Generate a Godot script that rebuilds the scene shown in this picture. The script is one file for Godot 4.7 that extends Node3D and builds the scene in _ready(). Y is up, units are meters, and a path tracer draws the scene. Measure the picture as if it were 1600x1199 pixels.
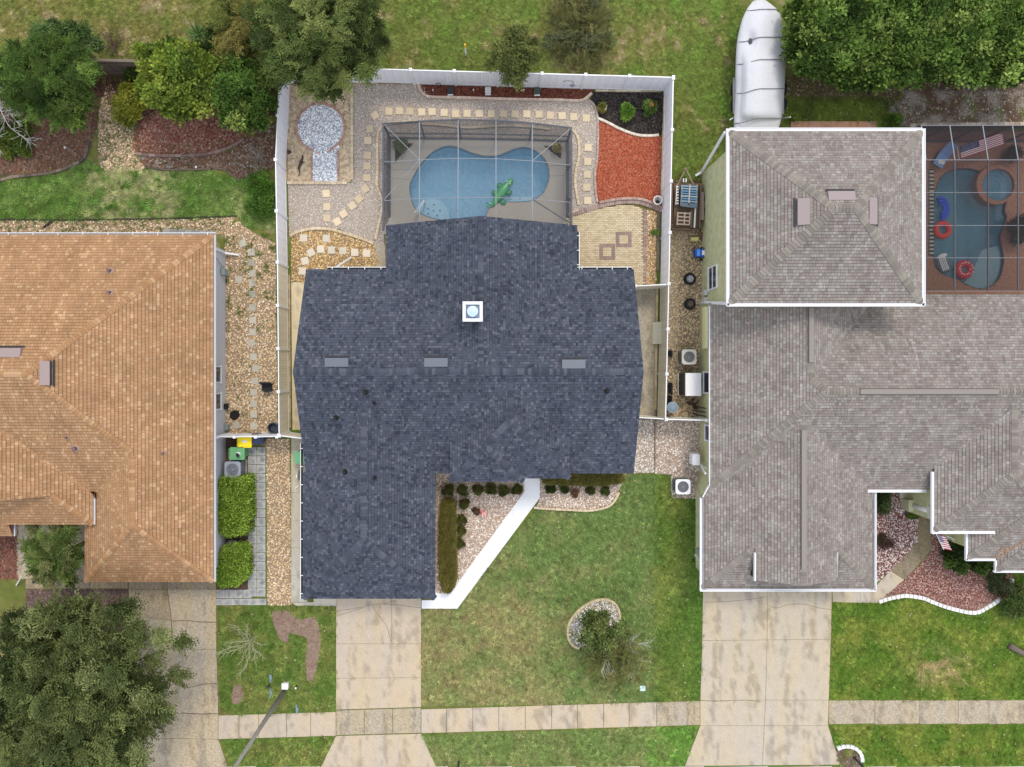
extends Node3D
# A suburban back and front yard surveyed from the air. Plan drawings are in survey units (1/28.5 m on the ground); at() turns a
# survey mark sighted at a known height into metres. y is up, north (the top of the plan) is -z.
const EYE := 39.0
const FOC := 1111.0
const NX := 770.0
const NY := 573.0
var mats := {}
var texs := {}
var taken := {}
var noise := FastNoiseLite.new()
var noise2 := FastNoiseLite.new()

class MB:
	var v := PackedVector3Array()
	var n := PackedVector3Array()
	var c := PackedColorArray()
	var col := Color.WHITE
	func tri(a: Vector3, b: Vector3, d: Vector3) -> void:
		var m := (b - a).cross(d - a)
		if m.length_squared() < 1e-14: return
		m = m.normalized()
		v.append(a); v.append(d); v.append(b)
		n.append(m); n.append(m); n.append(m)
		c.append(col); c.append(col); c.append(col)
	func quad(a: Vector3, b: Vector3, d: Vector3, e: Vector3) -> void:
		tri(a, b, d); tri(a, d, e)
	func box(at: Vector3, size: Vector3, bs := Basis()) -> void:
		var h := size * 0.5
		var p := []
		for i in 8:
			p.append(at + bs * Vector3(h.x if i & 1 else -h.x, h.y if i & 2 else -h.y, h.z if i & 4 else -h.z))
		quad(p[2], p[6], p[7], p[3]); quad(p[0], p[1], p[5], p[4])
		quad(p[4], p[5], p[7], p[6]); quad(p[1], p[0], p[2], p[3])
		quad(p[5], p[1], p[3], p[7]); quad(p[0], p[4], p[6], p[2])
	func bar(p: Vector3, q: Vector3, w: float, h: float) -> void:
		var d := q - p
		var z := d.normalized()
		var x := Vector3.UP.cross(z)
		if x.length() < 0.01: x = Vector3.RIGHT
		x = x.normalized()
		box((p + q) * 0.5, Vector3(w, h, d.length()), Basis(x, z.cross(x), z))
	func cyl(p: Vector3, q: Vector3, r0: float, r1: float, seg := 10, caps := true) -> void:
		var z := (q - p).normalized()
		var x := z.cross(Vector3.UP)
		if x.length() < 0.01: x = Vector3.RIGHT
		x = x.normalized()
		var y := z.cross(x)
		for i in seg:
			var a := TAU * i / seg
			var b := TAU * (i + 1) / seg
			var da := x * cos(a) + y * sin(a)
			var db := x * cos(b) + y * sin(b)
			quad(p + da * r0, p + db * r0, q + db * r1, q + da * r1)
			if caps:
				tri(q, q + da * r1, q + db * r1); tri(p, p + db * r0, p + da * r0)
	func lathe(at: Vector3, prof: Array, seg := 16, bs := Basis()) -> void:
		for i in seg:
			var a := TAU * i / seg
			var b := TAU * (i + 1) / seg
			for k in prof.size() - 1:
				var p: Vector2 = prof[k]
				var q: Vector2 = prof[k + 1]
				var pa := at + bs * Vector3(cos(a) * p.x, p.y, -sin(a) * p.x)
				var pb := at + bs * Vector3(cos(b) * p.x, p.y, -sin(b) * p.x)
				var qa := at + bs * Vector3(cos(a) * q.x, q.y, -sin(a) * q.x)
				var qb := at + bs * Vector3(cos(b) * q.x, q.y, -sin(b) * q.x)
				quad(pa, pb, qb, qa)
	func torus(at: Vector3, big: float, small: float, seg := 24, sg := 8, bs := Basis(), flat := 1.0) -> void:
		var prof := []
		for k in sg + 1:
			var a := TAU * k / sg
			prof.append(Vector2(big + cos(a) * small, sin(a) * small * flat))
		lathe(at, prof, seg, bs)
	func flat(poly: PackedVector2Array, y: float, up := true) -> void:
		var ix := Geometry2D.triangulate_polygon(poly)
		for i in range(0, ix.size(), 3):
			var a := poly[ix[i]]
			var b := poly[ix[i + 1]]
			var d := poly[ix[i + 2]]
			var s := (b - a).cross(d - a) < 0.0
			if s == up: tri(Vector3(a.x, y, a.y), Vector3(b.x, y, b.y), Vector3(d.x, y, d.y))
			else: tri(Vector3(a.x, y, a.y), Vector3(d.x, y, d.y), Vector3(b.x, y, b.y))
	func sides(poly: PackedVector2Array, y0: float, y1: float) -> void:
		var area := 0.0
		for i in poly.size(): area += poly[i].cross(poly[(i + 1) % poly.size()])
		for i in poly.size():
			var a := poly[i]
			var b := poly[(i + 1) % poly.size()]
			if area > 0.0:
				var t := a
				a = b
				b = t
			quad(Vector3(a.x, y0, a.y), Vector3(b.x, y0, b.y), Vector3(b.x, y1, b.y), Vector3(a.x, y1, a.y))
	func prism(poly: PackedVector2Array, y0: float, y1: float, bottom := false) -> void:
		sides(poly, y0, y1)
		flat(poly, y1)
		if bottom: flat(poly, y0, false)
	func loft(rings: Array, closed := true, cap := true) -> void:
		for k in rings.size() - 1:
			var p: PackedVector3Array = rings[k]
			var q: PackedVector3Array = rings[k + 1]
			var m := p.size()
			for i in (m if closed else m - 1):
				var j := (i + 1) % m
				quad(p[i], p[j], q[j], q[i])
		if cap:
			for e in [0, rings.size() - 1]:
				var r: PackedVector3Array = rings[e]
				var mid := Vector3.ZERO
				for p in r: mid += p
				mid /= r.size()
				for i in r.size():
					var j := (i + 1) % r.size()
					if e == 0: tri(mid, r[j], r[i])
					else: tri(mid, r[i], r[j])
	func commit(smooth := false, mat: Material = null) -> ArrayMesh:
		if smooth:
			var sum := {}
			for i in v.size():
				var k := Vector3i((v[i] * 2000.0).round())
				sum[k] = sum.get(k, Vector3.ZERO) + n[i]
			for i in v.size():
				var s: Vector3 = sum[Vector3i((v[i] * 2000.0).round())]
				if s.length() > 0.05: n[i] = s.normalized()
		var a := []
		a.resize(Mesh.ARRAY_MAX)
		a[Mesh.ARRAY_VERTEX] = v
		a[Mesh.ARRAY_NORMAL] = n
		a[Mesh.ARRAY_COLOR] = c
		var me := ArrayMesh.new()
		if v.size(): me.add_surface_from_arrays(Mesh.PRIMITIVE_TRIANGLES, a)
		if mat and v.size(): me.surface_set_material(0, mat)
		return me

func at(px: float, py: float, h := 0.0) -> Vector3:
	var k := (EYE - h) / FOC
	return Vector3((px - NX) * k, h, (py - NY) * k)
func at2(px: float, py: float, h := 0.0) -> Vector2:
	var p := at(px, py, h)
	return Vector2(p.x, p.z)
func plan(a: Array, h := 0.0) -> PackedVector2Array:      # flat list of survey marks to metres
	var r := PackedVector2Array()
	for i in range(0, a.size(), 2): r.append(at2(a[i], a[i + 1], h))
	return r
func from_zoom(a: Array, ox: float, oy: float, f: float) -> Array:
	var r := []
	for i in range(0, a.size(), 2):
		r.append(ox + a[i] / f); r.append(oy + a[i + 1] / f)
	return r
func curve(p: PackedVector2Array, closed := true, sub := 6) -> PackedVector2Array:
	var r := PackedVector2Array()
	var m := p.size()
	for i in (m if closed else m - 1):
		var a := p[(i - 1 + m) % m] if closed or i > 0 else p[0]
		var b := p[i]
		var d := p[(i + 1) % m]
		var e := p[(i + 2) % m] if closed or i + 2 < m else p[m - 1]
		for k in sub: r.append(b.cubic_interpolate(d, a, e, float(k) / sub))
	if not closed: r.append(p[m - 1])
	return r
func numbered(called: String) -> String:
	var k: int = taken.get(called, 0)
	taken[called] = k + 1
	return called if k == 0 else "%s_%03d" % [called, k]
func ordinal(i: int) -> String:
	var w := ["first", "second", "third", "fourth", "fifth", "sixth", "seventh", "eighth", "ninth", "tenth", "eleventh", "twelfth", "thirteenth", "fourteenth", "fifteenth", "sixteenth"]
	return w[i]
func tag(o: Node3D, label: String, category := "", group := "", kind := "") -> Node3D:
	if label: o.set_meta("label", label)
	if category: o.set_meta("category", category)
	if group: o.set_meta("group", group)
	if kind: o.set_meta("kind", kind)
	return o
func thing(called: String, label: String, category: String, where := Vector3.ZERO, turn := 0.0, group := "") -> Node3D:
	var o := Node3D.new()
	o.name = numbered(called)
	add_child(o)
	o.position = where
	o.rotation.y = turn
	return tag(o, label, category, group)
func setting(called: String, label := "") -> Node3D:
	var o := Node3D.new()
	o.name = numbered(called)
	add_child(o)
	return tag(o, label, "", "", "structure")
func obj(called: String, b: MB, m: Material, parent: Node3D, smooth := false) -> MeshInstance3D:
	return put_mesh(called, b.commit(smooth), m, parent)
func put_mesh(called: String, me: Mesh, m: Material, parent: Node3D, where := Transform3D()) -> MeshInstance3D:
	var o := MeshInstance3D.new()
	if parent == self: o.name = numbered(called)
	else:
		var key := str(parent.get_instance_id()) + called
		var k: int = taken.get(key, 0)
		taken[key] = k + 1
		o.name = called if k == 0 else "%s_%03d" % [called, k]
	o.mesh = me
	if m: o.material_override = m
	if m and me.get_surface_count() and me is ArrayMesh: (me as ArrayMesh).surface_set_material(0, m)
	o.transform = where
	parent.add_child(o, true)
	return o
func stuff(o: Node3D) -> Node3D:
	o.set_meta("kind", "stuff")
	return o

# ---------------------------------------------------------------- materials
func lin(r: float, g: float, b: float) -> Color:
	return Color(r, g, b).linear_to_srgb()
func grain(key: String, freq: float, lo: Color, hi: Color, oct := 3, size := 512, type := FastNoiseLite.TYPE_SIMPLEX_SMOOTH, power := 1.0) -> ImageTexture:
	if texs.has(key): return texs[key]
	var f := FastNoiseLite.new()
	f.seed = key.hash() % 1000
	f.noise_type = type
	f.frequency = freq
	f.fractal_octaves = oct
	var im := f.get_seamless_image(size, size)
	im.convert(Image.FORMAT_L8)
	var src := im.get_data()
	var lut := []
	for i in 256:
		var t := pow(i / 255.0, power)
		var q := lo.lerp(hi, t)
		lut.append([int(q.r * 255), int(q.g * 255), int(q.b * 255)])
	var out := PackedByteArray()
	out.resize(src.size() * 3)
	for i in src.size():
		var q: Array = lut[src[i]]
		out[i * 3] = q[0]
		out[i * 3 + 1] = q[1]
		out[i * 3 + 2] = q[2]
	var res := Image.create_from_data(size, size, false, Image.FORMAT_RGB8, out)
	res.generate_mipmaps()
	texs[key] = ImageTexture.create_from_image(res)
	return texs[key]
func grey(a: float) -> Color: return Color(a, a, a)
func mat(key: String, c: Color, rough := 0.9, o := {}) -> StandardMaterial3D:
	if mats.has(key): return mats[key]
	var m := StandardMaterial3D.new()
	m.resource_name = key
	m.albedo_color = c.linear_to_srgb()
	m.roughness = rough
	m.metallic_specular = o.get("spec", 0.3)
	m.metallic = o.get("metal", 0.0)
	m.vertex_color_use_as_albedo = o.get("vc", true)
	if o.has("tex"):
		m.albedo_texture = o.tex
		m.uv1_triplanar = true
		m.uv1_world_triplanar = true
		m.uv1_scale = Vector3.ONE * o.get("scale", 1.0)
	if o.has("bump"):
		m.heightmap_enabled = true
		m.heightmap_texture = o.bump
		m.heightmap_scale = o.get("bump_cm", 1.0)
		m.uv1_triplanar = true
		m.uv1_world_triplanar = true
		m.uv1_scale = Vector3.ONE * o.get("scale", 1.0)
	if o.has("alpha"):
		m.transparency = BaseMaterial3D.TRANSPARENCY_ALPHA
		m.albedo_color.a = o.alpha
	if o.has("back"):
		m.backlight_enabled = true
		m.backlight = o.back
	mats[key] = m
	return m

# ---------------------------------------------------------------- ground sheets and scattered stuff
func tone_all(_x: float, _z: float) -> Color: return Color.WHITE
func sheet(called: String, poly: PackedVector2Array, y: float, m: Material, parent: Node3D, cell := 0.3, colf = null, holes := [], relief := 0.0) -> MeshInstance3D:
	var b := MB.new()
	var lo := Vector2(1e9, 1e9)
	var hi := -lo
	for p in poly:
		lo = lo.min(p)
		hi = hi.max(p)
	var nx := int(ceil((hi.x - lo.x) / cell))
	var nz := int(ceil((hi.y - lo.y) / cell))
	var inside := PackedByteArray()
	var cols := PackedColorArray()
	var hs := PackedFloat32Array()
	for j in nz + 1:
		for i in nx + 1:
			var p := lo + Vector2(i, j) * cell
			var ok := Geometry2D.is_point_in_polygon(p, poly)
			if ok:
				for h in holes:
					if Geometry2D.is_point_in_polygon(p, h):
						ok = false
						break
			inside.append(1 if ok else 0)
			cols.append(colf.call(p.x, p.y) if (colf != null) else Color.WHITE)
			hs.append(y + (relief * (0.5 + 0.5 * noise2.get_noise_2d(p.x * 60.0, p.y * 60.0)) if relief > 0.0 else 0.0))
	for j in nz:
		for i in nx:
			var k := j * (nx + 1) + i
			var s := inside[k] + inside[k + 1] + inside[k + nx + 1] + inside[k + nx + 2]
			var p := lo + Vector2(i, j) * cell
			if s == 4:
				var a := Vector3(p.x, hs[k], p.y)
				var d := Vector3(p.x + cell, hs[k + 1], p.y)
				var e := Vector3(p.x + cell, hs[k + nx + 2], p.y + cell)
				var f := Vector3(p.x, hs[k + nx + 1], p.y + cell)
				var q := b.c.size()
				b.tri(a, f, e); b.tri(a, e, d)
				if b.c.size() == q + 6:
					b.c[q] = cols[k]; b.c[q + 1] = cols[k + nx + 2]; b.c[q + 2] = cols[k + nx + 1]
					b.c[q + 3] = cols[k]; b.c[q + 4] = cols[k + 1]; b.c[q + 5] = cols[k + nx + 2]
			else:
				var sq := PackedVector2Array([p, p + Vector2(cell, 0), p + Vector2(cell, cell), p + Vector2(0, cell)])
				var parts: Array = Array(Geometry2D.intersect_polygons(sq, poly), TYPE_NIL, "", null)
				for h in holes:
					var nxt := []
					for q in parts: nxt.append_array(Geometry2D.clip_polygons(q, h))
					parts = nxt
				b.col = cols[k]
				for q in parts: b.flat(q, y)
	return obj(called, b, m, parent)
func multi(called: String, me: Mesh, m: Material, xf: Array, cols: PackedColorArray, parent: Node3D) -> MultiMeshInstance3D:
	var mm := MultiMesh.new()
	mm.transform_format = MultiMesh.TRANSFORM_3D
	mm.use_colors = true
	mm.mesh = me
	mm.instance_count = xf.size()
	for i in xf.size():
		mm.set_instance_transform(i, xf[i])
		mm.set_instance_color(i, cols[i])
	var o := MultiMeshInstance3D.new()
	o.name = called if parent != self else numbered(called)
	o.multimesh = mm
	o.material_override = m
	parent.add_child(o, true)
	return o
func scatter(called: String, poly: PackedVector2Array, per_m2: float, me: Mesh, m: Material, parent: Node3D, y: float, smin: float, smax: float, pal: Array, tilt: float, sd: int, colf = null, holes := [], dens = null) -> MultiMeshInstance3D:
	var r := RandomNumberGenerator.new()
	r.seed = sd
	var lo := Vector2(1e9, 1e9)
	var hi := -lo
	for p in poly:
		lo = lo.min(p)
		hi = hi.max(p)
	var cnt := int((hi.x - lo.x) * (hi.y - lo.y) * per_m2)
	var xf := []
	var cols := PackedColorArray()
	for i in cnt:
		var p := Vector2(r.randf_range(lo.x, hi.x), r.randf_range(lo.y, hi.y))
		var yaw := r.randf() * TAU
		var s := r.randf_range(smin, smax)
		var t1 := r.randf_range(-tilt, tilt)
		var t2 := r.randf_range(-tilt, tilt)
		var pick := r.randi() % pal.size() if pal.size() else 0
		var br := r.randf_range(0.8, 1.2) if colf == null else r.randf_range(0.45, 1.6) * GAIN
		var keep := r.randf()
		if not Geometry2D.is_point_in_polygon(p, poly): continue
		var bad := false
		for h in holes:
			if Geometry2D.is_point_in_polygon(p, h):
				bad = true
				break
		if bad or ((dens != null) and keep > dens.call(p.x, p.y)): continue
		var bs := Basis.from_euler(Vector3(t1, yaw, t2)).scaled(Vector3.ONE * s)
		xf.append(Transform3D(bs, Vector3(p.x, y, p.y)))
		var q: Color = colf.call(p.x, p.y) if (colf != null) else pal[pick]
		cols.append(Color(q.r * br, q.g * br, q.b * br))
	var o := multi(called, me, m, xf, cols, parent)
	stuff(o)
	return o
func pebble_mesh(sd: int, flatness := 0.6) -> ArrayMesh:
	var r := RandomNumberGenerator.new()
	r.seed = sd
	var b := MB.new()
	var ring := [[], [], []]
	for k in 3:
		for i in 6:
			var a := TAU * i / 6.0 + r.randf_range(-0.25, 0.25)
			var rr: float = [0.42, 0.5, 0.28][k] * r.randf_range(0.8, 1.2)
			ring[k].append(Vector3(cos(a) * rr, [-0.2, 0.1, 0.38][k] * flatness, -sin(a) * rr * 0.75))
	for k in 2:
		for i in 6:
			var j := (i + 1) % 6
			b.quad(ring[k][i], ring[k][j], ring[k + 1][j], ring[k + 1][i])
	for i in 6: b.tri(Vector3(0, 0.42 * flatness, 0), ring[2][i], ring[2][(i + 1) % 6])
	return b.commit(true)
func chip_mesh() -> ArrayMesh:
	var b := MB.new()
	b.box(Vector3(0, 0.05, 0), Vector3(1.0, 0.12, 0.3), Basis(Vector3.UP, 0.1))
	b.box(Vector3(0.1, 0.12, 0.15), Vector3(0.7, 0.1, 0.22), Basis(Vector3.UP, 1.2))
	return b.commit()
func tuft_mesh(sd: int, blades := 9, lean := 0.9) -> ArrayMesh:
	var r := RandomNumberGenerator.new()
	r.seed = sd
	var b := MB.new()
	for i in blades:
		var a := r.randf() * TAU
		var d := Vector3(cos(a), 0, sin(a))
		var w := Vector3(-d.z, 0, d.x) * r.randf_range(0.05, 0.09)
		var o := Vector3(r.randf_range(-0.4, 0.4), 0, r.randf_range(-0.4, 0.4))
		var l := r.randf_range(0.5, 1.0)
		var q := 0.75 + 0.25 * r.randf()
		b.col = Color(q, q, q)
		b.tri(o - w, o + w, o + d * l * lean + Vector3.UP * l * 0.7)
	return b.commit()
func twig(sd: int, leaves: int, len_: float, wid: float) -> ArrayMesh:      # leaves in two ranks along a bent twig that runs along +x
	var r := RandomNumberGenerator.new()
	r.seed = sd
	var b := MB.new()
	var bend := r.randf_range(-0.25, 0.25)
	for i in leaves:
		var u := (i + 0.5) / leaves
		var p := Vector3(u - 0.35, 0.22 * u - 0.3 * u * u + r.randf_range(-0.05, 0.05), bend * u * u + r.randf_range(-0.04, 0.04))
		var s := 1.0 if i % 2 else -1.0
		var d := Vector3(r.randf_range(0.3, 1.1), r.randf_range(-0.3, 0.6), s * r.randf_range(0.4, 1.1)).normalized()
		var side := d.cross(Vector3(r.randf_range(-0.4, 0.4), 1, r.randf_range(-0.4, 0.4))).normalized()
		var L := len_ * r.randf_range(0.6, 1.3) * (1.1 - 0.5 * u)
		var q := r.randf_range(0.65, 1.0)
		b.col = Color(q, q, q * 0.9)
		var mid := p + d * L * 0.5
		b.tri(p, mid + side * wid + Vector3.UP * 0.01, p + d * L); b.tri(p, p + d * L, mid - side * wid + Vector3.UP * 0.01)
	b.col = Color(0.75, 0.6, 0.5)
	b.tri(Vector3(-0.4, 0, -0.008), Vector3(-0.4, 0, 0.008), Vector3(0.5, 0.0, bend))
	return b.commit()
# leaf sprays: small folded leaves spread through a ball of radius one half
func spray(sd: int, leaves: int, len_: float, wid: float, spread := 0.5, fold := 0.25) -> ArrayMesh:
	var r := RandomNumberGenerator.new()
	r.seed = sd
	var b := MB.new()
	for i in leaves:
		var o := Vector3(r.randf_range(-1, 1), r.randf_range(-0.6, 0.6), r.randf_range(-1, 1)) * spread
		var d := (o.normalized() + Vector3(r.randf_range(-1, 1), r.randf_range(-0.4, 0.7), r.randf_range(-1, 1)) * 0.8).normalized()
		var side := d.cross(Vector3(r.randf_range(-0.5, 0.5), 1, r.randf_range(-0.5, 0.5))).normalized()
		var up := side.cross(d).normalized()
		var L := len_ * r.randf_range(0.7, 1.25)
		var W := wid * r.randf_range(0.8, 1.2)
		var q := r.randf_range(0.7, 1.0)
		b.col = Color(q, q, q * r.randf_range(0.8, 1.0))
		var mid := o + d * L * 0.5 - up * fold * W
		b.tri(o, mid + side * W + up * fold * W, o + d * L); b.tri(o, o + d * L, mid - side * W + up * fold * W)
	return b.commit()
# ---------------------------------------------------------------- roofs and walls
class Face:
	var plan: PackedVector2Array
	var p0: Vector2
	var inw: Vector2
	var h0: float
	var pitch: float
	func h(p: Vector2) -> float: return h0 + pitch * (p - p0).dot(inw)
	func nrm() -> Vector3: return Vector3(-inw.x * pitch, 1.0, -inw.y * pitch).normalized()
	func p3(p: Vector2, lift := 0.0) -> Vector3: return Vector3(p.x, h(p) + lift, p.y)
func face(pts: Array, p0: Vector2, inw: Vector2, h0: float, pitch: float) -> Face:
	var f := Face.new()
	f.plan = PackedVector2Array()
	for i in range(0, pts.size(), 2): f.plan.append(Vector2(pts[i], pts[i + 1]))
	f.p0 = p0
	f.inw = inw
	f.h0 = h0
	f.pitch = pitch
	return f
func slab_of(f: Face, b: MB) -> void:                       # the roof deck under the shingles
	var ix := Geometry2D.triangulate_polygon(f.plan)
	for i in range(0, ix.size(), 3):
		var t := [f.plan[ix[i]], f.plan[ix[i + 1]], f.plan[ix[i + 2]]]
		if (t[1] - t[0]).cross(t[2] - t[0]) > 0.0: t = [t[0], t[2], t[1]]
		b.tri(f.p3(t[0], -0.02), f.p3(t[1], -0.02), f.p3(t[2], -0.02))
		b.tri(f.p3(t[0], -0.14), f.p3(t[2], -0.14), f.p3(t[1], -0.14))
	var m := f.plan.size()
	for i in m:
		var a := f.plan[i]
		var d := f.plan[(i + 1) % m]
		b.quad(f.p3(a, -0.14), f.p3(d, -0.14), f.p3(d, -0.02), f.p3(a, -0.02))
func shingle(f: Face, b: MB, pal: Array, course: float, tabw: float, r: RandomNumberGenerator, band: float, thick := 0.014) -> void:
	var U := Vector2(-f.inw.y, f.inw.x)
	var loc := PackedVector2Array()
	var lo := Vector2(1e9, 1e9)
	var hi := -lo
	for p in f.plan:
		var q := Vector2((p - f.p0).dot(U), (p - f.p0).dot(f.inw))
		loc.append(q)
		lo = lo.min(q)
		hi = hi.max(q)
	var dv := course * cos(atan(f.pitch))
	var v0 := lo.y
	while v0 < hi.y - 0.005:
		var v1 := minf(v0 + dv, hi.y)
		var u := lo.x - r.randf() * tabw
		while u < hi.x:
			var w := tabw * r.randf_range(0.55, 1.45)
			var u0 := u + 0.004
			var u1 := u + w - 0.004
			u += w
			var q: Color = pal[r.randi() % pal.size()]
			var mx := f.p0 + U * (u - w / 2) + f.inw * v0
			var br := r.randf_range(0.93, 1.07) * (1.0 + 0.16 * noise.get_noise_2d(mx.x * 14.0, mx.y * 14.0) + 0.10 * noise2.get_noise_2d(((mx - f.p0).dot(U)) * 30.0 + 71.0, v0 * 4.0))
			q = Color(q.r * br, q.g * br, q.b * br)
			var t := thick * r.randf_range(0.55, 1.35)
			if u1 < lo.x or u0 > hi.x: continue
			var cs := PackedVector2Array([Vector2(u0, v0), Vector2(u1, v0), Vector2(u1, v1), Vector2(u0, v1)])
			var cnt := 0
			for p in cs:
				if Geometry2D.is_point_in_polygon(p, loc): cnt += 1
			if cnt == 4:
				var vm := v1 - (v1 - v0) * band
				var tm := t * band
				b.col = q
				var A := _sp(f, U, u0, v0, t)
				var B := _sp(f, U, u1, v0, t)
				var C := _sp(f, U, u1, vm, tm)
				var D := _sp(f, U, u0, vm, tm)
				b.quad(A, D, C, B) if U.cross(f.inw) > 0 else b.quad(A, B, C, D)
				b.col = Color(q.r * 0.62, q.g * 0.6, q.b * 0.6)  # tab head darkened: course shade line painted like a printed shadow band
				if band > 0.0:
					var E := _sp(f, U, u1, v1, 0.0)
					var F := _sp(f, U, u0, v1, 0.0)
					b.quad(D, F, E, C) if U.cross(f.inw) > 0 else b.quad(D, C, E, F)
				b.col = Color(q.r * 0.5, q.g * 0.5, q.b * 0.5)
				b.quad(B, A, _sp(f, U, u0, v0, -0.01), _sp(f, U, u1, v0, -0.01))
			else:
				b.col = q
				for pc in Geometry2D.intersect_polygons(cs, loc):
					var ix := Geometry2D.triangulate_polygon(pc)
					for i in range(0, ix.size(), 3):
						var T := []
						for k in 3:
							var p: Vector2 = pc[ix[i + k]]
							T.append(_sp(f, U, p.x, p.y, t * (1.0 - (p.y - v0) / dv)))
						if (T[1] - T[0]).cross(T[2] - T[0]).y < 0.0: b.tri(T[0], T[2], T[1])
						else: b.tri(T[0], T[1], T[2])
		v0 += dv
func _sp(f: Face, U: Vector2, u: float, v: float, lift: float) -> Vector3:
	var p := f.p0 + U * u + f.inw * v
	return Vector3(p.x, f.h0 + f.pitch * v + lift, p.y)
func caps(parent: Node3D, a: Vector2, d: Vector2, f1: Face, f2: Face, m: Material, pal: Array, r: RandomNumberGenerator, step := 0.16, half := 0.17, joined := false) -> void:
	var A := f1.p3(a)
	var B := f1.p3(d)
	if B.y < A.y:
		var t := A
		A = B
		B = t
	var dir := (B - A).normalized()
	var s1 := dir.cross(f1.nrm()).normalized()
	if s1.y > 0: s1 = -s1
	var s2 := dir.cross(f2.nrm()).normalized()
	if s2.y > 0: s2 = -s2
	if s1.dot(s2) > 0.7: s2 = Vector3(-s1.x, s1.y, -s1.z)
	var kinds := []
	for k in pal.size():
		var b := MB.new()
		b.col = pal[k]
		var lo := 0.035
		var o := Vector3.UP
		var e := dir * (step * 1.06)
		for s in [s1, s2]:
			var p := o * lo
			var q: Vector3 = s * half + o * lo
			var p2 := e + o * 0.018
			var q2: Vector3 = e + s * half + o * 0.018
			if (q - p).cross(p2 - p).y > 0: b.quad(p, q, q2, p2)
			else: b.quad(p, p2, q2, q)
			b.col = Color(pal[k].r * 0.5, pal[k].g * 0.5, pal[k].b * 0.5)
			b.quad(p, q, q - o * 0.03, p - o * 0.03)
			b.quad(q, q2, q2 - o * 0.03, q - o * 0.03)
			b.col = pal[k]
		kinds.append(b.commit())
	var cnt := int(A.distance_to(B) / step)
	for i in cnt:
		put_mesh("ridge_cap", kinds[r.randi() % kinds.size()], m, parent, Transform3D(Basis(), A + dir * (i * step)))
func gutter(parent: Node3D, a: Vector2, d: Vector2, h: float, out: Vector2, w: float, m: Material, dark: Material, brackets := 0.0, bm: Material = null) -> void:
	var b := MB.new()
	var o3 := Vector3(out.x, 0, out.y)
	var A := Vector3(a.x, h, a.y)
	var D := Vector3(d.x, h, d.y)
	b.bar(A + o3 * (w - 0.015), D + o3 * (w - 0.015), 0.03, 0.13)
	b.bar(A + o3 * w * 0.5 - Vector3.UP * 0.07, D + o3 * w * 0.5 - Vector3.UP * 0.07, w - 0.04, 0.02)
	var g := obj("gutter", b, m, parent)
	var q := MB.new()
	q.bar(A + o3 * (w * 0.5 - 0.015) + Vector3.UP * 0.03, D + o3 * (w * 0.5 - 0.015) + Vector3.UP * 0.03, w - 0.034, 0.012)
	obj("gutter_guard", q, dark, g)
	if brackets > 0.0:
		var L := a.distance_to(d)
		var cnt := int(L / brackets)
		var bb := MB.new()
		bb.box(Vector3.ZERO, Vector3(w + 0.02, 0.03, 0.035), Basis(Vector3.UP, atan2(-out.y, out.x)))
		var me := bb.commit()
		for i in cnt + 1:
			var p := A.lerp(D, (i + 0.3) / (cnt + 0.6)) + o3 * (w * 0.5) + Vector3.UP * 0.075
			put_mesh("gutter_bracket", me, bm, g, Transform3D(Basis(), p))
func vent_box(parent: Node3D, called: String, c: Vector2, f: Face, L: float, D: float, m: Material, dark: Material, high := 0.16) -> void:
	# a low metal off-ridge vent: hood flush with the slope at its top edge and open towards the eave
	var U := Vector2(-f.inw.y, f.inw.x)
	var b := MB.new()
	var p := func(u: float, v: float, lift: float) -> Vector3:
		var q: Vector2 = c + U * u + f.inw * v
		return Vector3(q.x, f.h(q) + lift, q.y)
	var a := [p.call(-L / 2, -D / 2, high), p.call(L / 2, -D / 2, high), p.call(L / 2, D / 2, 0.04), p.call(-L / 2, D / 2, 0.04)]
	var z := [p.call(-L / 2, -D / 2, 0.0), p.call(L / 2, -D / 2, 0.0), p.call(L / 2, D / 2, 0.0), p.call(-L / 2, D / 2, 0.0)]
	b.quad(a[3], a[2], a[1], a[0]) if (a[2] - a[3]).cross(a[1] - a[3]).y > 0 else b.quad(a[0], a[1], a[2], a[3])
	b.quad(z[1], z[2], a[2], a[1]); b.quad(z[3], z[0], a[0], a[3])
	b.quad(a[0], a[1], a[1] - Vector3.UP * 0.05, a[0] - Vector3.UP * 0.05)
	var o := obj(called, b, m, parent)
	var q2 := MB.new()
	q2.quad(z[0], z[1], z[1] + Vector3.UP * high * 0.7, z[0] + Vector3.UP * high * 0.7)
	q2.bar(p.call(-L / 2 - 0.06, -D / 2 - 0.07, 0.03), p.call(L / 2 + 0.06, -D / 2 - 0.07, 0.03), 0.1, 0.02)
	obj("opening", q2, dark, o)
func pipe_vent(parent: Node3D, c: Vector2, f: Face, rad: float, m: Material, flash: Material, high := 0.3) -> void:
	var b := MB.new()
	var p := f.p3(c)
	b.cyl(p - Vector3.UP * 0.05, p + Vector3.UP * high, rad, rad, 12)
	var o := obj("vent_pipe", b, m, parent)
	var q := MB.new()
	q.cyl(p, p + f.nrm() * 0.05, rad * 2.2, rad * 1.5, 12)
	obj("flashing", q, flash, o)
func roof(house: Node3D, faces: Array, deck_mat: Material, sh_mat: Material, pal: Array, course: float, tabw: float, band: float, sd: int) -> MeshInstance3D:
	var d := MB.new()
	for f in faces: slab_of(f, d)
	var ro := obj("roof", d, deck_mat, house)
	var r := RandomNumberGenerator.new()
	r.seed = sd
	var s := MB.new()
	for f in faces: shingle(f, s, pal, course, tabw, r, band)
	stuff(obj("shingle_field", s, sh_mat, ro))
	return ro
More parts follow.
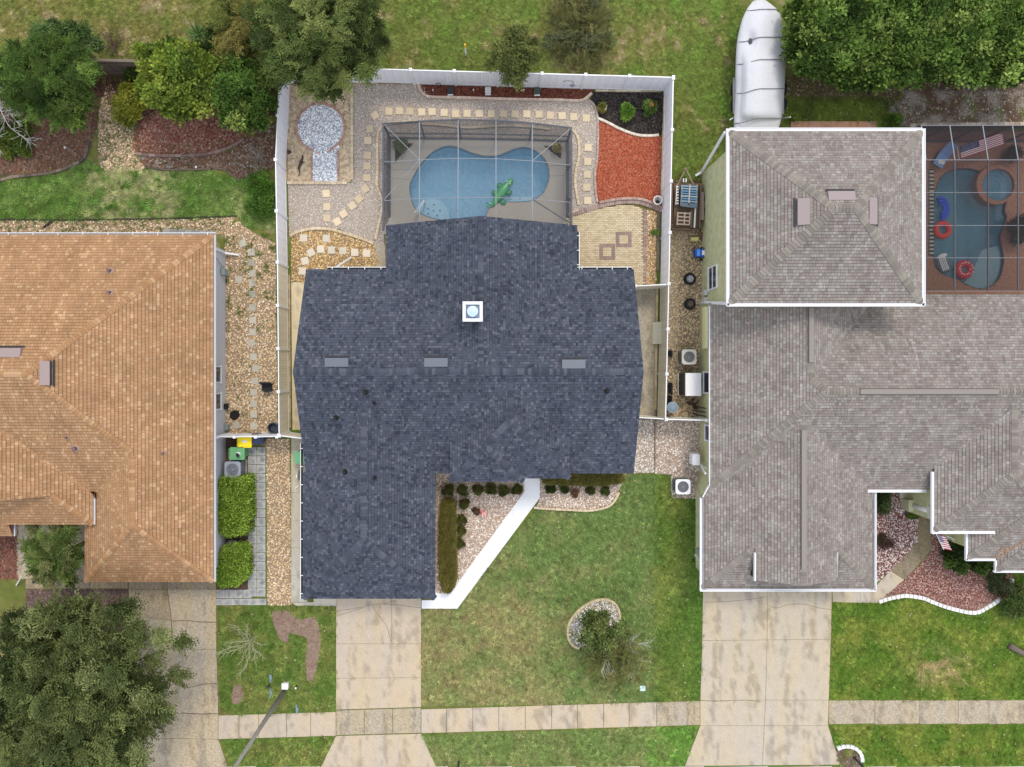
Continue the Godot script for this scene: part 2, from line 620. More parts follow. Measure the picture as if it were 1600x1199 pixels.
func window(house: Node3D, c: Vector3, w: float, h: float, out: Vector3, split := true) -> void:
	var side := Vector3.UP.cross(out)
	var bs := Basis(side, Vector3.UP, out)
	var b := MB.new()
	b.box(c + Vector3.UP * h / 2, Vector3(w + 0.1, 0.07, 0.1), bs); b.box(c - Vector3.UP * h / 2, Vector3(w + 0.14, 0.07, 0.14), bs)
	for s in [-1, 1]: b.box(c + side * s * w / 2, Vector3(0.07, h, 0.1), bs)
	if split: b.box(c, Vector3(w, 0.06, 0.09), bs)
	var o := obj("window", b, mat("white_frame", Color(0.75, 0.76, 0.78), 0.5), house)
	for k in (2 if split else 1):
		var q := MB.new()
		q.box(c + (Vector3.UP * (h / 4 if k == 0 else -h / 4) if split else Vector3.ZERO), Vector3(w - 0.08, (h / 2 if split else h) - 0.07, 0.03), bs)
		obj("pane", q, mat("dark_pane", Color(0.03, 0.033, 0.04), 0.08, {"spec": 0.5}), o)

# ---------------------------------------------------------------- fences
func vinyl_fence(label: String, marks: Array, H: float, face_mat: Material, bay := 2.44, last_post := true, called := "vinyl_fence") -> Node3D:
	var pts := plan(marks, H)
	var o := thing(called, label, "fence", Vector3(pts[0].x, 0, pts[0].y))
	var base := Vector3(pts[0].x, 0, pts[0].y)
	var pm := mat("white_vinyl", Color(0.72, 0.725, 0.75), 0.45)
	var post := MB.new()
	post.box(Vector3(0, H / 2 + 0.03, 0), Vector3(0.127, H + 0.06, 0.127))
	var post_mesh := post.commit()
	var cap := MB.new()
	cap.box(Vector3(0, H + 0.07, 0), Vector3(0.16, 0.03, 0.16))
	var h := 0.07
	for k in 4:
		var a := Vector3(-h, H + 0.085, -h).rotated(Vector3.UP, k * PI / 2) + Vector3.UP * 0
		var c := Vector3(-h, H + 0.085, h).rotated(Vector3.UP, k * PI / 2)
		cap.tri(a, c, Vector3(0, H + 0.14, 0))
	var cap_mesh := cap.commit()
	for s in pts.size() - 1:
		var A := Vector3(pts[s].x, 0, pts[s].y) - base
		var B := Vector3(pts[s + 1].x, 0, pts[s + 1].y) - base
		var d := (B - A).normalized()
		var turn := Basis(Vector3.UP, atan2(-d.z, d.x))
		var cnt := maxi(1, int(round(A.distance_to(B) / bay)))
		var L := A.distance_to(B) / cnt
		for i in cnt + (1 if s == pts.size() - 2 and last_post else 0):
			var p := A + d * L * i
			var q := put_mesh("post", post_mesh, pm, o, Transform3D(turn, p))
			put_mesh("post_cap", cap_mesh, pm, q)
		for i in cnt:
			var c := A + d * L * (i + 0.5)
			var pn := MB.new()                              # tongue and groove boards: every second one a little proud
			var nb := int(L / 0.15)
			for k in nb:
				pn.col = Color.WHITE * (1.0 - 0.03 * (k % 3))
				pn.box(Vector3((k + 0.5) * (L - 0.13) / nb - (L - 0.13) / 2, H / 2 + 0.02, 0), Vector3((L - 0.13) / nb - 0.006, H - 0.16, 0.022 + 0.004 * (k % 2)))
			var panel := put_mesh("panel", pn.commit(), face_mat, o, Transform3D(turn, c))
			var rl := MB.new()
			rl.box(Vector3(0, H - 0.04, 0), Vector3(L - 0.127, 0.12, 0.05)); rl.box(Vector3(0, 0.1, 0), Vector3(L - 0.127, 0.14, 0.05))
			put_mesh("rail", rl.commit(), pm, panel)
	return o

# ---------------------------------------------------------------- plants
func crown(parent: Node3D, c: Vector3, rad: Vector3, clumps: int, per: int, clump_r: float, sprays: Array, size: Vector2, pal: Array, m: Material, sd: int, limbs: MB = null, root := Vector3.ZERO, shell := 0.55, called := "crown", boxy := 0.0) -> void:
	var r := RandomNumberGenerator.new()
	r.seed = sd
	var xf := []
	var cl := []
	for k in sprays.size():
		xf.append([])
		cl.append(PackedColorArray())
	for k in clumps:
		var d := Vector3(r.randfn(), r.randfn() * 0.8 + 0.35, r.randfn()).normalized()
		var dist := pow(r.randf(), shell) * (0.9 + 0.32 * pow(r.randf(), 3.0))
		if boxy > 0.0: d = d.lerp(d / maxf(absf(d.x), maxf(absf(d.y), absf(d.z))), boxy)
		var cc := c + d * rad * dist * Vector3(1, 1, 1)
		var R := clump_r * r.randf_range(0.45, 1.35)
		var tone: Color = pal[r.randi() % pal.size()]
		var tb := r.randf_range(0.8, 1.2)
		if limbs and r.randf() < 0.6:
			var mid := root.lerp(cc, 0.5) + Vector3(0, -0.15 * root.distance_to(cc), 0) * 0.3
			limbs.cyl(root, mid, 0.05 + 0.012 * rad.y, 0.04, 5, false); limbs.cyl(mid, cc, 0.04, 0.012, 5, false)
		var out := (d + Vector3(0, 0.3, 0)).normalized()
		for i in per:
			var e := Vector3(r.randfn(), r.randfn() * 0.6 + 0.3, r.randfn()).normalized()
			var p := cc + (e * sqrt(r.randf()) * R) * Vector3(1, 0.6, 1) + out * r.randf_range(-0.2, 0.5) * R
			var s := r.randf_range(size.x, size.y)
			var fl := p - c
			var bs := (Basis(Vector3.UP, atan2(-fl.z, fl.x) + r.randfn() * 0.8) * Basis.from_euler(Vector3(r.randf_range(-0.6, 0.6), 0, r.randf_range(-0.5, 0.5)))).scaled(Vector3.ONE * s)
			var w := r.randi() % sprays.size()
			xf[w].append(Transform3D(bs, p))
			var br := tb * r.randf_range(0.6, 1.4)
			cl[w].append(Color(tone.r * br, tone.g * br, tone.b * br))
	for k in sprays.size():
		if xf[k].size(): stuff(multi(called, sprays[k], m, xf[k], cl[k], parent))
func tree(called: String, label: String, px: float, py: float, rx: float, rz: float, hc: float, ry: float, clumps: int, per: int, clump_r: float, sprays: Array, size: Vector2, pal: Array, sd: int, shell := 0.55, category := "tree", group := "", boxy := 0.0) -> Node3D:
	var c := at(px, py, hc)
	var o := thing(called, label, category, Vector3(c.x, 0, c.z), 0.0, group)
	var k := (EYE - hc) / FOC
	var t := MB.new()
	var r := RandomNumberGenerator.new()
	r.seed = sd
	var base := Vector3(0, maxf(0.3, hc - ry * 1.1), 0)
	var tr := clampf(rx * k * 0.06, 0.03, 0.28)
	t.cyl(Vector3(0, -0.1, 0), base, tr * 1.4, tr, 9, false)
	var limbs := MB.new()
	crown(o, Vector3(0, hc, 0), Vector3(rx * k, ry, rz * k), clumps, per, clump_r, sprays, size, pal, mat("leaf", Color(1, 1, 1), 0.75, {"spec": 0.15, "back": Color(0.25, 0.3, 0.12)}), sd, limbs, base, shell, "crown", boxy)
	var trunk := obj("trunk", t, mat("bark", Color(0.2, 0.16, 0.12), 0.95, {"tex": grain("bark", 0.03, grey(0.6), grey(1.0)), "scale": 1.0}), o)
	obj("limb", limbs, mats["bark"], trunk)
	return o
func bare_shrub(called: String, label: String, px: float, py: float, radius: float, high: float, stems: int, twigs: int, c: Color, sd: int, thick := 0.02, category := "shrub") -> Node3D:
	var g := at(px, py)
	var o := thing(called, label, category, g)
	var r := RandomNumberGenerator.new()
	r.seed = sd
	var m := mat("twig_%d" % sd, c, 0.9)
	var b := MB.new()
	for s in stems:
		var a := TAU * s / stems + r.randf_range(-0.3, 0.3)
		var p := Vector3(r.randf_range(-0.1, 0.1), 0, r.randf_range(-0.1, 0.1))
		var dir := Vector3(cos(a), high / radius * r.randf_range(0.7, 1.2), sin(a)).normalized()
		var L := sqrt(radius * radius + high * high) * r.randf_range(0.6, 1.05)
		var rad := thick * r.randf_range(0.8, 1.3)
		var seg := 5
		for k in seg:
			var q := p + dir * L / seg
			b.cyl(p, q, rad * (1.0 - 0.17 * k), rad * (1.0 - 0.17 * (k + 1)), 5, false)
			for w in twigs:
				var e := (dir + Vector3(r.randf_range(-1, 1), r.randf_range(-0.3, 0.8), r.randf_range(-1, 1)) * 0.9).normalized()
				var l := L * r.randf_range(0.1, 0.28)
				var f := p.lerp(q, r.randf())
				b.cyl(f, f + e * l, rad * 0.5, rad * 0.22, 4, false)
				b.cyl(f + e * l * 0.6, f + e * l * 0.6 + (e + Vector3(r.randf_range(-1, 1), 0.3, r.randf_range(-1, 1)) * 0.7) * l * 0.6, rad * 0.35, rad * 0.18, 4, false)
			p = q
			dir = (dir + Vector3(r.randf_range(-0.35, 0.35), r.randf_range(-0.2, 0.2), r.randf_range(-0.35, 0.35))).normalized()
	obj("stem", b, m, o)
	return o
func shrub(called: String, label: String, px: float, py: float, rx: float, rz: float, high: float, sprays: Array, size: Vector2, pal: Array, sd: int, per := 40, clumps := 14, group := "", category := "shrub") -> Node3D:
	var k := (EYE - high * 0.6) / FOC
	var c := at(px, py, high * 0.55)
	var o := thing(called, label, category, Vector3(c.x, 0, c.z), 0.0, group)
	var limbs := MB.new()
	crown(o, Vector3(0, high * 0.5, 0), Vector3(rx * k * 0.8, high * 0.45, rz * k * 0.8), clumps, per, minf(rx, rz) * k * 0.35, sprays, size, pal, mat("leaf", Color(1, 1, 1), 0.75, {"spec": 0.15, "back": Color(0.25, 0.3, 0.12)}), sd, limbs, Vector3(0, 0.02, 0), 0.5, "foliage")
	obj("stem", limbs, mat("stem_brown", Color(0.16, 0.12, 0.08), 0.9), o)
	return o
func clipped_hedge(called: String, label: String, marks: Array, high: float, sprays: Array, size: Vector2, per_m2: float, pal: Array, sd: int, round_ := 0.12, category := "hedge", solid := true) -> Node3D:
	var poly := plan(marks, high)
	var mid := Vector2.ZERO
	for p in poly: mid += p
	mid /= poly.size()
	var o := thing(called, label, category, Vector3(mid.x, 0, mid.y))
	var loc := PackedVector2Array()
	for p in poly: loc.append(p - mid)
	var inner := Geometry2D.offset_polygon(loc, -0.12)
	var r := RandomNumberGenerator.new()
	r.seed = sd
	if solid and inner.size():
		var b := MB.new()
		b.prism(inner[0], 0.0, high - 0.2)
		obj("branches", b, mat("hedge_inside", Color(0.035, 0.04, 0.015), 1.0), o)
	var lo := Vector2(1e9, 1e9)
	var hi := -lo
	for p in loc:
		lo = lo.min(p)
		hi = hi.max(p)
	var xf := []
	var cl := []
	for k in sprays.size():
		xf.append([])
		cl.append(PackedColorArray())
	var put := func(p: Vector3) -> void:
		var s := r.randf_range(size.x, size.y)
		var w := r.randi() % sprays.size()
		xf[w].append(Transform3D(Basis.from_euler(Vector3(r.randf_range(-0.6, 0.6), r.randf() * TAU, r.randf_range(-0.6, 0.6))).scaled(Vector3.ONE * s), p))
		var q: Color = pal[r.randi() % pal.size()]
		var br := r.randf_range(0.75, 1.25) * (1.0 + 0.35 * noise.get_noise_2d(p.x * 60.0 + sd, p.z * 60.0))
		cl[w].append(Color(q.r * br, q.g * br, q.b * br))
	for i in int((hi.x - lo.x) * (hi.y - lo.y) * per_m2):
		var p := Vector2(r.randf_range(lo.x, hi.x), r.randf_range(lo.y, hi.y))
		if Geometry2D.is_point_in_polygon(p, loc): put.call(Vector3(p.x, high - 0.08 + round_ * (noise2.get_noise_2d(p.x * 40.0, p.y * 40.0 + sd) - 0.3 * r.randf()), p.y))
	for i in loc.size():
		var a := loc[i]
		var d := loc[(i + 1) % loc.size()]
		for k in int(a.distance_to(d) * high * per_m2 * 0.6):
			var q := a.lerp(d, r.randf())
			put.call(Vector3(q.x, r.randf_range(0.05, high - 0.05), q.y) + Vector3(r.randf_range(-0.06, 0.06), 0, r.randf_range(-0.06, 0.06)))
	for k in sprays.size():
		if xf[k].size(): stuff(multi("foliage", sprays[k], mat("leaf", Color(1, 1, 1), 0.75, {"spec": 0.15, "back": Color(0.25, 0.3, 0.12)}), xf[k], cl[k], o))
	return o
# a row of edging bricks laid along a curve, each its own piece
func edging(called: String, label: String, path: PackedVector2Array, L: float, w: float, h: float, y: float, m: Material, pal: Array, sd: int, gap := 0.012) -> Node3D:
	var o := thing(called, label, "garden edging", Vector3(path[0].x, 0, path[0].y))
	var r := RandomNumberGenerator.new()
	r.seed = sd
	var kinds := []
	for q in pal:
		var b := MB.new()
		b.col = q
		b.box(Vector3(0, h / 2, 0), Vector3(L - gap, h, w))
		b.box(Vector3(0, h + 0.002, 0), Vector3(L - gap - 0.03, 0.012, w - 0.03))
		kinds.append(b.commit())
	var total := 0.0
	for i in path.size() - 1: total += path[i].distance_to(path[i + 1])
	var cnt := int(total / L)
	for k in cnt:
		var want := (k + 0.5) * L
		var i := 0
		while i < path.size() - 2 and want > path[i].distance_to(path[i + 1]):
			want -= path[i].distance_to(path[i + 1])
			i += 1
		var d := (path[i + 1] - path[i]).normalized()
		var p := path[i] + d * want - path[0]
		var bs := Basis(Vector3.UP, atan2(-d.y, d.x) + r.randf_range(-0.03, 0.03))
		put_mesh("brick", kinds[r.randi() % kinds.size()], m, o, Transform3D(bs, Vector3(p.x, y + r.randf_range(-0.008, 0.008), p.y)))
	return o
# ---------------------------------------------------------------- grass colours (real albedos; the sheet material carries their maximum)
const TOP := Color(0.8, 0.8, 0.46)
const GAIN := 1.85
func rel(c: Color) -> Color: return Color(c.r * GAIN / TOP.r, c.g * GAIN / TOP.g, c.b * GAIN / TOP.b)
func sx(x: float) -> float: return NX + x * FOC / EYE
func sy(z: float) -> float: return NY + z * FOC / EYE
func soft(a: float, b: float, v: float) -> float: return smoothstep(a, b, v)
func field_tone(x: float, z: float) -> Color:
	var p := sx(x)
	var q := sy(z)
	var a := noise.get_noise_2d(x * 7.0, z * 7.0)
	var b := noise2.get_noise_2d(x * 22.0, z * 22.0)
	var d := noise.get_noise_2d(x * 70.0 + 400.0, z * 70.0)
	var g := Color(0.098, 0.132, 0.03)
	var olive := Color(0.145, 0.132, 0.043)
	var straw := Color(0.27, 0.21, 0.125)
	var dry := 0.25
	if p < 350: dry = 0.75
	elif p > 1040 and p < 1160: dry = 0.05
	elif p > 840 and p < 1040: dry = 0.5
	var c := g.lerp(olive, clampf(dry + a * 0.8 + b * 0.4, 0, 1))
	c = c.lerp(straw, clampf(soft(0.25, 0.6, b + a * 0.6 + dry * 0.35 - 0.24), 0, 0.65))
	c = c.lerp(Color(0.1, 0.19, 0.03), 0.5 * soft(0.15, 0.5, noise.get_noise_2d(x * 14.0 - 90.0, z * 14.0)) * (1.0 - dry))
	if q < 110 and p > 845 and p < 965: c = c.lerp(Color(0.12, 0.11, 0.05), 0.7 * soft(845, 870, p) * (1.0 - soft(940, 965, p)))
	return c * (1.0 + 0.3 * d + 0.25 * noise2.get_noise_2d(x * 110.0, z * 110.0))
func back_tone(x: float, z: float) -> Color:                # lawn behind the tan house
	var p := sx(x)
	var a := noise.get_noise_2d(x * 12.0, z * 12.0)
	var b := noise2.get_noise_2d(x * 34.0, z * 34.0)
	var c := Color(0.07, 0.128, 0.026).lerp(Color(0.105, 0.15, 0.04), clampf(0.5 + a, 0, 1))
	var dry: float = soft(120, 160, p) * (1.0 - soft(250, 300, p)) + soft(330, 385, p) * 0.3
	c = c.lerp(Color(0.24, 0.23, 0.11), clampf(dry * (0.5 + b * 1.3 + a), 0, 0.8))
	return c * (1.0 + 0.2 * noise.get_noise_2d(x * 80.0, z * 80.0))
func front_tone(x: float, z: float) -> Color:
	var p := sx(x)
	var q := sy(z)
	var a := noise.get_noise_2d(x * 6.0 + 31.0, z * 6.0)
	var b := noise2.get_noise_2d(x * 18.0, z * 18.0)
	var e := noise.get_noise_2d(x * 60.0, z * 60.0)
	var d := noise.get_noise_2d(x * 110.0, z * 110.0)
	var side := soft(1012.0, 1032.0, p + 7.0 * b + 5.0 * e)
	if side <= 0.0: return front_left(p, q, a, b, e, d)
	if side < 1.0: return front_left(p, q, a, b, e, d).lerp(front_right(p, a, b, e, d), side)
	return front_right(p, a, b, e, d)
func front_left(p: float, q: float, a: float, b: float, e: float, d: float) -> Color:
	if true:
		var c := Color(0.10, 0.145, 0.044)
		var tan_ := soft(830, 980, q) * (1.0 - soft(820, 920, p)) * 0.5 + soft(900, 1000, q) * 0.16 - 0.06
		c = c.lerp(Color(0.205, 0.185, 0.08), clampf(tan_ + 0.09 + a * 0.5 + b * 0.4, 0, 0.85))
		c = c.lerp(Color(0.16, 0.12, 0.06), clampf(soft(0.2, 0.55, b + e * 0.5) * 0.6 * tan_ * 2.0, 0, 0.6))
		return c * (1.0 + 0.28 * e + 0.35 * d)
	return Color.BLACK
func front_right(p: float, a: float, b: float, e: float, d: float) -> Color:
	var f := Color(0.075, 0.12, 0.024).lerp(Color(0.135, 0.16, 0.04), clampf(0.35 + a * 1.2 + b * 0.5, 0, 1))
	f = f.lerp(Color(0.058, 0.115, 0.02), clampf(soft(1050, 1092, p) * 0.8 + b * 0.3, 0, 1))
	return f * (1.0 + 0.25 * e + 0.3 * d)
func verge_tone(x: float, z: float) -> Color:
	var p := sx(x)
	var a := noise.get_noise_2d(x * 8.0 + 11.0, z * 8.0)
	var b := noise2.get_noise_2d(x * 24.0, z * 24.0)
	var c := Color(0.11, 0.155, 0.046).lerp(Color(0.15, 0.16, 0.06), clampf(0.4 + a + b * 0.6, 0, 1))
	if p > 1012: c = Color(0.085, 0.165, 0.03).lerp(Color(0.15, 0.19, 0.06), clampf(0.4 + a + b, 0, 1))
	return c * (1.0 + 0.28 * noise.get_noise_2d(x * 70.0, z * 70.0) + 0.3 * noise2.get_noise_2d(x * 120.0, z * 120.0))
func left_tone(x: float, z: float) -> Color:
	var a := noise.get_noise_2d(x * 9.0 + 70.0, z * 9.0)
	var b := noise2.get_noise_2d(x * 30.0, z * 30.0)
	var c := Color(0.075, 0.12, 0.025).lerp(Color(0.135, 0.15, 0.042), clampf(0.4 + a + b * 0.7, 0, 1))
	return c * (1.0 + 0.3 * noise.get_noise_2d(x * 75.0, z * 75.0))
func right_tone(x: float, z: float) -> Color:
	var a := noise.get_noise_2d(x * 8.0 + 190.0, z * 8.0)
	var b := noise2.get_noise_2d(x * 22.0 + 50.0, z * 22.0)
	var c := Color(0.068, 0.118, 0.018).lerp(Color(0.128, 0.152, 0.03), clampf(0.35 + a * 1.3 + b * 0.6, 0, 1))
	var dry := exp(-pow((sx(x) - 1470.0) / 40.0, 2) - pow((sy(z) - 1045.0) / 24.0, 2))
	c = c.lerp(Color(0.27, 0.2, 0.105), clampf(dry * (0.55 + b * 1.5), 0, 0.85))
	return c * (1.0 + 0.25 * noise.get_noise_2d(x * 70.0, z * 70.0) + 0.3 * noise2.get_noise_2d(x * 120.0, z * 120.0))
func shade_tone(x: float, z: float) -> Color:               # lawn by the big hedge, the hedge shade put into its colour
	var a := noise.get_noise_2d(x * 9.0, z * 9.0)
	var b := noise2.get_noise_2d(x * 26.0, z * 26.0)
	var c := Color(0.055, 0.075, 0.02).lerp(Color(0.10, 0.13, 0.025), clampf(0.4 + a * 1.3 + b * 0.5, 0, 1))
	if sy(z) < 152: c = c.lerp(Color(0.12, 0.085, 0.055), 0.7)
	return c
func soil_tone(x: float, z: float) -> Color:                # bare leaf litter behind the screened pool
	var a := noise.get_noise_2d(x * 12.0, z * 12.0)
	var b := noise2.get_noise_2d(x * 30.0, z * 30.0)
	var c := Color(0.10, 0.065, 0.045).lerp(Color(0.24, 0.21, 0.18), clampf(0.4 + a * 1.3 + b * 0.6, 0, 1))
	if sy(z) < 140: c = c.lerp(Color(0.07, 0.04, 0.028), 0.75)  # hedge shade painted as dark brown along its foot
	c = c.lerp(Color(0.08, 0.11, 0.025), clampf(soft(0.25, 0.5, noise.get_noise_2d(x * 20.0 + 55.0, z * 20.0)) * 0.8, 0, 1))
	return c
func scuffed(x: float, z: float) -> Color:
	var t := 0.985 + 0.03 * noise2.get_noise_2d(x * 20.0, z * 20.0) - 0.05 * soft(0.3, 0.6, noise.get_noise_2d(x * 30.0, z * 30.0))
	return Color(t, t, t * 0.995)
func r_field(x: float, z: float) -> Color: return rel(field_tone(x, z))
func r_back(x: float, z: float) -> Color: return rel(back_tone(x, z))
func r_front(x: float, z: float) -> Color: return rel(front_tone(x, z))
func r_verge(x: float, z: float) -> Color: return rel(verge_tone(x, z))
func r_left(x: float, z: float) -> Color: return rel(left_tone(x, z))
func r_right(x: float, z: float) -> Color: return rel(right_tone(x, z))
func r_shade(x: float, z: float) -> Color: return rel(shade_tone(x, z))
func r_soil(x: float, z: float) -> Color: return rel(soil_tone(x, z))
func stained(x: float, z: float) -> Color:                  # concrete: tyre tracks and mildew
	var a := noise.get_noise_2d(x * 22.0, z * 3.6)
	var b := noise2.get_noise_2d(x * 45.0, z * 24.0)
	var t := 1.0 - 0.26 * soft(0.05, 0.6, a + b * 0.7) - 0.07 * b - 0.05 * noise.get_noise_2d(x * 90.0, z * 90.0)
	var w := 0.09 * noise.get_noise_2d(x * 16.0 + 300.0, z * 2.6)
	return Color(t * (0.95 + w * 0.6), t * 0.94, t * (0.92 - w * 1.5))

func lawn(called: String, label: String, poly: PackedVector2Array, y: float, cell: float, relf: Callable, tonef: Callable, per: float, high: float, sd: int, holes := []) -> Node3D:
	var o := setting(called, label)
	sheet("turf", poly, y, mats["grass"], o, cell, relf, holes)
	scatter("grass_blade", poly, per, tuft_mesh(sd, 7), mats["blade"], o, y, high * 1.1, high * 2.2, [], 0.25, sd, tonef, holes)
	scatter("fallen_leaf", poly, 1.3, chip_mesh(), mats["chip"], o, y + 0.06, 0.05, 0.1, [Color(0.4, 0.33, 0.22), Color(0.3, 0.2, 0.1), Color(0.5, 0.45, 0.33)], 0.5, sd + 90, null, holes)
	scatter("grass_tussock", poly, per * 0.16, tuft_mesh(sd + 50, 16, 1.1), mats["blade"], o, y, high * 2.2, high * 3.6, [], 0.2, sd + 50, tonef, holes)
	return o
func bed(called: String, label: String, poly: PackedVector2Array, y: float, m: Material, me: Mesh, pm: Material, per: float, smin: float, smax: float, pal: Array, tilt: float, sd: int, piece: String, holes := []) -> Node3D:
	var o := setting(called, label)
	sheet("soil", poly, y, m, o, 0.5, null, holes)
	scatter(piece, poly, per, me, pm, o, y + smin * 0.15, smin, smax, pal, tilt, sd, null, holes)
	return o
func slab(parent: Node3D, called: String, marks: Array, y: float, th: float, m: Material, gap := 0.012, colf = null) -> void:
	var p := plan(marks)
	var q := Geometry2D.offset_polygon(p, -gap)
	if q.is_empty(): return
	var b := MB.new()
	b.sides(q[0], y - th, y)
	if not (colf != null):
		b.flat(q[0], y)
		obj(called, b, m, parent)
		return
	var top := sheet(called, q[0], y, m, parent, 0.12, colf)
	var both := MB.new()
	both.v = top.mesh.surface_get_arrays(0)[Mesh.ARRAY_VERTEX]
	both.n = top.mesh.surface_get_arrays(0)[Mesh.ARRAY_NORMAL]
	both.c = top.mesh.surface_get_arrays(0)[Mesh.ARRAY_COLOR]
	both.v.append_array(b.v)
	both.n.append_array(b.n)
	both.c.append_array(b.c)
	top.mesh = both.commit(false, m)

func _ready() -> void:
	# camera, sky, sun, exposure
	var cam := Camera3D.new()
	cam.name = "camera"
	add_child(cam)
	cam.position = Vector3(0, EYE, 0)
	cam.rotation_degrees = Vector3(-90, 0, 0)
	cam.set_frustum(0.5 * 1199.0 / FOC, Vector2(30.0, -26.5) * 0.5 / FOC, 0.5, 400.0)
	cam.current = true
	var env := Environment.new()
	env.background_mode = Environment.BG_SKY
	var sky := Sky.new()
	var sm := ProceduralSkyMaterial.new()
	sm.sky_top_color = Color(0.93, 0.955, 1.0)
	sm.sky_horizon_color = Color(0.86, 0.885, 0.92)
	sm.sky_curve = 0.2
	sm.ground_horizon_color = Color(0.6, 0.6, 0.58)
	sm.ground_bottom_color = Color(0.4, 0.4, 0.37)
	sm.sun_angle_max = 40.0
	sm.sky_energy_multiplier = 1.0
	sky.sky_material = sm
	env.sky = sky
	env.tonemap_mode = Environment.TONE_MAPPER_LINEAR
	env.tonemap_exposure = 1.65
	env.sdfgi_enabled = true
	env.ssao_enabled = true
	env.ssil_enabled = true
	var we := WorldEnvironment.new()
	we.name = "environment"
	we.environment = env
	add_child(we)
	var sun := DirectionalLight3D.new()
	sun.name = "sun"
	sun.light_energy = 0.42
	sun.light_angular_distance = 15.0
	sun.light_color = Color(1.0, 0.965, 0.91)
	sun.shadow_enabled = true
	sun.rotation_degrees = Vector3(-58, 160, 0)
	add_child(sun)
	noise.seed = 5
	noise.frequency = 0.05
	noise.fractal_octaves = 3
	noise2.seed = 77
	noise2.frequency = 0.05
	noise2.fractal_octaves = 4
	# shared materials
	mat("grass", TOP, 0.95, {"tex": grain("turf", 0.06, grey(0.5), grey(1.0), 4), "scale": 0.9, "spec": 0.1})
	mat("blade", Color(1.25, 1.25, 1.25).clamp(), 0.85, {"spec": 0.1, "back": Color(0.2, 0.24, 0.1)})
	mat("concrete", Color(0.53, 0.44, 0.335), 0.92, {"tex": grain("concrete", 0.05, grey(0.82), grey(1.0), 5), "scale": 0.5})
	mat("concrete_old", Color(0.455, 0.385, 0.29), 0.92, {"tex": grain("concrete_old", 0.03, grey(0.76), grey(1.0), 5), "scale": 0.4})
	mat("pale_concrete", Color(0.52, 0.48, 0.40), 0.9, {"tex": grain("concrete", 0.05, grey(0.82), grey(1.0), 5), "scale": 0.5})
	mat("white_paint", Color(0.68, 0.68, 0.695), 0.6, {"tex": grain("paint", 0.02, grey(0.97), grey(1.0)), "scale": 0.4})
	mat("white_metal", Color(0.62, 0.625, 0.64), 0.4)
	mat("white_frame", Color(0.62, 0.625, 0.64), 0.5)
	mat("dark_metal", Color(0.035, 0.037, 0.042), 0.5)
	mat("black_rubber", Color(0.018, 0.018, 0.019), 0.8)
	mat("soil", Color(0.22, 0.165, 0.115), 1.0, {"tex": grain("soil", 0.05, grey(0.6), grey(1.0), 5), "scale": 0.7})
	mat("tan_soil", Color(0.42, 0.31, 0.2), 1.0, {"tex": grain("soil", 0.05, grey(0.6), grey(1.0), 5), "scale": 0.7})
	mat("pebble", Color(1, 1, 1), 0.8)
	mat("chip", Color(1, 1, 1), 0.95, {"spec": 0.1})
	mat("shingle", Color(1, 1, 1), 0.95, {"tex": grain("granule", 0.15, grey(0.72), grey(1.0), 3), "scale": 1.3, "spec": 0.15})
	mat("plain", Color(1, 1, 1), 0.6)
	mat("gloss", Color(1, 1, 1), 0.25, {"spec": 0.5})
	mat("wood", Color(0.27, 0.19, 0.13), 0.9, {"tex": grain("woodgrain", 0.04, grey(0.55), grey(1.0), 4), "scale": 1.0})
	mat("grey_wood", Color(0.3, 0.24, 0.19), 0.9, {"tex": grain("woodgrain", 0.04, grey(0.55), grey(1.0), 4), "scale": 1.0})
	mat("paver", Color(1, 1, 1), 0.92, {"tex": grain("concrete", 0.05, grey(0.82), grey(1.0), 5), "scale": 0.7})
	build_ground()
	build_paving()
	build_tan_house()
	build_slate_house()
	build_grey_house()
	build_pools()
	build_fences()
	build_beds()
	build_plants()
	build_objects()
# ---------------------------------------------------------------- ground and paving
func main_pool() -> PackedVector2Array:
	return curve(plan(from_zoom([258,590, 280,510, 330,420, 400,335, 480,278, 560,252, 640,260, 720,290, 800,318, 880,332, 960,328, 1040,300, 1120,270, 1200,262, 1270,287, 1330,335, 1370,400, 1383,480, 1370,560, 1330,632, 1270,678, 1190,699, 1010,704, 935,722, 892,765, 872,815, 860,860, 800,900, 620,900, 520,850, 420,825, 335,785, 283,715], 590, 180, 5.161)), true, 4)
func east_pool() -> PackedVector2Array:
	return curve(plan(from_zoom([430,450, 470,385, 540,352, 640,346, 735,368, 800,352, 870,365, 915,420, 915,490, 880,560, 868,620, 880,660, 858,730, 838,790, 850,850, 862,940, 840,1040, 790,1100, 720,1124, 630,1100, 560,1062, 470,1030, 415,970, 402,860, 402,700, 408,560], 1360, 180, 4.133)), true, 4)
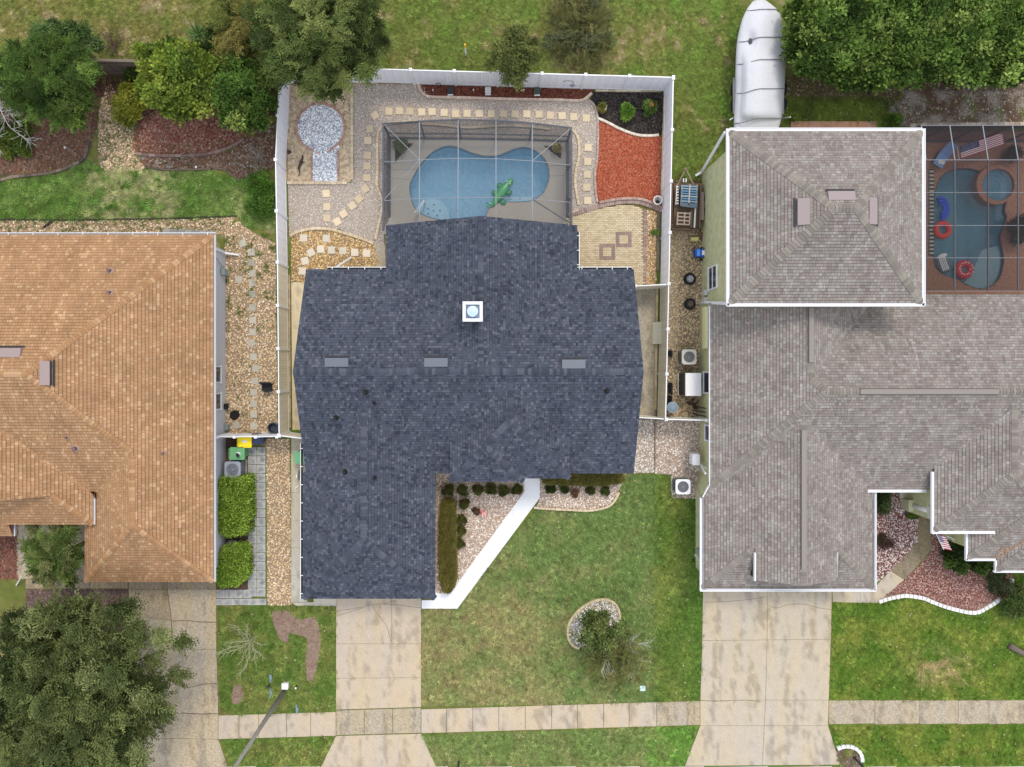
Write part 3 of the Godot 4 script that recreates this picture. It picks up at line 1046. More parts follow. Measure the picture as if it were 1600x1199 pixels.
func build_ground() -> void:
	var g := setting("ground", "rough grass and bare ground under the whole block")
	var holes := [main_pool(), east_pool()]
	var a := plan([-60, -60, 1660, -60, 1660, 1260, -60, 1260])
	sheet("terrain", a, 0.0, mats["grass"], g, 0.25, r_field, holes)
	var b := MB.new()
	b.col = rel(Color(0.13, 0.14, 0.06))
	var R := 300.0
	var lo := a[0]
	var hi := a[2]
	for q in [[Vector2(-R, -R), Vector2(R, lo.y)], [Vector2(-R, hi.y), Vector2(R, R)], [Vector2(-R, lo.y), Vector2(lo.x, hi.y)], [Vector2(hi.x, lo.y), Vector2(R, hi.y)]]:
		b.flat(PackedVector2Array([q[0], Vector2(q[1].x, q[0].y), q[1], Vector2(q[0].x, q[1].y)]), 0.0)
	obj("far_terrain", b, mats["grass"], g)
	scatter("grass_blade", plan([-30, -40, 1160, -40, 1160, 120, 1100, 300, 1054, 290, 1054, 120, 430, 110, 430, 130, -30, 130]), 75.0, tuft_mesh(3), mats["blade"], g, 0.0, 0.09, 0.2, [], 0.3, 3, field_tone)
	lawn("lawn", "mown front lawn before the slate roofed house, greener along its right edge", plan([658,952, 716,952, 757,894, 838,797, 880,800, 925,799, 955,791, 968,765, 976,742, 1050,742, 1052,776, 1088,776, 1097,815, 1097,925, 1098,1000, 1094,1096, 658,1104]), 0.005, 0.13, r_front, front_tone, 130.0, 0.055, 11)
	var dead_marks := [[425,957, 450,955, 466,968, 490,964, 497,975, 501,1000, 498,1030, 489,1062, 480,1062, 478,1030, 480,1000, 466,992, 452,990, 450,1004, 440,1002, 431,985], [366,1072, 376,1070, 380,1085, 374,1099, 362,1098]]
	var dead := [curve(plan(dead_marks[0]), true, 4), curve(plan(dead_marks[1]), true, 4)]
	lawn("lawn", "green front lawn left of the middle driveway with bare patches", plan([340,948, 524,946, 524,1112, 447,1114, 360,1119, 343,1108]), 0.005, 0.14, r_left, left_tone, 110.0, 0.06, 12, dead)
	lawn("lawn", "bright lawn right of the wide driveway", plan([1301,941, 1372,942, 1400,936, 1425,932, 1475,945, 1530,958, 1560,945, 1578,912, 1600,896, 1660,896, 1660,1093, 1295,1094]), 0.005, 0.15, r_right, right_tone, 110.0, 0.06, 13)
	lawn("verge", "grass verge between pavement and road before the slate roofed house", plan([659,1149, 1092,1135, 1069,1197, 681,1199]), 0.005, 0.14, r_verge, verge_tone, 110.0, 0.06, 14)
	lawn("verge", "grass verge between pavement and road at the right edge", plan([1294,1135, 1660,1132, 1660,1196, 1312,1197]), 0.005, 0.15, r_right, right_tone, 100.0, 0.06, 15)
	lawn("verge", "grass verge at the foot of the street lamp", plan([344,1156, 522,1151, 499,1199, 357,1199]), 0.005, 0.14, r_left, left_tone, 100.0, 0.07, 16)
	lawn("lawn", "lawn behind the tan roofed house", plan([-40,284, 40,272, 100,262, 140,250, 160,262, 215,262, 260,266, 320,266, 360,280, 385,280, 430,285, 430,360, 385,356, 372,338, 300,342, 80,346, -40,342]), 0.005, 0.15, r_back, back_tone, 100.0, 0.08, 17)
	lawn("lawn", "lawn with hedge shade in its colour between the covered boat and the big hedge", plan([1226,120, 1420,120, 1400,195, 1226,195]), 0.005, 0.15, r_shade, shade_tone, 70.0, 0.06, 18)
	var so := setting("bare_soil", "bare soil and leaf litter under the big hedge")
	sheet("soil", plan([1400,110, 1660,110, 1660,197, 1385,197]), 0.006, mats["grass"], so, 0.15, r_soil)
	scatter("leaf_litter", plan([1226,125, 1660,110, 1660,197, 1385,197, 1380,150, 1226,150]), 60.0, chip_mesh(), mats["chip"], so, 0.008, 0.05, 0.12, [Color(0.16, 0.1, 0.06), Color(0.3, 0.25, 0.2), Color(0.1, 0.06, 0.04), Color(0.4, 0.36, 0.3)], 0.3, 8)
	# dead patches in the left lawn
	for q in [[dead_marks[0], "brown dead patch bent like a hook in the left lawn"], [dead_marks[1], "small brown dead patch low in the left lawn"]]:
		var o := setting("dead_patch", q[1])
		var poly := curve(plan(q[0]), true, 4)
		sheet("thatch", poly, 0.012, mat("thatch", Color(0.42, 0.3, 0.235), 1.0, {"tex": grain("thatch", 0.12, grey(0.55), grey(1.0), 4), "scale": 0.9}), o, 0.4)
		scatter("dead_blade", poly, 260.0, tuft_mesh(5), mats["chip"], o, 0.012, 0.05, 0.1, [Color(0.36, 0.25, 0.19), Color(0.28, 0.19, 0.14), Color(0.45, 0.34, 0.27)], 0.4, 21)
	# road and kerb at the bottom edge
	var rd := setting("road", "asphalt street with a concrete kerb")
	var rb := MB.new()
	rb.flat(plan([-200, 1216, 1800, 1216, 1800, 1420, -200, 1420]), 0.006)
	obj("asphalt", rb, mat("asphalt", Color(0.06, 0.06, 0.062), 0.95, {"tex": grain("soil", 0.05, grey(0.6), grey(1.0), 5), "scale": 0.7}), rd)
	for i in 20: slab(rd, "kerb", [-200 + i * 100, 1199, -100 + i * 100, 1197, -100 + i * 100, 1216, -200 + i * 100, 1216], 0.05, 0.05, mats["pale_concrete"], 0.006)

func cracks(parent: Node3D, lines: Array, y: float, w := 0.016) -> void:
	for l in lines:
		var b := MB.new()
		var pts := curve(plan(l), false, 5)
		for i in pts.size() - 1:
			var j := 0.025 * noise.get_noise_2d(pts[i].x * 90.0, pts[i].y * 90.0)
			var k := 0.025 * noise.get_noise_2d(pts[i + 1].x * 90.0, pts[i + 1].y * 90.0)
			b.bar(Vector3(pts[i].x + j, y, pts[i].y + j), Vector3(pts[i + 1].x + k, y, pts[i + 1].y + k), w, 0.004)
		obj("crack", b, mat("crack", Color(0.1, 0.08, 0.06), 1.0), parent)
func build_paving() -> void:
	var c := mats["concrete"] as StandardMaterial3D
	var old := mats["concrete_old"] as StandardMaterial3D
	var pv := setting("pavement", "concrete pavement of square slabs along the street")
	var top := func(x: float) -> float: return 1118.0 + (x - 340.0) * (1095.0 - 1118.0) / 755.0
	var bot := func(x: float) -> float: return 1155.5 + (x - 340.0) * (1133.0 - 1155.5) / 755.0
	var js := [341, 373.5, 404, 447.6, 485.5, 525]
	for i in js.size() - 1: slab(pv, "slab", [js[i], top.call(js[i]), js[i + 1], top.call(js[i + 1]), js[i + 1], bot.call(js[i + 1]), js[i], bot.call(js[i])], 0.03, 0.05, c, 0.014, stained)
	js = [658, 697.5, 738.8, 779.4, 820.7, 862, 902, 943, 983, 1026, 1094]
	for i in js.size() - 1: slab(pv, "slab", [js[i], top.call(js[i]), js[i + 1], top.call(js[i + 1]), js[i + 1], bot.call(js[i + 1]), js[i], bot.call(js[i])], 0.03, 0.05, c if i < 9 else old, 0.014, stained)
	js = [1295, 1367, 1437, 1497, 1545, 1600, 1660]
	for i in js.size() - 1: slab(pv, "slab", [js[i], 1094.5, js[i + 1], 1094, js[i + 1], 1130.5, js[i], 1132], 0.03, 0.05, old, 0.012, stained)
	var d := setting("driveway", "middle concrete driveway below the slate roofed garage")
	slab(d, "slab", [525,900, 612,900, 612,1006, 525,1006], 0.03, 0.05, c, 0.008, stained)
	slab(d, "slab", [612,900, 658,900, 658,1006, 612,1006], 0.03, 0.05, c, 0.008, stained)
	slab(d, "slab", [525,1006, 658,1006, 658,1059, 525,1060], 0.03, 0.05, c, 0.009, stained)
	slab(d, "slab", [525,1060, 658,1059, 658,1105, 525,1109], 0.03, 0.05, c, 0.008, stained)
	for i in 3: slab(d, "slab", [525 + i * 44.3, 1110 - i * 1.3, 569.3 + i * 44.3, 1108.7 - i * 1.3, 569.3 + i * 44.3, 1147.7 - i * 1.2, 525 + i * 44.3, 1149 - i * 1.2], 0.03, 0.05, old if i < 9 else c, 0.014, stained)
	slab(d, "slab", [525,1150, 658,1146.5, 682,1199, 501,1199], 0.03, 0.05, c, 0.01, stained)
	cracks(d, [[525,955, 560,950, 590,944, 625,946, 658,950], [578,940, 590,960, 604,978, 611,1004], [526,962, 548,956, 566,950], [600,944, 620,938]], 0.031)
	d = setting("driveway", "left concrete driveway beside the big oak")
	var o2 := mat("concrete_brown", Color(0.40, 0.325, 0.23), 0.92, {"tex": grain("concrete_old", 0.03, grey(0.76), grey(1.0), 5), "scale": 0.4})
	slab(d, "slab", [40,905, 140,905, 140,920, 40,920], 0.03, 0.05, o2, 0.01, stained)
	slab(d, "slab", [140,905, 200,905, 200,920, 140,920], 0.03, 0.05, o2, 0.01, stained)
	for s in [[201,876, 262,876, 262,921, 201,921], [262,876, 338,876, 338,921, 262,921], [201,921, 262,921, 268,970, 203,963]]: slab(d, "slab", s, 0.03, 0.05, o2, 0.01, stained)
	for s in [[262,921, 338,921, 338,972, 268,970], [203,963, 268,970, 268,1015, 203,1015], [268,970, 338,972, 338,1015, 268,1015], [203,1015, 338,1015, 340,1068, 203,1072], [203,1072, 340,1068, 341,1115, 203,1114], [203,1114, 341,1115, 341,1155, 203,1153], [190,1153, 341,1155, 356,1199, 170,1199]]: slab(d, "slab", s, 0.03, 0.05, mats["concrete_tan"] if mats.has("concrete_tan") else mat("concrete_tan", Color(0.50, 0.42, 0.31), 0.92, {"tex": grain("concrete_old", 0.03, grey(0.76), grey(1.0), 5), "scale": 0.4}), 0.009, stained)
	cracks(d, [[262,921, 264,940, 267,960, 269,985, 268,1010], [270,971, 290,969, 312,972, 338,973], [292,1075, 310,1071, 328,1068, 340,1068], [285,1114, 310,1116, 341,1115]], 0.031, 0.03)
	d = setting("driveway", "wide right concrete driveway below the grey roofed garage")
	var wt := mat("concrete_grey", Color(0.51, 0.44, 0.345), 0.92, {"tex": grain("concrete", 0.05, grey(0.82), grey(1.0), 5), "scale": 0.5})
	for s in [[1099,886, 1200,886, 1198.5,1000, 1097,1001], [1200,886, 1301,886, 1298,999, 1198.5,1000], [1097,1001, 1198.5,1000, 1196,1094, 1094,1095], [1198.5,1000, 1298,999, 1295,1094, 1196,1094], [1094,1095, 1196,1094, 1194,1134, 1094,1134], [1196,1094, 1295,1094, 1294,1134, 1194,1134], [1094,1134, 1194,1134, 1191,1196, 1070,1197], [1194,1134, 1294,1134, 1313,1195, 1191,1196]]: slab(d, "slab", s, 0.03, 0.05, wt, 0.009, stained)
	cracks(d, [[1100,941, 1130,940, 1160,938, 1182,935, 1198,933], [1202,947, 1215,950, 1232,945, 1256,944, 1275,949, 1299,953], [1094,1094, 1120,1096, 1160,1094, 1190,1097]], 0.031)
	var w := setting("walkway", "freshly painted white walkway from the driveway to the front door")
	slab(w, "slab", [819,717, 843.5,717, 843.5,778, 714.6,951, 658.8,951, 658.8,938, 679,938, 679,927, 703,927, 715,911, 819,769], 0.05, 0.06, mats["white_paint"], 0.001, scuffed)
	w = setting("walkway", "cream concrete walkway down the left side of the slate roofed garage")
	for i in 6: slab(w, "slab", [455, 684 + i * 43, 480, 684 + i * 43, 480, 727 + i * 43, 455, 727 + i * 43], 0.035, 0.05, mats["pale_concrete"], 0.006, stained)
	slab(w, "slab", [456,941, 490,941, 490,946.5, 462,946.5], 0.035, 0.05, mats["pale_concrete"], 0.004)
	slab(w, "slab", [490,930, 525,930, 525,947, 490,947], 0.035, 0.05, mats["pale_concrete"], 0.004)
	w = setting("walkway", "cream concrete strip between slate roofed house and right fence")
	for i in 2: slab(w, "slab", [985, 448 + i * 103, 1025.5, 448 + i * 103, 1024, 551 + i * 103, 985, 551 + i * 103], 0.03, 0.05, mat("cream_slab", Color(0.5, 0.44, 0.34), 0.9, {"tex": grain("concrete_old", 0.03, grey(0.76), grey(1.0), 5), "scale": 0.4}), 0.004, stained)
	w = setting("walkway", "cream concrete strip between slate roofed house and left fence")
	slab(w, "slab", [455,441, 490,441, 490,672, 457,672], 0.03, 0.05, mat("cream_flat", Color(0.62, 0.53, 0.37), 0.9), 0.004, stained)
	w = setting("walkway", "brown stained entry walk of the grey roofed house")
	for s in [[1432,770, 1455,770, 1455,808, 1432,808], [1432,808, 1455,808, 1455,860, 1432,848], [1432,848, 1455,860, 1438,880, 1414,868], [1414,868, 1438,880, 1413,906, 1391,892]]: slab(w, "slab", s, 0.03, 0.05, mat("brown_slab", Color(0.27, 0.22, 0.15), 0.92, {"tex": grain("concrete_old", 0.03, grey(0.76), grey(1.0), 5), "scale": 0.4}), 0.006, stained)
	slab(w, "slab", [1391,892, 1413,906, 1372,942, 1344,942, 1344,918, 1366,918], 0.03, 0.05, mats["concrete_grey"], 0.006, stained)
	slab(w, "slab", [1300,918, 1344,918, 1344,942, 1301,941], 0.03, 0.05, mats["concrete_grey"], 0.006, stained)
	# grey pavers beside the boxwood hedges
	w = setting("paver_path", "two wide path of square grey mildewed pavers by the boxwood hedges")
	var pm := mat("grey_paver", Color(1, 1, 1), 0.95, {"tex": grain("mildew", 0.02, grey(0.78), grey(1.0), 4), "scale": 0.45})
	var r := RandomNumberGenerator.new()
	r.seed = 4
	var kinds := []
	for k in 4:
		var b := MB.new()
		b.col = Color(0.5, 0.5, 0.49)
		b.prism(PackedVector2Array([Vector2(-0.228, -0.225), Vector2(0.228, -0.225), Vector2(0.228, 0.225), Vector2(-0.228, 0.225)]), 0.0, 0.05)
		b.col = Color(0.42, 0.42, 0.41)
		b.box(Vector3(0, 0.052, 0), Vector3(0.41, 0.008, 0.41))
		for q in 4:
			b.col = Color.WHITE * (0.38 - 0.035 * q * (0.4 + 0.3 * k))
			b.cyl(Vector3(0.04 * (k - 1.5), 0.05, 0.03 * (1.5 - k)), Vector3(0.04 * (k - 1.5), 0.0575 + 0.001 * q, 0.03 * (1.5 - k)), 0.19 - 0.035 * q, 0.19 - 0.035 * q, 11)
		kinds.append(b.commit())
	for i in 17:
		for k in 2: put_mesh("paver", kinds[r.randi() % 4], pm, w, Transform3D(Basis(Vector3.UP, r.randf_range(-0.02, 0.02)), at(394.5 + k * 13.8, 705.5 + i * 13.75) + Vector3.UP * r.randf_range(0, 0.006)))
	for i in 4: put_mesh("paver", kinds[r.randi() % 4], pm, w, Transform3D(Basis(), at(345 + i * 13.9, 928)))
	for i in 6: put_mesh("paver", kinds[r.randi() % 4], pm, w, Transform3D(Basis().scaled(Vector3(1, 1, 0.75)), at(345 + i * 12.9, 940.5)))
	# terracotta strip behind the tower
	w = setting("walkway", "terracotta painted concrete strip behind the two storey block")
	slab(w, "slab", [1236,190, 1370,190, 1370,215, 1236,215], 0.04, 0.05, mat("terracotta", Color(0.5, 0.27, 0.18), 0.85), 0.0, stained)
# ---------------------------------------------------------------- the three houses
func V(x: float, y: float) -> Vector2: return Vector2(x, y)
func house_body(o: Node3D, outline: Array, h: float, m: Material) -> void:
	var p := PackedVector2Array()
	for i in range(0, outline.size(), 2): p.append(Vector2(outline[i], outline[i + 1]))
	var b := MB.new()
	b.prism(p, 0.0, h)
	obj("wall", b, m, o)
func doorway(o: Node3D, called: String, c: Vector3, w: float, h: float, rows: int, m: Material) -> void:
	var b := MB.new()
	for s in [-1, 1]: b.box(c + Vector3(s * (w / 2 + 0.05), h / 2, 0.02), Vector3(0.1, h + 0.1, 0.1))
	b.box(c + Vector3(0, h + 0.05, 0.02), Vector3(w, 0.1, 0.1))
	var d := obj(called, b, m, o)
	for k in rows:
		b = MB.new()
		b.box(c + Vector3(0, (k + 0.5) * h / rows, 0.0), Vector3(w, h / rows - 0.02, 0.05))
		b.box(c + Vector3(0, (k + 0.5) * h / rows, 0.03), Vector3(w - 0.3, h / rows - 0.2, 0.02))
		obj("panel", b, m, d)
func soffit(o: Node3D, outline: Array, h: float, m: Material) -> void:
	var p := PackedVector2Array()
	for i in range(0, outline.size(), 2): p.append(Vector2(outline[i], outline[i + 1]))
	var q := Geometry2D.offset_polygon(p, -0.02)
	var b := MB.new()
	b.prism(q[0], h - 0.2, h - 0.16, true)
	b.sides(q[0], h - 0.16, h - 0.03)
	obj("fascia", b, m, o)
func build_tan_house() -> void:
	var o := thing("house", "house under a tan shingle hip roof at the left edge", "house", Vector3.ZERO)
	var p := 0.54
	var E := -14.28
	var N := -6.73
	var S := 7.44
	var f := [
		face([E, N, E, 11.0, -17.56, 7.72, -17.56, 4.16, -21.365, 0.355], V(E, 0), V(-1, 0), 2.7, p),
		face([E, N, -21.365, 0.355, -26.9, 0.355, -34, N], V(0, N), V(0, 1), 2.7, p),
		face([E, 11.0, -20.84, 11.0, -17.56, 7.72], V(0, 11), V(0, -1), 2.7, p),
		face([-20.84, 11.0, -20.84, S, -17.56, 4.16, -17.56, 7.72], V(-20.84, 0), V(1, 0), 2.7, p),
		face([-17.56, 4.16, -20.84, S, -34, S, -26.9, 0.355, -21.365, 0.355], V(0, S), V(0, -1), 2.7, p),
		face([-20.08, 7.94, -20.08, 6.33, -24.6, 1.81, -24.6, 6.45, -21.69, 6.33], V(-20.08, 0), V(-1, 0), 3.3, p),
		face([-20.08, 7.94, -21.69, 6.33, -24.6, 6.33, -24.6, 7.94], V(0, 7.94), V(0, -1), 3.3, p),
		face([-24.5, 8.66, -24.5, 7.6, -25.6, 6.6, -31, 6.6, -31, 8.66], V(0, 8.66), V(0, -1), 2.7, p)]
	var pal := [Color(0.45, 0.262, 0.142), Color(0.43, 0.25, 0.134), Color(0.465, 0.274, 0.15), Color(0.44, 0.257, 0.14), Color(0.42, 0.24, 0.127), Color(0.45, 0.267, 0.147), Color(0.44, 0.255, 0.137), Color(0.46, 0.27, 0.147), Color(0.43, 0.25, 0.132), Color(0.56, 0.36, 0.21), Color(0.5, 0.31, 0.175)]
	var dk := mat("roof_deck_brown", Color(0.2, 0.1, 0.06), 0.95)
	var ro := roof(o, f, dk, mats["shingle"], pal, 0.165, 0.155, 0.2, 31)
	var r := RandomNumberGenerator.new()
	r.seed = 8
	var cp := [Color(0.44, 0.255, 0.135), Color(0.41, 0.228, 0.118), Color(0.47, 0.28, 0.15), Color(0.54, 0.34, 0.195), Color(0.39, 0.215, 0.11), Color(0.43, 0.245, 0.125)]
	caps(ro, V(E, N), V(-21.365, 0.355), f[0], f[1], mats["shingle"], cp, r, 0.165, 0.15)
	caps(ro, V(-17.56, 4.16), V(-21.365, 0.355), f[0], f[4], mats["shingle"], cp, r, 0.165, 0.15)
	caps(ro, V(-26.0, 0.355), V(-21.365, 0.355), f[1], f[4], mats["shingle"], cp, r, 0.165, 0.15)
	caps(ro, V(-17.56, 7.72), V(-17.56, 4.16), f[0], f[3], mats["shingle"], cp, r, 0.17, 0.17)
	caps(ro, V(E, 11), V(-17.56, 7.72), f[0], f[2], mats["shingle"], cp, r, 0.165, 0.15)
	caps(ro, V(-20.84, 11), V(-17.56, 7.72), f[3], f[2], mats["shingle"], cp, r, 0.165, 0.15)
	caps(ro, V(-20.08, 7.94), V(-21.69, 6.33), f[5], f[6], mats["shingle"], cp, r, 0.17, 0.17)
	var wm := mat("pale_stucco", Color(0.52, 0.53, 0.57), 0.9, {"tex": grain("stucco", 0.08, grey(0.9), grey(1.0)), "scale": 0.8})
	house_body(o, [-14.65, -6.35, -14.65, 10.65, -20.5, 10.65, -20.5, 7.1, -34, 7.1, -34, -6.35], 2.58, wm)
	house_body(o, [-20.4, 6.9, -20.4, 7.6, -24.3, 7.6, -24.3, 6.9], 3.15, wm)
	soffit(o, [E, N, E, 11, -20.84, 11, -20.84, S, -34, S, -34, N], 2.7, mats["white_metal"])
	soffit(o, [-20.08, 6.6, -20.08, 7.94, -24.6, 7.94, -24.6, 6.6], 3.3, mat("tan_trim", Color(0.4, 0.24, 0.15), 0.8))
	doorway(o, "garage_door", Vector3(-17.4, 0.03, 10.66), 4.7, 2.15, 4, mats["white_metal"])
	var dg := mats["dark_metal"] as Material
	gutter(o, V(E, N), V(E, 11), 2.66, V(1, 0), 0.11, mats["white_metal"], mat("gutter_guard_dark", Color(0.2, 0.18, 0.19), 0.7))  # dark guard strip over the gutter trough
	gutter(o, V(-34, N), V(E + 0.11, N), 2.66, V(0, -1), 0.11, mats["white_metal"], mats["gutter_guard_dark"], 1.3, mats["white_metal"])
	gutter(o, V(-20.08, 6.5), V(-20.08, 7.94), 3.26, V(1, 0), 0.09, mats["white_metal"], mats["gutter_guard_dark"])
	gutter(o, V(-24.5, 7.4), V(-24.5, 8.66), 2.66, V(1, 0), 0.1, mats["white_metal"], mats["gutter_guard_dark"])
	# leaves that have gathered at the head of the entry gutter
	var lb := MB.new()
	for i in 26:
		lb.col = [Color(0.16, 0.07, 0.04), Color(0.25, 0.12, 0.07), Color(0.1, 0.05, 0.03)][r.randi() % 3]
		lb.box(Vector3(-20.05 + r.randf_range(-0.12, 0.14), 3.36, 6.05 + r.randf_range(-0.35, 0.55)), Vector3(0.12, 0.03, 0.06), Basis(Vector3.UP, r.randf() * TAU))
	stuff(obj("leaf_litter", lb, mats["chip"], o))
	for q in [[39, 552, 4.9, f[1]], [83, 583, 5.6, f[0]]]:
		var c := at2(q[0], q[1], q[2])
		vent_box(o, "roof_vent", c, q[3], 1.12, 0.42, mat("brown_metal", Color(0.26, 0.2, 0.195), 0.45), dg, 0.2)
	for q in [[168, 422, 4.0, 1, 0.09], [172, 457, 4.4, 1, 0.07], [112, 702, 4.9, 4, 0.1], [103, 684, 5.0, 4, 0.05], [260, 707, 3.5, 0, 0.05]]:
		pipe_vent(o, at2(q[0], q[1], q[2]), f[q[3]], q[4], mat("vent_brown", Color(0.13, 0.08, 0.09), 0.6), mat("vent_flash", Color(0.3, 0.2, 0.16), 0.7), 0.22)
	for z in [0.42, 1.85]: window(o, Vector3(-14.62, 1.5, z), 0.85, 1.3, Vector3(1, 0, 0), false)
	# downspout with its elbow at the north east corner, and the wire that hangs beside it
	var d := MB.new()
	d.bar(Vector3(E + 0.05, 2.6, N + 0.25), Vector3(-14.58, 2.25, N + 0.55), 0.08, 0.1); d.bar(Vector3(-14.58, 2.3, N + 0.55), Vector3(-14.58, 0.3, N + 0.55), 0.08, 0.1); d.bar(Vector3(-14.58, 0.35, N + 0.55), Vector3(-13.9, 0.1, N + 0.62), 0.1, 0.09)
	obj("downspout", d, mats["white_metal"], o)
	d = MB.new()
	d.cyl(Vector3(-14.3, 2.55, N + 0.5), Vector3(-14.56, 1.6, N + 1.0), 0.012, 0.012, 5); d.cyl(Vector3(-14.56, 1.6, N + 1.0), Vector3(-14.56, 0.1, N + 1.6), 0.012, 0.012, 5)
	obj("cable", d, mats["dark_metal"], o)
	d = MB.new()
	d.box(Vector3(-14.5, 0.6, -5.1), Vector3(0.2, 0.5, 0.35))
	obj("meter_box", d, mat("box_grey", Color(0.22, 0.26, 0.26), 0.6), o)

func build_slate_house() -> void:
	var o := thing("house", "house under a dark slate blue shingle roof in the middle", "house", Vector3.ZERO)
	var p := 0.46
	var L := -9.54
	var R := 7.2
	var N := -4.97
	var S := 5.46
	var f := [
		face([L, N, -5.46, N, -0.575, -0.085, 4.31, N, R, N, R, 0.245, L, 0.245], V(0, N), V(0, 1), 2.7, p),
		face([-5.46, -7.22, -5.46, N, -0.575, -0.085, -0.575, -7.22], V(-5.46, 0), V(1, 0), 2.7, p),
		face([4.31, -7.22, -0.575, -7.22, -0.575, -0.085, 4.31, N], V(4.31, 0), V(-1, 0), 2.7, p),
		face([L, 0.245, R, 0.245, R, S, -2.94, S, -6.32, 2.08, L, 5.3], V(0, S), V(0, -1), 2.7, p),
		face([-9.7, 11.86, -9.7, S, -6.32, 2.08, -6.32, 8.48], V(-9.7, 0), V(1, 0), 2.7, p),
		face([-2.94, 11.86, -6.32, 8.48, -6.32, 2.08, -2.94, S], V(-2.94, 0), V(-1, 0), 2.7, p),
		face([-9.7, 11.86, -2.94, 11.86, -6.32, 8.48], V(0, 11.86), V(0, -1), 2.7, p),
		face([-2.14, 5.745, -2.14, 3.61, 0.845, 0.627, 0.845, 2.6, -0.305, 3.75, -0.305, 3.91], V(-2.14, 0), V(1, 0), 3.55, p),
		face([-2.14, 5.745, 1.53, 5.745, -0.305, 3.91], V(0, 5.745), V(0, -1), 3.55, p),
		face([1.53, 5.745, 1.53, 5.585, -0.305, 3.75, -0.305, 3.91], V(1.53, 0), V(-1, 0), 3.55, p),
		face([1.53, 5.585, 3.83, 5.585, 0.845, 2.6, -0.305, 3.75], V(0, 5.585), V(0, -1), 3.55, p),
		face([3.83, 5.585, 0.845, 2.6, 0.845, 0.627, 3.83, 3.61], V(3.83, 0), V(-1, 0), 3.55, p)]
	var pal := [Color(0.081, 0.091, 0.121), Color(0.075, 0.085, 0.114), Color(0.089, 0.1, 0.131), Color(0.08, 0.09, 0.119), Color(0.084, 0.093, 0.125), Color(0.108, 0.119, 0.15), Color(0.062, 0.071, 0.097), Color(0.087, 0.1, 0.132), Color(0.083, 0.094, 0.123), Color(0.13, 0.14, 0.172), Color(0.052, 0.06, 0.084)]
	var dk := mat("roof_deck_dark", Color(0.03, 0.032, 0.04), 0.95)
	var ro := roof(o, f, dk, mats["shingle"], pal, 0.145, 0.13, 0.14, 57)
	var r := RandomNumberGenerator.new()
	r.seed = 9
	var cp := [Color(0.076, 0.085, 0.113), Color(0.06, 0.068, 0.092), Color(0.09, 0.1, 0.13), Color(0.112, 0.122, 0.152)]
	caps(ro, V(L, 0.245), V(R, 0.245), f[0], f[3], mats["shingle"], cp, r, 0.17, 0.17)
	caps(ro, V(-0.575, -7.22), V(-0.575, -0.1), f[1], f[2], mats["shingle"], cp, r, 0.17, 0.15)
	caps(ro, V(-6.32, 2.08), V(-6.32, 8.48), f[4], f[5], mats["shingle"], cp, r, 0.17, 0.17)
	caps(ro, V(-9.7, 11.86), V(-6.32, 8.48), f[4], f[6], mats["shingle"], cp, r, 0.17, 0.17)
	caps(ro, V(-2.94, 11.86), V(-6.32, 8.48), f[5], f[6], mats["shingle"], cp, r, 0.17, 0.17)
	caps(ro, V(0.845, 0.63), V(0.845, 2.6), f[7], f[11], mats["shingle"], cp, r, 0.17, 0.17)
	caps(ro, V(3.83, 5.585), V(0.845, 2.6), f[11], f[10], mats["shingle"], cp, r, 0.17, 0.17)
	caps(ro, V(-0.305, 3.75), V(0.845, 2.6), f[7], f[10], mats["shingle"], cp, r, 0.17, 0.17)
	caps(ro, V(-2.14, 5.745), V(-0.305, 3.91), f[7], f[8], mats["shingle"], cp, r, 0.17, 0.17)
	caps(ro, V(1.53, 5.745), V(-0.305, 3.91), f[9], f[8], mats["shingle"], cp, r, 0.17, 0.15)
	var wm := mat("cream_stucco", Color(0.55, 0.49, 0.37), 0.9, {"tex": grain("stucco", 0.08, grey(0.9), grey(1.0)), "scale": 0.8})
	house_body(o, [-9.2, -4.6, -5.1, -4.6, -5.1, -6.9, 3.95, -6.9, 3.95, -4.6, 6.85, -4.6, 6.85, 5.1, -3.3, 5.1, -3.3, 11.5, -9.35, 11.5], 2.6, wm)
	house_body(o, [-1.8, 3.0, 3.5, 3.0, 3.5, 5.0, -1.8, 5.0], 3.4, wm)
	var gb := MB.new()                                      # gable ends under the rakes
	for x in [-9.2, 6.85]: gb.tri(Vector3(x, 2.5, -4.7), Vector3(x, 2.5, 5.2), Vector3(x, 4.85, 0.245))
	gb.tri(Vector3(-5.1, 2.5, -6.9), Vector3(3.95, 2.5, -6.9), Vector3(-0.575, 4.7, -6.9))
	obj("gable", gb, wm, o)
	var fa := mat("dark_trim", Color(0.05, 0.052, 0.065), 0.7)
	soffit(o, [L, N, -5.46, N, -5.46, -7.0, 4.31, -7.0, 4.31, N, R, N, R, S, -2.94, S, -2.94, 11.86, -9.7, 11.86, -9.7, S, L, S], 2.7, fa)
	soffit(o, [-2.14, 4.2, -2.14, 5.745, 1.53, 5.745, 1.53, 5.585, 3.83, 5.585, 3.83, 4.2], 3.55, fa)
	doorway(o, "garage_door", Vector3(-6.3, 0.03, 11.51), 4.6, 2.15, 4, mats["white_metal"])
	doorway(o, "front_door", Vector3(2.15, 0.05, 5.11), 0.95, 2.1, 2, mats["white_metal"])
	var bl := mats["black_rubber"] as Material
	var wh := mats["white_metal"] as Material
	gutter(o, V(-9.7, 3.9), V(-9.7, 11.86), 2.66, V(-1, 0), 0.13, wh, bl, 0.95, wh)
	gutter(o, V(-5.46, N), V(L + 1.1, N), 2.66, V(0, -1), 0.12, wh, bl, 0.9, wh)
	gutter(o, V(4.31, N), V(R - 0.1, N), 2.66, V(0, -1), 0.12, wh, bl, 0.72, wh)
	gutter(o, V(4.31, -6.9), V(4.31, N), 2.66, V(1, 0), 0.12, wh, bl, 0.72, wh)
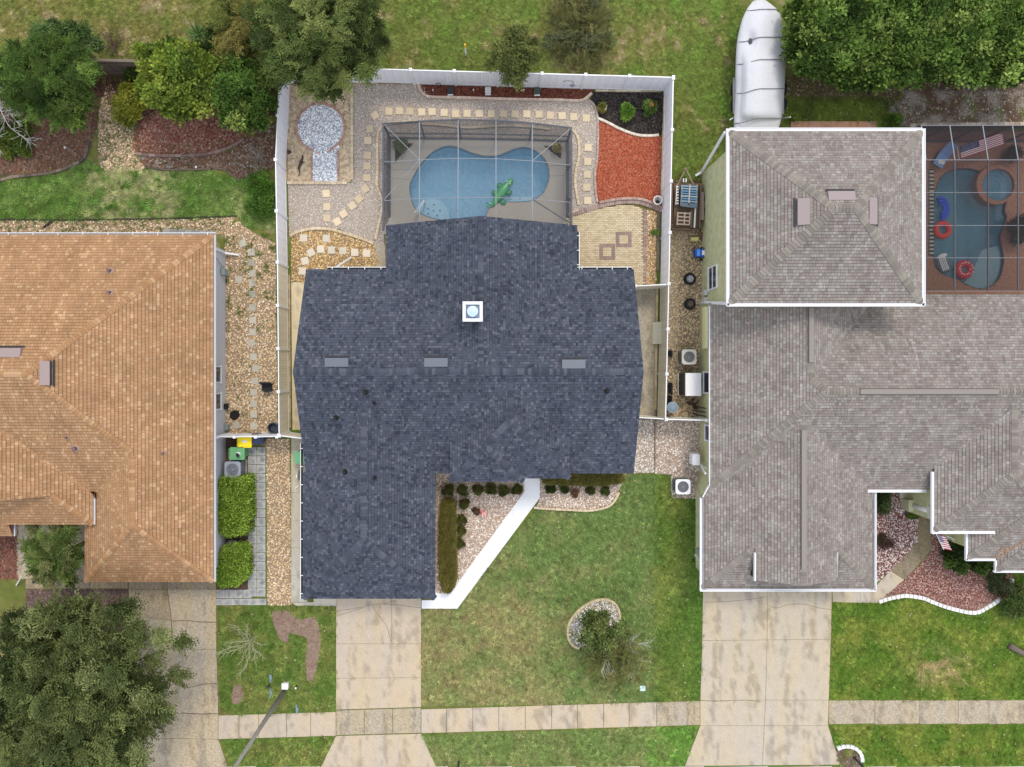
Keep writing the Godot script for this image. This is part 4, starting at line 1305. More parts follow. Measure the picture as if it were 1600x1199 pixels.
	var vm := mat("grey_metal", Color(0.105, 0.12, 0.147), 0.42)
	for px in [525.5, 681, 896.5]:
		vent_box(o, "roof_vent", at2(px, 566.5 + (2.5 if px > 800 else 0.0), 5.0), f[0], 1.12, 0.42, vm, mats["dark_metal"], 0.16)
	for q in [[570, 613, 4.8, 3], [525, 653, 4.1, 3], [539, 738, 3.9, 4], [949, 611, 4.8, 3], [586, 746, 3.9, 5], [584, 630, 4.5, 3]]:
		pipe_vent(o, at2(q[0], q[1], q[2]), f[q[3]], 0.05 if q[0] > 580 and q[0] < 600 else 0.075, mats["black_rubber"], mats["black_rubber"], 0.4)
	# chimney chase with a metal cap pan and a round flue
	var cc := at2(738.5, 487, 5.5)
	var b := MB.new()
	b.prism(PackedVector2Array([cc + V(-0.42, -0.42), cc + V(0.42, -0.42), cc + V(0.42, 0.42), cc + V(-0.42, 0.42)]), 3.0, 5.4)
	var ch := obj("chimney", b, mats["cream_stucco"], o)
	b = MB.new()
	for s in [-1, 1]:
		b.box(Vector3(cc.x + s * 0.4, 5.46, cc.y), Vector3(0.14, 0.2, 0.94)); b.box(Vector3(cc.x, 5.46, cc.y + s * 0.4), Vector3(0.66, 0.2, 0.14))
	obj("chimney_rim", b, mats["white_paint"], ch)
	b = MB.new()
	b.box(Vector3(cc.x, 5.42, cc.y), Vector3(0.68, 0.03, 0.68))
	for s in [-1, 1]: b.bar(Vector3(cc.x - 0.32, 5.45, cc.y + s * 0.3), Vector3(cc.x - 0.1, 5.5, cc.y), 0.03, 0.03)
	obj("cap_pan", b, mat("pan_metal", Color(0.2, 0.24, 0.3), 0.35, {"metal": 0.4}), ch)
	b = MB.new()
	b.lathe(Vector3(cc.x, 5.4, cc.y), [V(0.2, 0), V(0.2, 0.2), V(0.26, 0.2), V(0.26, 0.24), V(0, 0.26)], 20)
	obj("flue", b, mat("flue_metal", Color(0.42, 0.52, 0.66), 0.3, {"metal": 0.5}), ch)
	# downspout at the north west corner by the river rock bed
	b = MB.new()
	b.bar(Vector3(-9.0, 2.6, N - 0.06), Vector3(-9.0, 2.3, -4.7), 0.08, 0.1); b.bar(Vector3(-8.05, 2.5, N - 0.1), Vector3(-7.72, 0.2, -5.95), 0.1, 0.08)
	obj("downspout", b, wh, o)

func build_grey_house() -> void:
	var o := thing("house", "two storey house under grey brown shingle roofs at the right", "house", Vector3.ZERO)
	var pt := 0.48
	var pl := 0.457
	var pal := [Color(0.287, 0.245, 0.222), Color(0.312, 0.278, 0.253), Color(0.255, 0.215, 0.197), Color(0.333, 0.306, 0.28), Color(0.303, 0.257, 0.239), Color(0.282, 0.249, 0.225), Color(0.366, 0.336, 0.308), Color(0.308, 0.26, 0.242), Color(0.323, 0.3, 0.275)]
	var dk := mat("roof_deck_grey", Color(0.09, 0.075, 0.07), 0.95)
	var t := [
		face([11.14, -11.08, 11.14, -2.98, 15.19, -7.03], V(11.14, 0), V(1, 0), 5.55, pt),
		face([11.14, -11.08, 15.19, -7.03, 16.15, -7.03, 20.2, -11.08], V(0, -11.08), V(0, 1), 5.55, pt),
		face([20.2, -11.08, 16.15, -7.03, 20.2, -2.98], V(20.2, 0), V(-1, 0), 5.55, pt),
		face([20.2, -2.98, 16.15, -7.03, 15.19, -7.03, 11.14, -2.98], V(0, -2.98), V(0, -1), 5.55, pt)]
	var f := [
		face([11.1, 6.1, 11.1, -3.25, 15.39, -3.25, 15.39, 0.587, 16.0, 1.2], V(11.1, 0), V(1, 0), 2.7, pl),
		face([15.39, 0.587, 15.39, -3.25, 19.227, -3.25], V(19.68, 0), V(-1, 0), 2.7, pl),
		face([15.39, 0.587, 16.0, 1.2, 32, 1.2, 32, -3.7, 19.68, -3.7], V(0, -3.7), V(0, 1), 2.7, pl),
		face([11.1, 6.1, 16.0, 1.2, 32, 1.2, 32, 6.3, 19.22, 6.3, 15.185, 2.59, 10.77, 6.65], V(0, 6.1), V(0, -1), 2.7, pl),
		face([10.77, 11.42, 10.77, 6.65, 15.185, 2.59, 15.185, 10.7, 13.13, 10.7, 13.13, 9.06], V(10.77, 0), V(1, 0), 2.45, 0.42),
		face([19.6, 11.42, 17.24, 9.06, 17.24, 10.7, 15.185, 10.7, 15.185, 2.59, 19.22, 6.3, 19.6, 6.6], V(19.6, 0), V(-1, 0), 2.45, 0.42),
		face([10.77, 11.42, 13.13, 11.42, 13.13, 9.06], V(0, 11.42), V(0, -1), 2.45, 0.42),
		face([17.24, 11.42, 19.6, 11.42, 17.24, 9.06], V(0, 11.42), V(0, -1), 2.45, 0.42),
		face([22.23, 8.28, 22.23, 5.0, 25.3, 1.93, 25.3, 5.21], V(22.23, 0), V(1, 0), 3.2, pl),
		face([22.23, 8.28, 28.37, 8.28, 25.3, 5.21], V(0, 8.28), V(0, -1), 3.2, pl),
		face([28.37, 8.28, 25.3, 5.21, 25.3, 1.93, 28.37, 5.0], V(28.37, 0), V(-1, 0), 3.2, pl),
		face([24.27, 9.8, 24.27, 8.1, 25.54, 8.1, 26.87, 6.77, 27.3, 6.77], V(24.27, 0), V(1, 0), 2.7, pl),
		face([24.27, 9.8, 27.3, 6.77, 28.78, 6.77, 25.75, 9.8], V(0, 9.8), V(0, -1), 2.7, pl),
		face([25.75, 10.42, 25.75, 9.8, 28.78, 6.77, 29.4, 6.77], V(25.75, 0), V(1, 0), 2.7, pl),
		face([25.75, 10.42, 29.4, 6.77, 34, 6.77, 34, 10.42], V(0, 10.42), V(0, -1), 2.7, pl),
		face([13.13, 11.42, 17.24, 11.42, 17.24, 10.62, 13.13, 10.62], V(0, 11.42), V(0, -1), 2.45, 0.42)]
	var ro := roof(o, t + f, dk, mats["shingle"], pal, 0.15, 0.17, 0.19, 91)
	var r := RandomNumberGenerator.new()
	r.seed = 10
	var cp := [Color(0.285, 0.253, 0.22), Color(0.235, 0.207, 0.183), Color(0.32, 0.287, 0.25), Color(0.265, 0.235, 0.205)]
	var sm := mats["shingle"] as Material
	for q in [[11.14, -11.08, 15.19, -7.03, 0, 1], [20.2, -11.08, 16.15, -7.03, 1, 2], [20.2, -2.98, 16.15, -7.03, 2, 3], [11.14, -2.98, 15.19, -7.03, 0, 3], [15.19, -7.03, 16.15, -7.03, 1, 3]]:
		caps(ro, V(q[0], q[1]), V(q[2], q[3]), t[q[4]], t[q[5]], sm, cp, r, 0.16, 0.2)
	for q in [[15.39, -2.9, 15.39, 0.587, 0, 1], [15.39, 0.587, 16.0, 1.2, 0, 2], [11.1, 6.1, 16.0, 1.2, 0, 3], [16.0, 1.2, 26.5, 1.2, 2, 3], [15.185, 2.7, 15.185, 10.7, 4, 5], [10.77, 11.42, 13.13, 9.06, 4, 6], [19.6, 11.42, 17.24, 9.06, 5, 7], [22.23, 8.28, 25.3, 5.21, 8, 9], [25.3, 1.93, 25.3, 5.21, 8, 10], [28.37, 8.28, 25.3, 5.21, 10, 9], [24.27, 9.8, 27.3, 6.77, 11, 12], [25.75, 10.42, 27.5, 8.67, 13, 14]]:
		caps(ro, V(q[0], q[1]), V(q[2], q[3]), f[q[4]], f[q[5]], sm, cp, r, 0.16, 0.18)
	# ridge vents: two long raised strips along the ridges
	for q in [[15.185, 3.1, 15.185, 9.9, 4], [17.6, 1.2, 24.2, 1.2, 2], [15.39, -2.85, 15.39, -0.2, 0]]:
		var bb := MB.new()
		var A: Vector3 = f[q[4]].p3(V(q[0], q[1]), 0.03)
		var B: Vector3 = f[q[4]].p3(V(q[2], q[3]), 0.03)
		bb.bar(A, B, 0.24, 0.05)
		bb.col = Color(0.5, 0.5, 0.5)
		bb.bar(A - Vector3.UP * 0.03, B - Vector3.UP * 0.03, 0.3, 0.04)
		obj("ridge_vent", bb, mat("vent_strip", Color(0.21, 0.187, 0.168), 0.9), ro)
	# rust stains along the valley of the lower bay
	var rb := MB.new()
	for i in 150:
		var u := r.randf()
		var x := 25.75 + u * 2.3
		var v := V(x, 35.55 - x) + V(-1, -1) * r.randf() * (0.3 * maxf(0.15, sin(u * 9.0 + 0.6))) + V(1, 1) * r.randf() * 0.06
		rb.col = Color(0.27, 0.145, 0.075).lerp(Color(0.25, 0.195, 0.16), r.randf())
		rb.box(f[12].p3(v, 0.03), Vector3(0.1, 0.012, 0.07), Basis(Vector3.UP, r.randf() * 3.0))
	stuff(obj("rust_flake", rb, mats["chip"], ro))
	var wm := mat("lime_stucco", Color(0.53, 0.53, 0.31), 0.9, {"tex": grain("stucco_stain", 0.012, grey(0.86), grey(1.0), 4), "scale": 0.35})
	house_body(o, [11.46, -10.57, 11.46, -3.3, 19.9, -3.3, 19.9, -10.57], 5.45, wm)
	house_body(o, [11.34, -3.4, 11.34, 5.8, 11.12, 6.4, 11.12, 11.0, 19.25, 11.0, 19.25, 5.8, 22.6, 5.8, 22.6, 7.9, 24.65, 7.9, 24.65, 9.4, 26.1, 9.4, 26.1, 10.0, 32, 10.0, 32, -3.4], 2.45, wm)
	var gb := MB.new()
	gb.tri(Vector3(13.13, 3.3, 10.65), Vector3(17.24, 3.3, 10.65), Vector3(15.185, 4.2, 10.65))
	gb.quad(Vector3(13.13, 2.4, 10.65), Vector3(17.24, 2.4, 10.65), Vector3(17.24, 3.3, 10.65), Vector3(13.13, 3.3, 10.65))
	obj("gable", gb, wm, o)
	var rk := MB.new()                                      # white cheeks where the garage gable stands proud of its hips
	rk.bar(Vector3(13.11, 3.42, 9.3), Vector3(13.11, 3.4, 10.72), 0.07, 0.2); rk.bar(Vector3(17.26, 3.38, 9.3), Vector3(17.26, 3.3, 10.72), 0.04, 0.12)
	obj("rake_board", rk, mats["white_metal"], o)
	var wh := mat("gutter_white", Color(0.66, 0.66, 0.68), 0.5)
	var fl := mat("gutter_inside", Color(0.58, 0.58, 0.61), 0.6)
	soffit(o, [11.14, -11.08, 20.2, -11.08, 20.2, -2.98, 11.14, -2.98], 5.55, wh)
	soffit(o, [11.1, -3.25, 11.1, 6.1, 10.77, 6.65, 10.77, 11.42, 19.6, 11.42, 19.6, 6.3, 32, 6.3, 32, -3.7], 2.6, wh)
	soffit(o, [22.23, 5.2, 22.23, 8.28, 28.37, 8.28, 28.37, 5.2], 3.2, wh)
	soffit(o, [24.27, 7.0, 24.27, 9.8, 25.75, 9.8, 25.75, 10.42, 33, 10.42, 33, 7.0], 2.7, wh)
	for q in [[11.14, -11.08, 20.2, -11.08, 0, -1], [20.2, -11.2, 20.2, -2.86, 1, 0], [11.02, -2.98, 20.32, -2.98, 0, 1], [11.14, -11.2, 11.14, -2.86, -1, 0]]:
		gutter(o, V(q[0], q[1]), V(q[2], q[3]), 5.52, V(q[4], q[5]), 0.15, wh, fl)
	for q in [[10.77, 6.75, 10.77, 11.55, -1, 0, 2.42, 0.12], [10.67, 11.42, 19.7, 11.42, 0, 1, 2.42, 0.14], [19.6, 6.4, 19.6, 11.5, 1, 0, 2.42, 0.12], [19.0, 6.3, 22.2, 6.3, 0, 1, 2.58, 0.14], [22.23, 5.3, 22.23, 8.4, -1, 0, 3.17, 0.14], [22.1, 8.28, 25.3, 8.28, 0, 1, 3.17, 0.14], [24.27, 8.4, 24.27, 9.9, -1, 0, 2.67, 0.12], [24.15, 9.8, 25.7, 9.8, 0, 1, 2.67, 0.12], [25.75, 9.9, 25.75, 10.5, -1, 0, 2.67, 0.1], [25.6, 10.42, 28.5, 10.42, 0, 1, 2.67, 0.1], [11.1, -3.1, 11.1, 6.1, -1, 0, 2.67, 0.05], [11.1, 6.1, 10.77, 6.7, -0.88, -0.48, 2.6, 0.06]]:
		gutter(o, V(q[0], q[1]), V(q[2], q[3]), q[6], V(q[4], q[5]), q[7], wh, fl)
	var vm := mat("mauve_metal", Color(0.25, 0.205, 0.205), 0.5)
	vent_box(o, "roof_vent", at2(1259, 329, 7.2), t[0], 1.2, 0.5, vm, mats["dark_metal"], 0.16)
	vent_box(o, "roof_vent", at2(1315, 306, 7.25), t[1], 1.2, 0.42, vm, mats["dark_metal"], 0.16)
	vent_box(o, "roof_vent", at2(1366, 329, 7.2), t[2], 1.2, 0.4, vm, mats["dark_metal"], 0.16)
	for q in [[1168, 502, 3.4], [1139, 720, 3.2]]:
		pipe_vent(o, at2(q[0], q[1], q[2]), f[0], 0.07, mat("vent_tan", Color(0.2, 0.15, 0.14), 0.7), mat("flash_tan", Color(0.28, 0.23, 0.2), 0.8), 0.16)
	doorway(o, "garage_door", Vector3(15.1, 0.03, 11.01), 5.4, 2.1, 4, mats["white_metal"])
	# windows in the west walls
	window(o, Vector3(11.44, 2.05, -4.62), 1.15, 1.35, Vector3(-1, 0, 0), true)
	window(o, Vector3(11.32, 1.55, 0.85), 1.1, 1.3, Vector3(-1, 0, 0), false)
	window(o, Vector3(11.32, 1.7, 3.5), 0.8, 1.1, Vector3(-1, 0, 0), false)
	# rake at the foot of the tower, downspouts and wall boxes
	var b := MB.new()
	b.bar(Vector3(11.38, 0.25, -10.6), Vector3(11.0, 5.3, -11.1), 0.1, 0.12); b.bar(Vector3(11.4, 0.3, -10.6), Vector3(11.1, 0.1, -10.45), 0.12, 0.1)
	obj("downspout", b, wh, o)
	b = MB.new()
	b.bar(Vector3(11.36, 0.2, -3.5), Vector3(11.05, 5.3, -3.0), 0.1, 0.12)
	obj("downspout", b, wh, o)
	b = MB.new()
	b.bar(Vector3(11.24, 1.4, -3.15), Vector3(11.24, 1.4, -0.95), 0.16, 0.5)
	obj("wall_duct", b, mat("pale_lime", Color(0.62, 0.6, 0.36), 0.8), o)
	b = MB.new()
	b.box(Vector3(11.36, 0.9, -2.97 - 0.55), Vector3(0.2, 0.5, 0.35)); b.box(Vector3(11.36, 0.9, -3.95), Vector3(0.16, 0.45, 0.3))
	obj("meter_box", b, mat("meter_grey", Color(0.42, 0.43, 0.4), 0.6), o)
	b = MB.new()
	b.bar(Vector3(11.2, 0.5, 5.15), Vector3(10.95, 2.4, 5.5), 0.09, 0.09)
	obj("downspout", b, wh, o)
	b = MB.new()
	b.box(Vector3(10.95, 1.3, 9.8), Vector3(0.22, 0.4, 0.3))
	var wl := obj("wall_box", b, mat("box_grey", Color(0.22, 0.26, 0.26), 0.6), o)
	b = MB.new()
	b.bar(Vector3(10.95, 0.5, 10.2), Vector3(11.1, 2.2, 10.5), 0.07, 0.07)
	obj("pipe", b, wh, wl)
	# entry portico: beam slab, pedestal, round column and outer pier
	var cr := mat("portico_cream", Color(0.5, 0.47, 0.38), 0.85)
	b = MB.new()
	b.prism(plan([1404,764, 1470,764, 1470,792, 1438,788, 1420,778, 1404,778]), 0.05, 0.18)
	obj("entry_step", b, cr, o)
	b = MB.new()
	var pc := at2(1416, 786)
	b.box(Vector3(pc.x, 0.4, pc.y), Vector3(0.62, 0.8, 0.55)); b.box(Vector3(pc.x, 0.82, pc.y), Vector3(0.7, 0.06, 0.62))
	obj("pedestal", b, mat("pier_lime", Color(0.46, 0.45, 0.3), 0.85), o)
	b = MB.new()
	b.cyl(Vector3(pc.x, 0.85, pc.y), Vector3(pc.x, 2.3, pc.y), 0.17, 0.15, 20)
	obj("column", b, mats["white_paint"], o, true)
	b = MB.new()
	b.box(Vector3(pc.x, 2.4, pc.y), Vector3(0.5, 0.2, 0.62)); b.box(Vector3(pc.x + 0.7, 2.42, pc.y + 0.02), Vector3(0.95, 0.3, 0.6))
	obj("beam", b, cr, o)
	# trellis rail under the lower bay
	b = MB.new()
	b.bar(at(1479, 838, 1.0), at(1514, 853, 1.0), 0.06, 0.12)
	obj("trim_rail", b, wh, o)
# ---------------------------------------------------------------- pools and their screen cages
func basin(o: Node3D, poly: PackedVector2Array, depth: float, m: Material, rim: Material) -> void:
	var b := MB.new()
	var n := poly.size()
	var inner := Geometry2D.offset_polygon(poly, -0.22)
	b.sides(poly, -depth, 0.03)
	b.flat(poly, -depth)
	obj("basin", b, m, o)
	var c := MB.new()
	for i in n:
		var p := poly[i]
		var q := poly[(i + 1) % n]
		c.bar(Vector3(p.x, -0.05, p.y), Vector3(q.x, -0.05, q.y), 0.05, 0.16)
	obj("tile_band", c, rim, o)
func cage_beam(parent: Node3D, a: Vector3, d: Vector3, w: float, m: Material, called := "beam") -> void:
	var b := MB.new()
	b.bar(a, d, w, w)
	obj(called, b, m, parent)
func screen(parent: Node3D, a: Vector3, b_: Vector3, c: Vector3, d: Vector3, m: Material) -> void:
	var b := MB.new()
	b.quad(a, b_, c, d)
	obj("screen", b, m, parent)
func build_pools() -> void:
	var deckm := mat("deck", Color(0.38, 0.35, 0.31), 0.9, {"tex": grain("concrete", 0.05, grey(0.82), grey(1.0), 5), "scale": 0.5})
	var pool := main_pool()
	var dk := setting("pool_deck", "grey painted deck round the kidney shaped pool")
	var outer := plan([609,214, 886,220, 884,366, 609,362])
	var tl := plan(from_zoom([140,228, 298,228, 212,298, 170,345, 142,385], 590, 180, 5.161))
	var tr := plan(from_zoom([1340,248, 1480,248, 1478,354], 590, 180, 5.161))
	sheet("deck", outer, 0.03, deckm, dk, 0.3, null, [pool, tl, tr])
	for q in [[109,440, 305,438], [115,512, 270,518], [1388,408, 1512,406], [1382,490, 1505,488]]:
		var z := from_zoom(q, 590, 180, 5.161)
		var b := MB.new()
		b.bar(at(z[0], z[1], 0.031), at(z[2], z[3], 0.031), 0.035, 0.01)
		obj("deck_drain", b, mat("drain", Color(0.22, 0.21, 0.2), 0.8), dk)
	for q in [[tl, 1], [tr, 2]]:
		var o := setting("planter_soil", "dark mulch in the %s corner of the pool deck" % ("left" if q[1] == 1 else "right"))
		sheet("mulch", q[0], 0.02, mat("dark_mulch", Color(0.05, 0.036, 0.032), 1.0), o, 0.4)
		scatter("mulch_chip", q[0], 300.0, chip_mesh(), mats["chip"], o, 0.025, 0.06, 0.12, [Color(0.05, 0.035, 0.03), Color(0.09, 0.065, 0.055), Color(0.03, 0.022, 0.02)], 0.4, 60 + q[1])
	var po := thing("pool", "kidney shaped swimming pool under the middle screen cage", "swimming pool", Vector3.ZERO)
	var plaster := mat("pool_plaster", Color(0.30, 0.48, 0.6), 0.8, {"tex": grain("pool", 0.015, grey(0.88), grey(1.0), 3), "scale": 0.4})
	basin(po, pool, 1.25, plaster, mat("pool_tile", Color(0.09, 0.16, 0.22), 0.3))
	var st := mat("pool_step", Color(0.40, 0.53, 0.58), 0.8)
	var b := MB.new()
	var sc := at2(590 + 425 / 5.161, 180 + 800 / 5.161)
	var ring := PackedVector2Array()
	for i in 28: ring.append(sc + Vector2(cos(TAU * i / 28.0), sin(TAU * i / 28.0)) * 0.78)
	for pc in Geometry2D.intersect_polygons(ring, pool): b.prism(pc, -1.2, -0.32)
	obj("step", b, st, po)
	b = MB.new()
	var ring2 := PackedVector2Array()
	for i in 28: ring2.append(sc + Vector2(cos(TAU * i / 28.0), sin(TAU * i / 28.0)) * 1.0)
	for pc in Geometry2D.intersect_polygons(ring2, pool): b.prism(pc, -1.2, -0.62)
	obj("step", b, st, po)
	b = MB.new()
	for pc in Geometry2D.intersect_polygons(plan(from_zoom([985,645, 1240,645, 1275,690, 1190,720, 960,720, 930,740], 590, 180, 5.161)), pool): b.prism(pc, -1.2, -0.34)
	obj("bench", b, st, po)
	b = MB.new()
	for q in [[320,735, -0.6], [402,743, -0.31], [450,712, -0.31], [448,762, -0.31], [500,760, -0.31], [405,785, -0.31], [475,800, -0.31], [530,825, -0.6], [1076,662, -0.33], [1150,660, -0.33], [640,732, -1.2], [985,655, -0.33]]:
		var z := from_zoom([q[0], q[1]], 590, 180, 5.161)
		var c := at(z[0], z[1])
		b.cyl(Vector3(c.x, q[2] - 0.02, c.z), Vector3(c.x, q[2] + 0.015, c.z), 0.055, 0.055, 10)
	obj("step_marker", b, mat("marker_blue", Color(0.06, 0.12, 0.16), 0.6), po)
	var wm := mat("water", Color(0.08, 0.32, 0.55), 0.06, {"alpha": 0.3, "spec": 0.5, "bump": grain("ripple", 0.02, grey(0), grey(1), 2), "bump_cm": 0.15, "scale": 0.5})
	b = MB.new()
	b.flat(pool, -0.1)
	obj("water", b, wm, po)
	b = MB.new()
	for q in [[312,812, 375,708], [336,806, 382,712]]:
		var z := from_zoom(q, 590, 180, 5.161)
		var A := at(z[0], z[1], 0.05)
		var B := at(z[2], z[3], 0.0)
		b.cyl(A, A + Vector3.UP * 0.8, 0.025, 0.025, 8); b.cyl(A + Vector3.UP * 0.8, B + Vector3.UP * 0.55, 0.025, 0.025, 8); b.cyl(B + Vector3.UP * 0.55, B - Vector3.UP * 0.5, 0.025, 0.025, 8)
	obj("handrail", b, mat("chrome", Color(0.75, 0.76, 0.78), 0.2, {"metal": 0.8}), po)
	# inflatable crocodile
	var fl := thing("pool_float", "green inflatable crocodile float in the kidney shaped pool", "pool float", at(784, 299, -0.05))
	var gm := mat("float_green", Color(0.045, 0.26, 0.105), 0.3, {"spec": 0.5})
	b = MB.new()
	var spine := [[-24, 18, 0.03], [-20, 22, 0.06], [-15, 23, 0.1], [-11, 18, 0.16], [-6, 10, 0.22], [0, 2, 0.27], [5, -5, 0.25], [8, -9, 0.19], [11, -12, 0.19], [14, -15, 0.17], [16, -17, 0.12], [17, -18, 0.03]]
	var rings := []
	for i in spine.size():
		var s: Array = spine[i]
		var e: Array = spine[mini(i + 1, spine.size() - 1)]
		var g: Array = spine[maxi(i - 1, 0)]
		var dir := Vector3(e[0] - g[0], 0, e[1] - g[1]).normalized()
		var sd := Vector3(-dir.z, 0, dir.x)
		var rg := PackedVector3Array()
		for k in 14:
			var a := TAU * k / 14.0
			rg.append(Vector3(s[0] * 0.035, 0.12, s[1] * 0.035) + sd * cos(a) * s[2] + Vector3.UP * sin(a) * (0.06 + s[2] * 0.55))
		rings.append(rg)
	b.loft(rings)
	obj("body", b, gm, fl, true)
	for q in [[-8, 6, -14, 0], [0, -6, -6, -10], [-4, 16, 8, 20], [9, 2, 13, 3]]:
		var lb := MB.new()
		lb.lathe(Vector3((q[0] + q[2]) * 0.0175, 0.08, (q[1] + q[3]) * 0.0175), [V(0.001, -0.09), V(0.13, -0.06), V(0.18, 0), V(0.13, 0.07), V(0.001, 0.1)], 12)
		obj("leg", lb, mat("float_dark_green", Color(0.03, 0.2, 0.1), 0.3, {"spec": 0.5}), fl, true)
	for s in [-1, 1]:
		var eb := MB.new()
		eb.lathe(Vector3(0.36 + s * 0.09, 0.3, -0.4 + s * 0.07), [V(0.001, -0.05), V(0.06, 0), V(0.001, 0.06)], 10)
		obj("eye", eb, mat("float_eye", Color(0.7, 0.75, 0.6), 0.3), fl, true)
	b = MB.new()
	b.lathe(Vector3(-0.62, 0.12, 0.78), [V(0.001, -0.05), V(0.2, -0.02), V(0.22, 0.02), V(0.001, 0.08)], 14, Basis(Vector3.UP, -0.3).scaled(Vector3(1, 1, 0.6)))
	obj("tail_tip", b, mat("float_pale", Color(0.25, 0.6, 0.5), 0.3, {"spec": 0.5}), fl, true)
	# middle screen cage
	var cg := thing("screen_cage", "bronze and white framed screen cage over the kidney shaped pool", "pool cage", Vector3.ZERO)
	var fm := mat("frame_pale", Color(0.21, 0.225, 0.25), 0.35)
	var fd := mat("frame_dark", Color(0.075, 0.08, 0.095), 0.5)
	var sc_m := mat("screen_mesh", Color(0.10, 0.105, 0.115), 1.0, {"alpha": 0.17, "spec": 0.0})
	var sc_w := mat("screen_wall", Color(0.06, 0.065, 0.08), 1.0, {"alpha": 0.55, "spec": 0.0})
	var xs := [609.0, 656.5, 717.5, 778.0, 839.0, 886.0]
	var hs := [2.35, 2.8, 3.05, 3.05, 2.75, 2.2]
	var zn := at(0, 216).z
	var X := []
	for i in 6: X.append(at(xs[i], 216).x)
	X[1] = at2(655, 0, 3.0).x
	X[2] = at2(715.5, 0, 3.3).x
	X[3] = at2(775, 0, 3.3).x
	X[4] = at2(832, 0, 3.0).x
	var ztop := [at(0, 216).z, at(0, 217).z, at(0, 217).z, at(0, 218).z, at(0, 219).z, at(0, 221).z]
	var rows := [0.0, 0.36, 0.72, 1.0]
	var zs := -7.0
	var P := func(i: int, t: float) -> Vector3: return Vector3(X[i], hs[i] + (0.12 if i > 0 and i < 5 else 0.0) * t, lerpf(ztop[i], zs, t))
	for i in 6:
		cage_beam(cg, P.call(i, 0.0), P.call(i, 1.0), 0.042 if i > 0 and i < 5 else 0.09, fm if i > 0 and i < 5 else fd)
		var g := Vector3(X[i], 0.03, ztop[i])
		cage_beam(cg, g, P.call(i, 0.0), 0.08, fd, "post")
	for t in rows:
		for i in 5: cage_beam(cg, P.call(i, t), P.call(i + 1, t), 0.026 if t > 0 else 0.06, fm if t > 0 else fd)
	for i in 5:
		cage_beam(cg, Vector3(X[i], 0.06, ztop[i]), Vector3(X[i + 1], 0.06, ztop[i + 1]), 0.09, fd, "base_rail")
		cage_beam(cg, Vector3(X[i], 0.85, ztop[i]), Vector3(X[i + 1], 0.85, ztop[i + 1]), 0.06, fd, "chair_rail")
		screen(cg, Vector3(X[i], 0.06, ztop[i]), Vector3(X[i + 1], 0.06, ztop[i + 1]), P.call(i + 1, 0.0), P.call(i, 0.0), sc_w)
		for k in 3: screen(cg, P.call(i, rows[k]), P.call(i + 1, rows[k]), P.call(i + 1, rows[k + 1]), P.call(i, rows[k + 1]), sc_m)
	for i in [0, 5]:
		var zb := zs - 1.2
		cage_beam(cg, Vector3(X[i], 0.06, ztop[i]), Vector3(X[i], 0.06, zb), 0.1, fd, "base_rail")
		cage_beam(cg, Vector3(X[i], 0.85, ztop[i]), Vector3(X[i], 0.85, zb), 0.06, fd, "chair_rail")
		for k in [0.36, 0.72]: cage_beam(cg, Vector3(X[i], 0.06, lerpf(ztop[i], zb, k)), P.call(i, k), 0.07, fd, "post")
		screen(cg, Vector3(X[i], 0.06, ztop[i]), Vector3(X[i], 0.06, zb), P.call(i, 1.0), P.call(i, 0.0), sc_w)
	cage_beam(cg, P.call(0, 0.0), P.call(1, 0.36), 0.032, fm, "brace")
	cage_beam(cg, P.call(1, 0.36), P.call(0, 0.72), 0.032, fm, "brace")
	cage_beam(cg, P.call(5, 0.0), P.call(4, 0.36), 0.026, fm, "brace")
	cage_beam(cg, P.call(4, 0.72), P.call(5, 0.93), 0.05, fd, "brace")
	# ---- right hand pool
	var ep := east_pool()
	var spa := PackedVector2Array()
	var spc := at2(1360 + 812 / 4.133, 180 + 455 / 4.133)
	for i in 32: spa.append(spc + V(cos(TAU * i / 32.0), sin(TAU * i / 32.0)) * 0.88)
	var d2 := setting("pool_deck", "terracotta pool deck beside the two storey block")
	sheet("deck", plan([1436,206, 1660,206, 1660,470, 1436,470]), 0.03, mat("terracotta_deck", Color(0.42, 0.215, 0.14), 0.9, {"tex": grain("concrete_old", 0.03, grey(0.76), grey(1.0), 5), "scale": 0.4}), d2, 0.3, null, [ep])
	var p2 := thing("pool", "curving swimming pool with attached round spa at the right edge", "swimming pool", Vector3.ZERO)
	basin(p2, ep, 1.2, mat("pool_plaster_green", Color(0.16, 0.34, 0.40), 0.8, {"tex": grain("pool", 0.015, grey(0.88), grey(1.0), 3), "scale": 0.4}), mat("pool_tile_dark", Color(0.05, 0.08, 0.1), 0.3))
	b = MB.new()
	for pc in Geometry2D.intersect_polygons(curve(plan(from_zoom([735,878, 800,850, 870,850, 875,1000, 830,1120, 700,1140, 590,1110, 640,1060, 700,960], 1360, 180, 4.133))), ep): b.prism(pc, -1.1, -0.22)
	obj("sun_shelf", b, mat("shelf_pale", Color(0.38, 0.47, 0.47), 0.8), p2)
	b = MB.new()
	b.flat(ep, -0.1)
	obj("water", b, mat("water_green", Color(0.05, 0.25, 0.35), 0.06, {"alpha": 0.35, "spec": 0.5, "bump": grain("ripple", 0.02, grey(0), grey(1), 2), "bump_cm": 0.15, "scale": 0.5}), p2)
	b = MB.new()
	var big := PackedVector2Array()
	for i in 32: big.append(spc + V(-0.1 + cos(TAU * i / 32.0) * 1.1, sin(TAU * i / 32.0) * 1.08))
	b.sides(big, -1.1, 0.2)
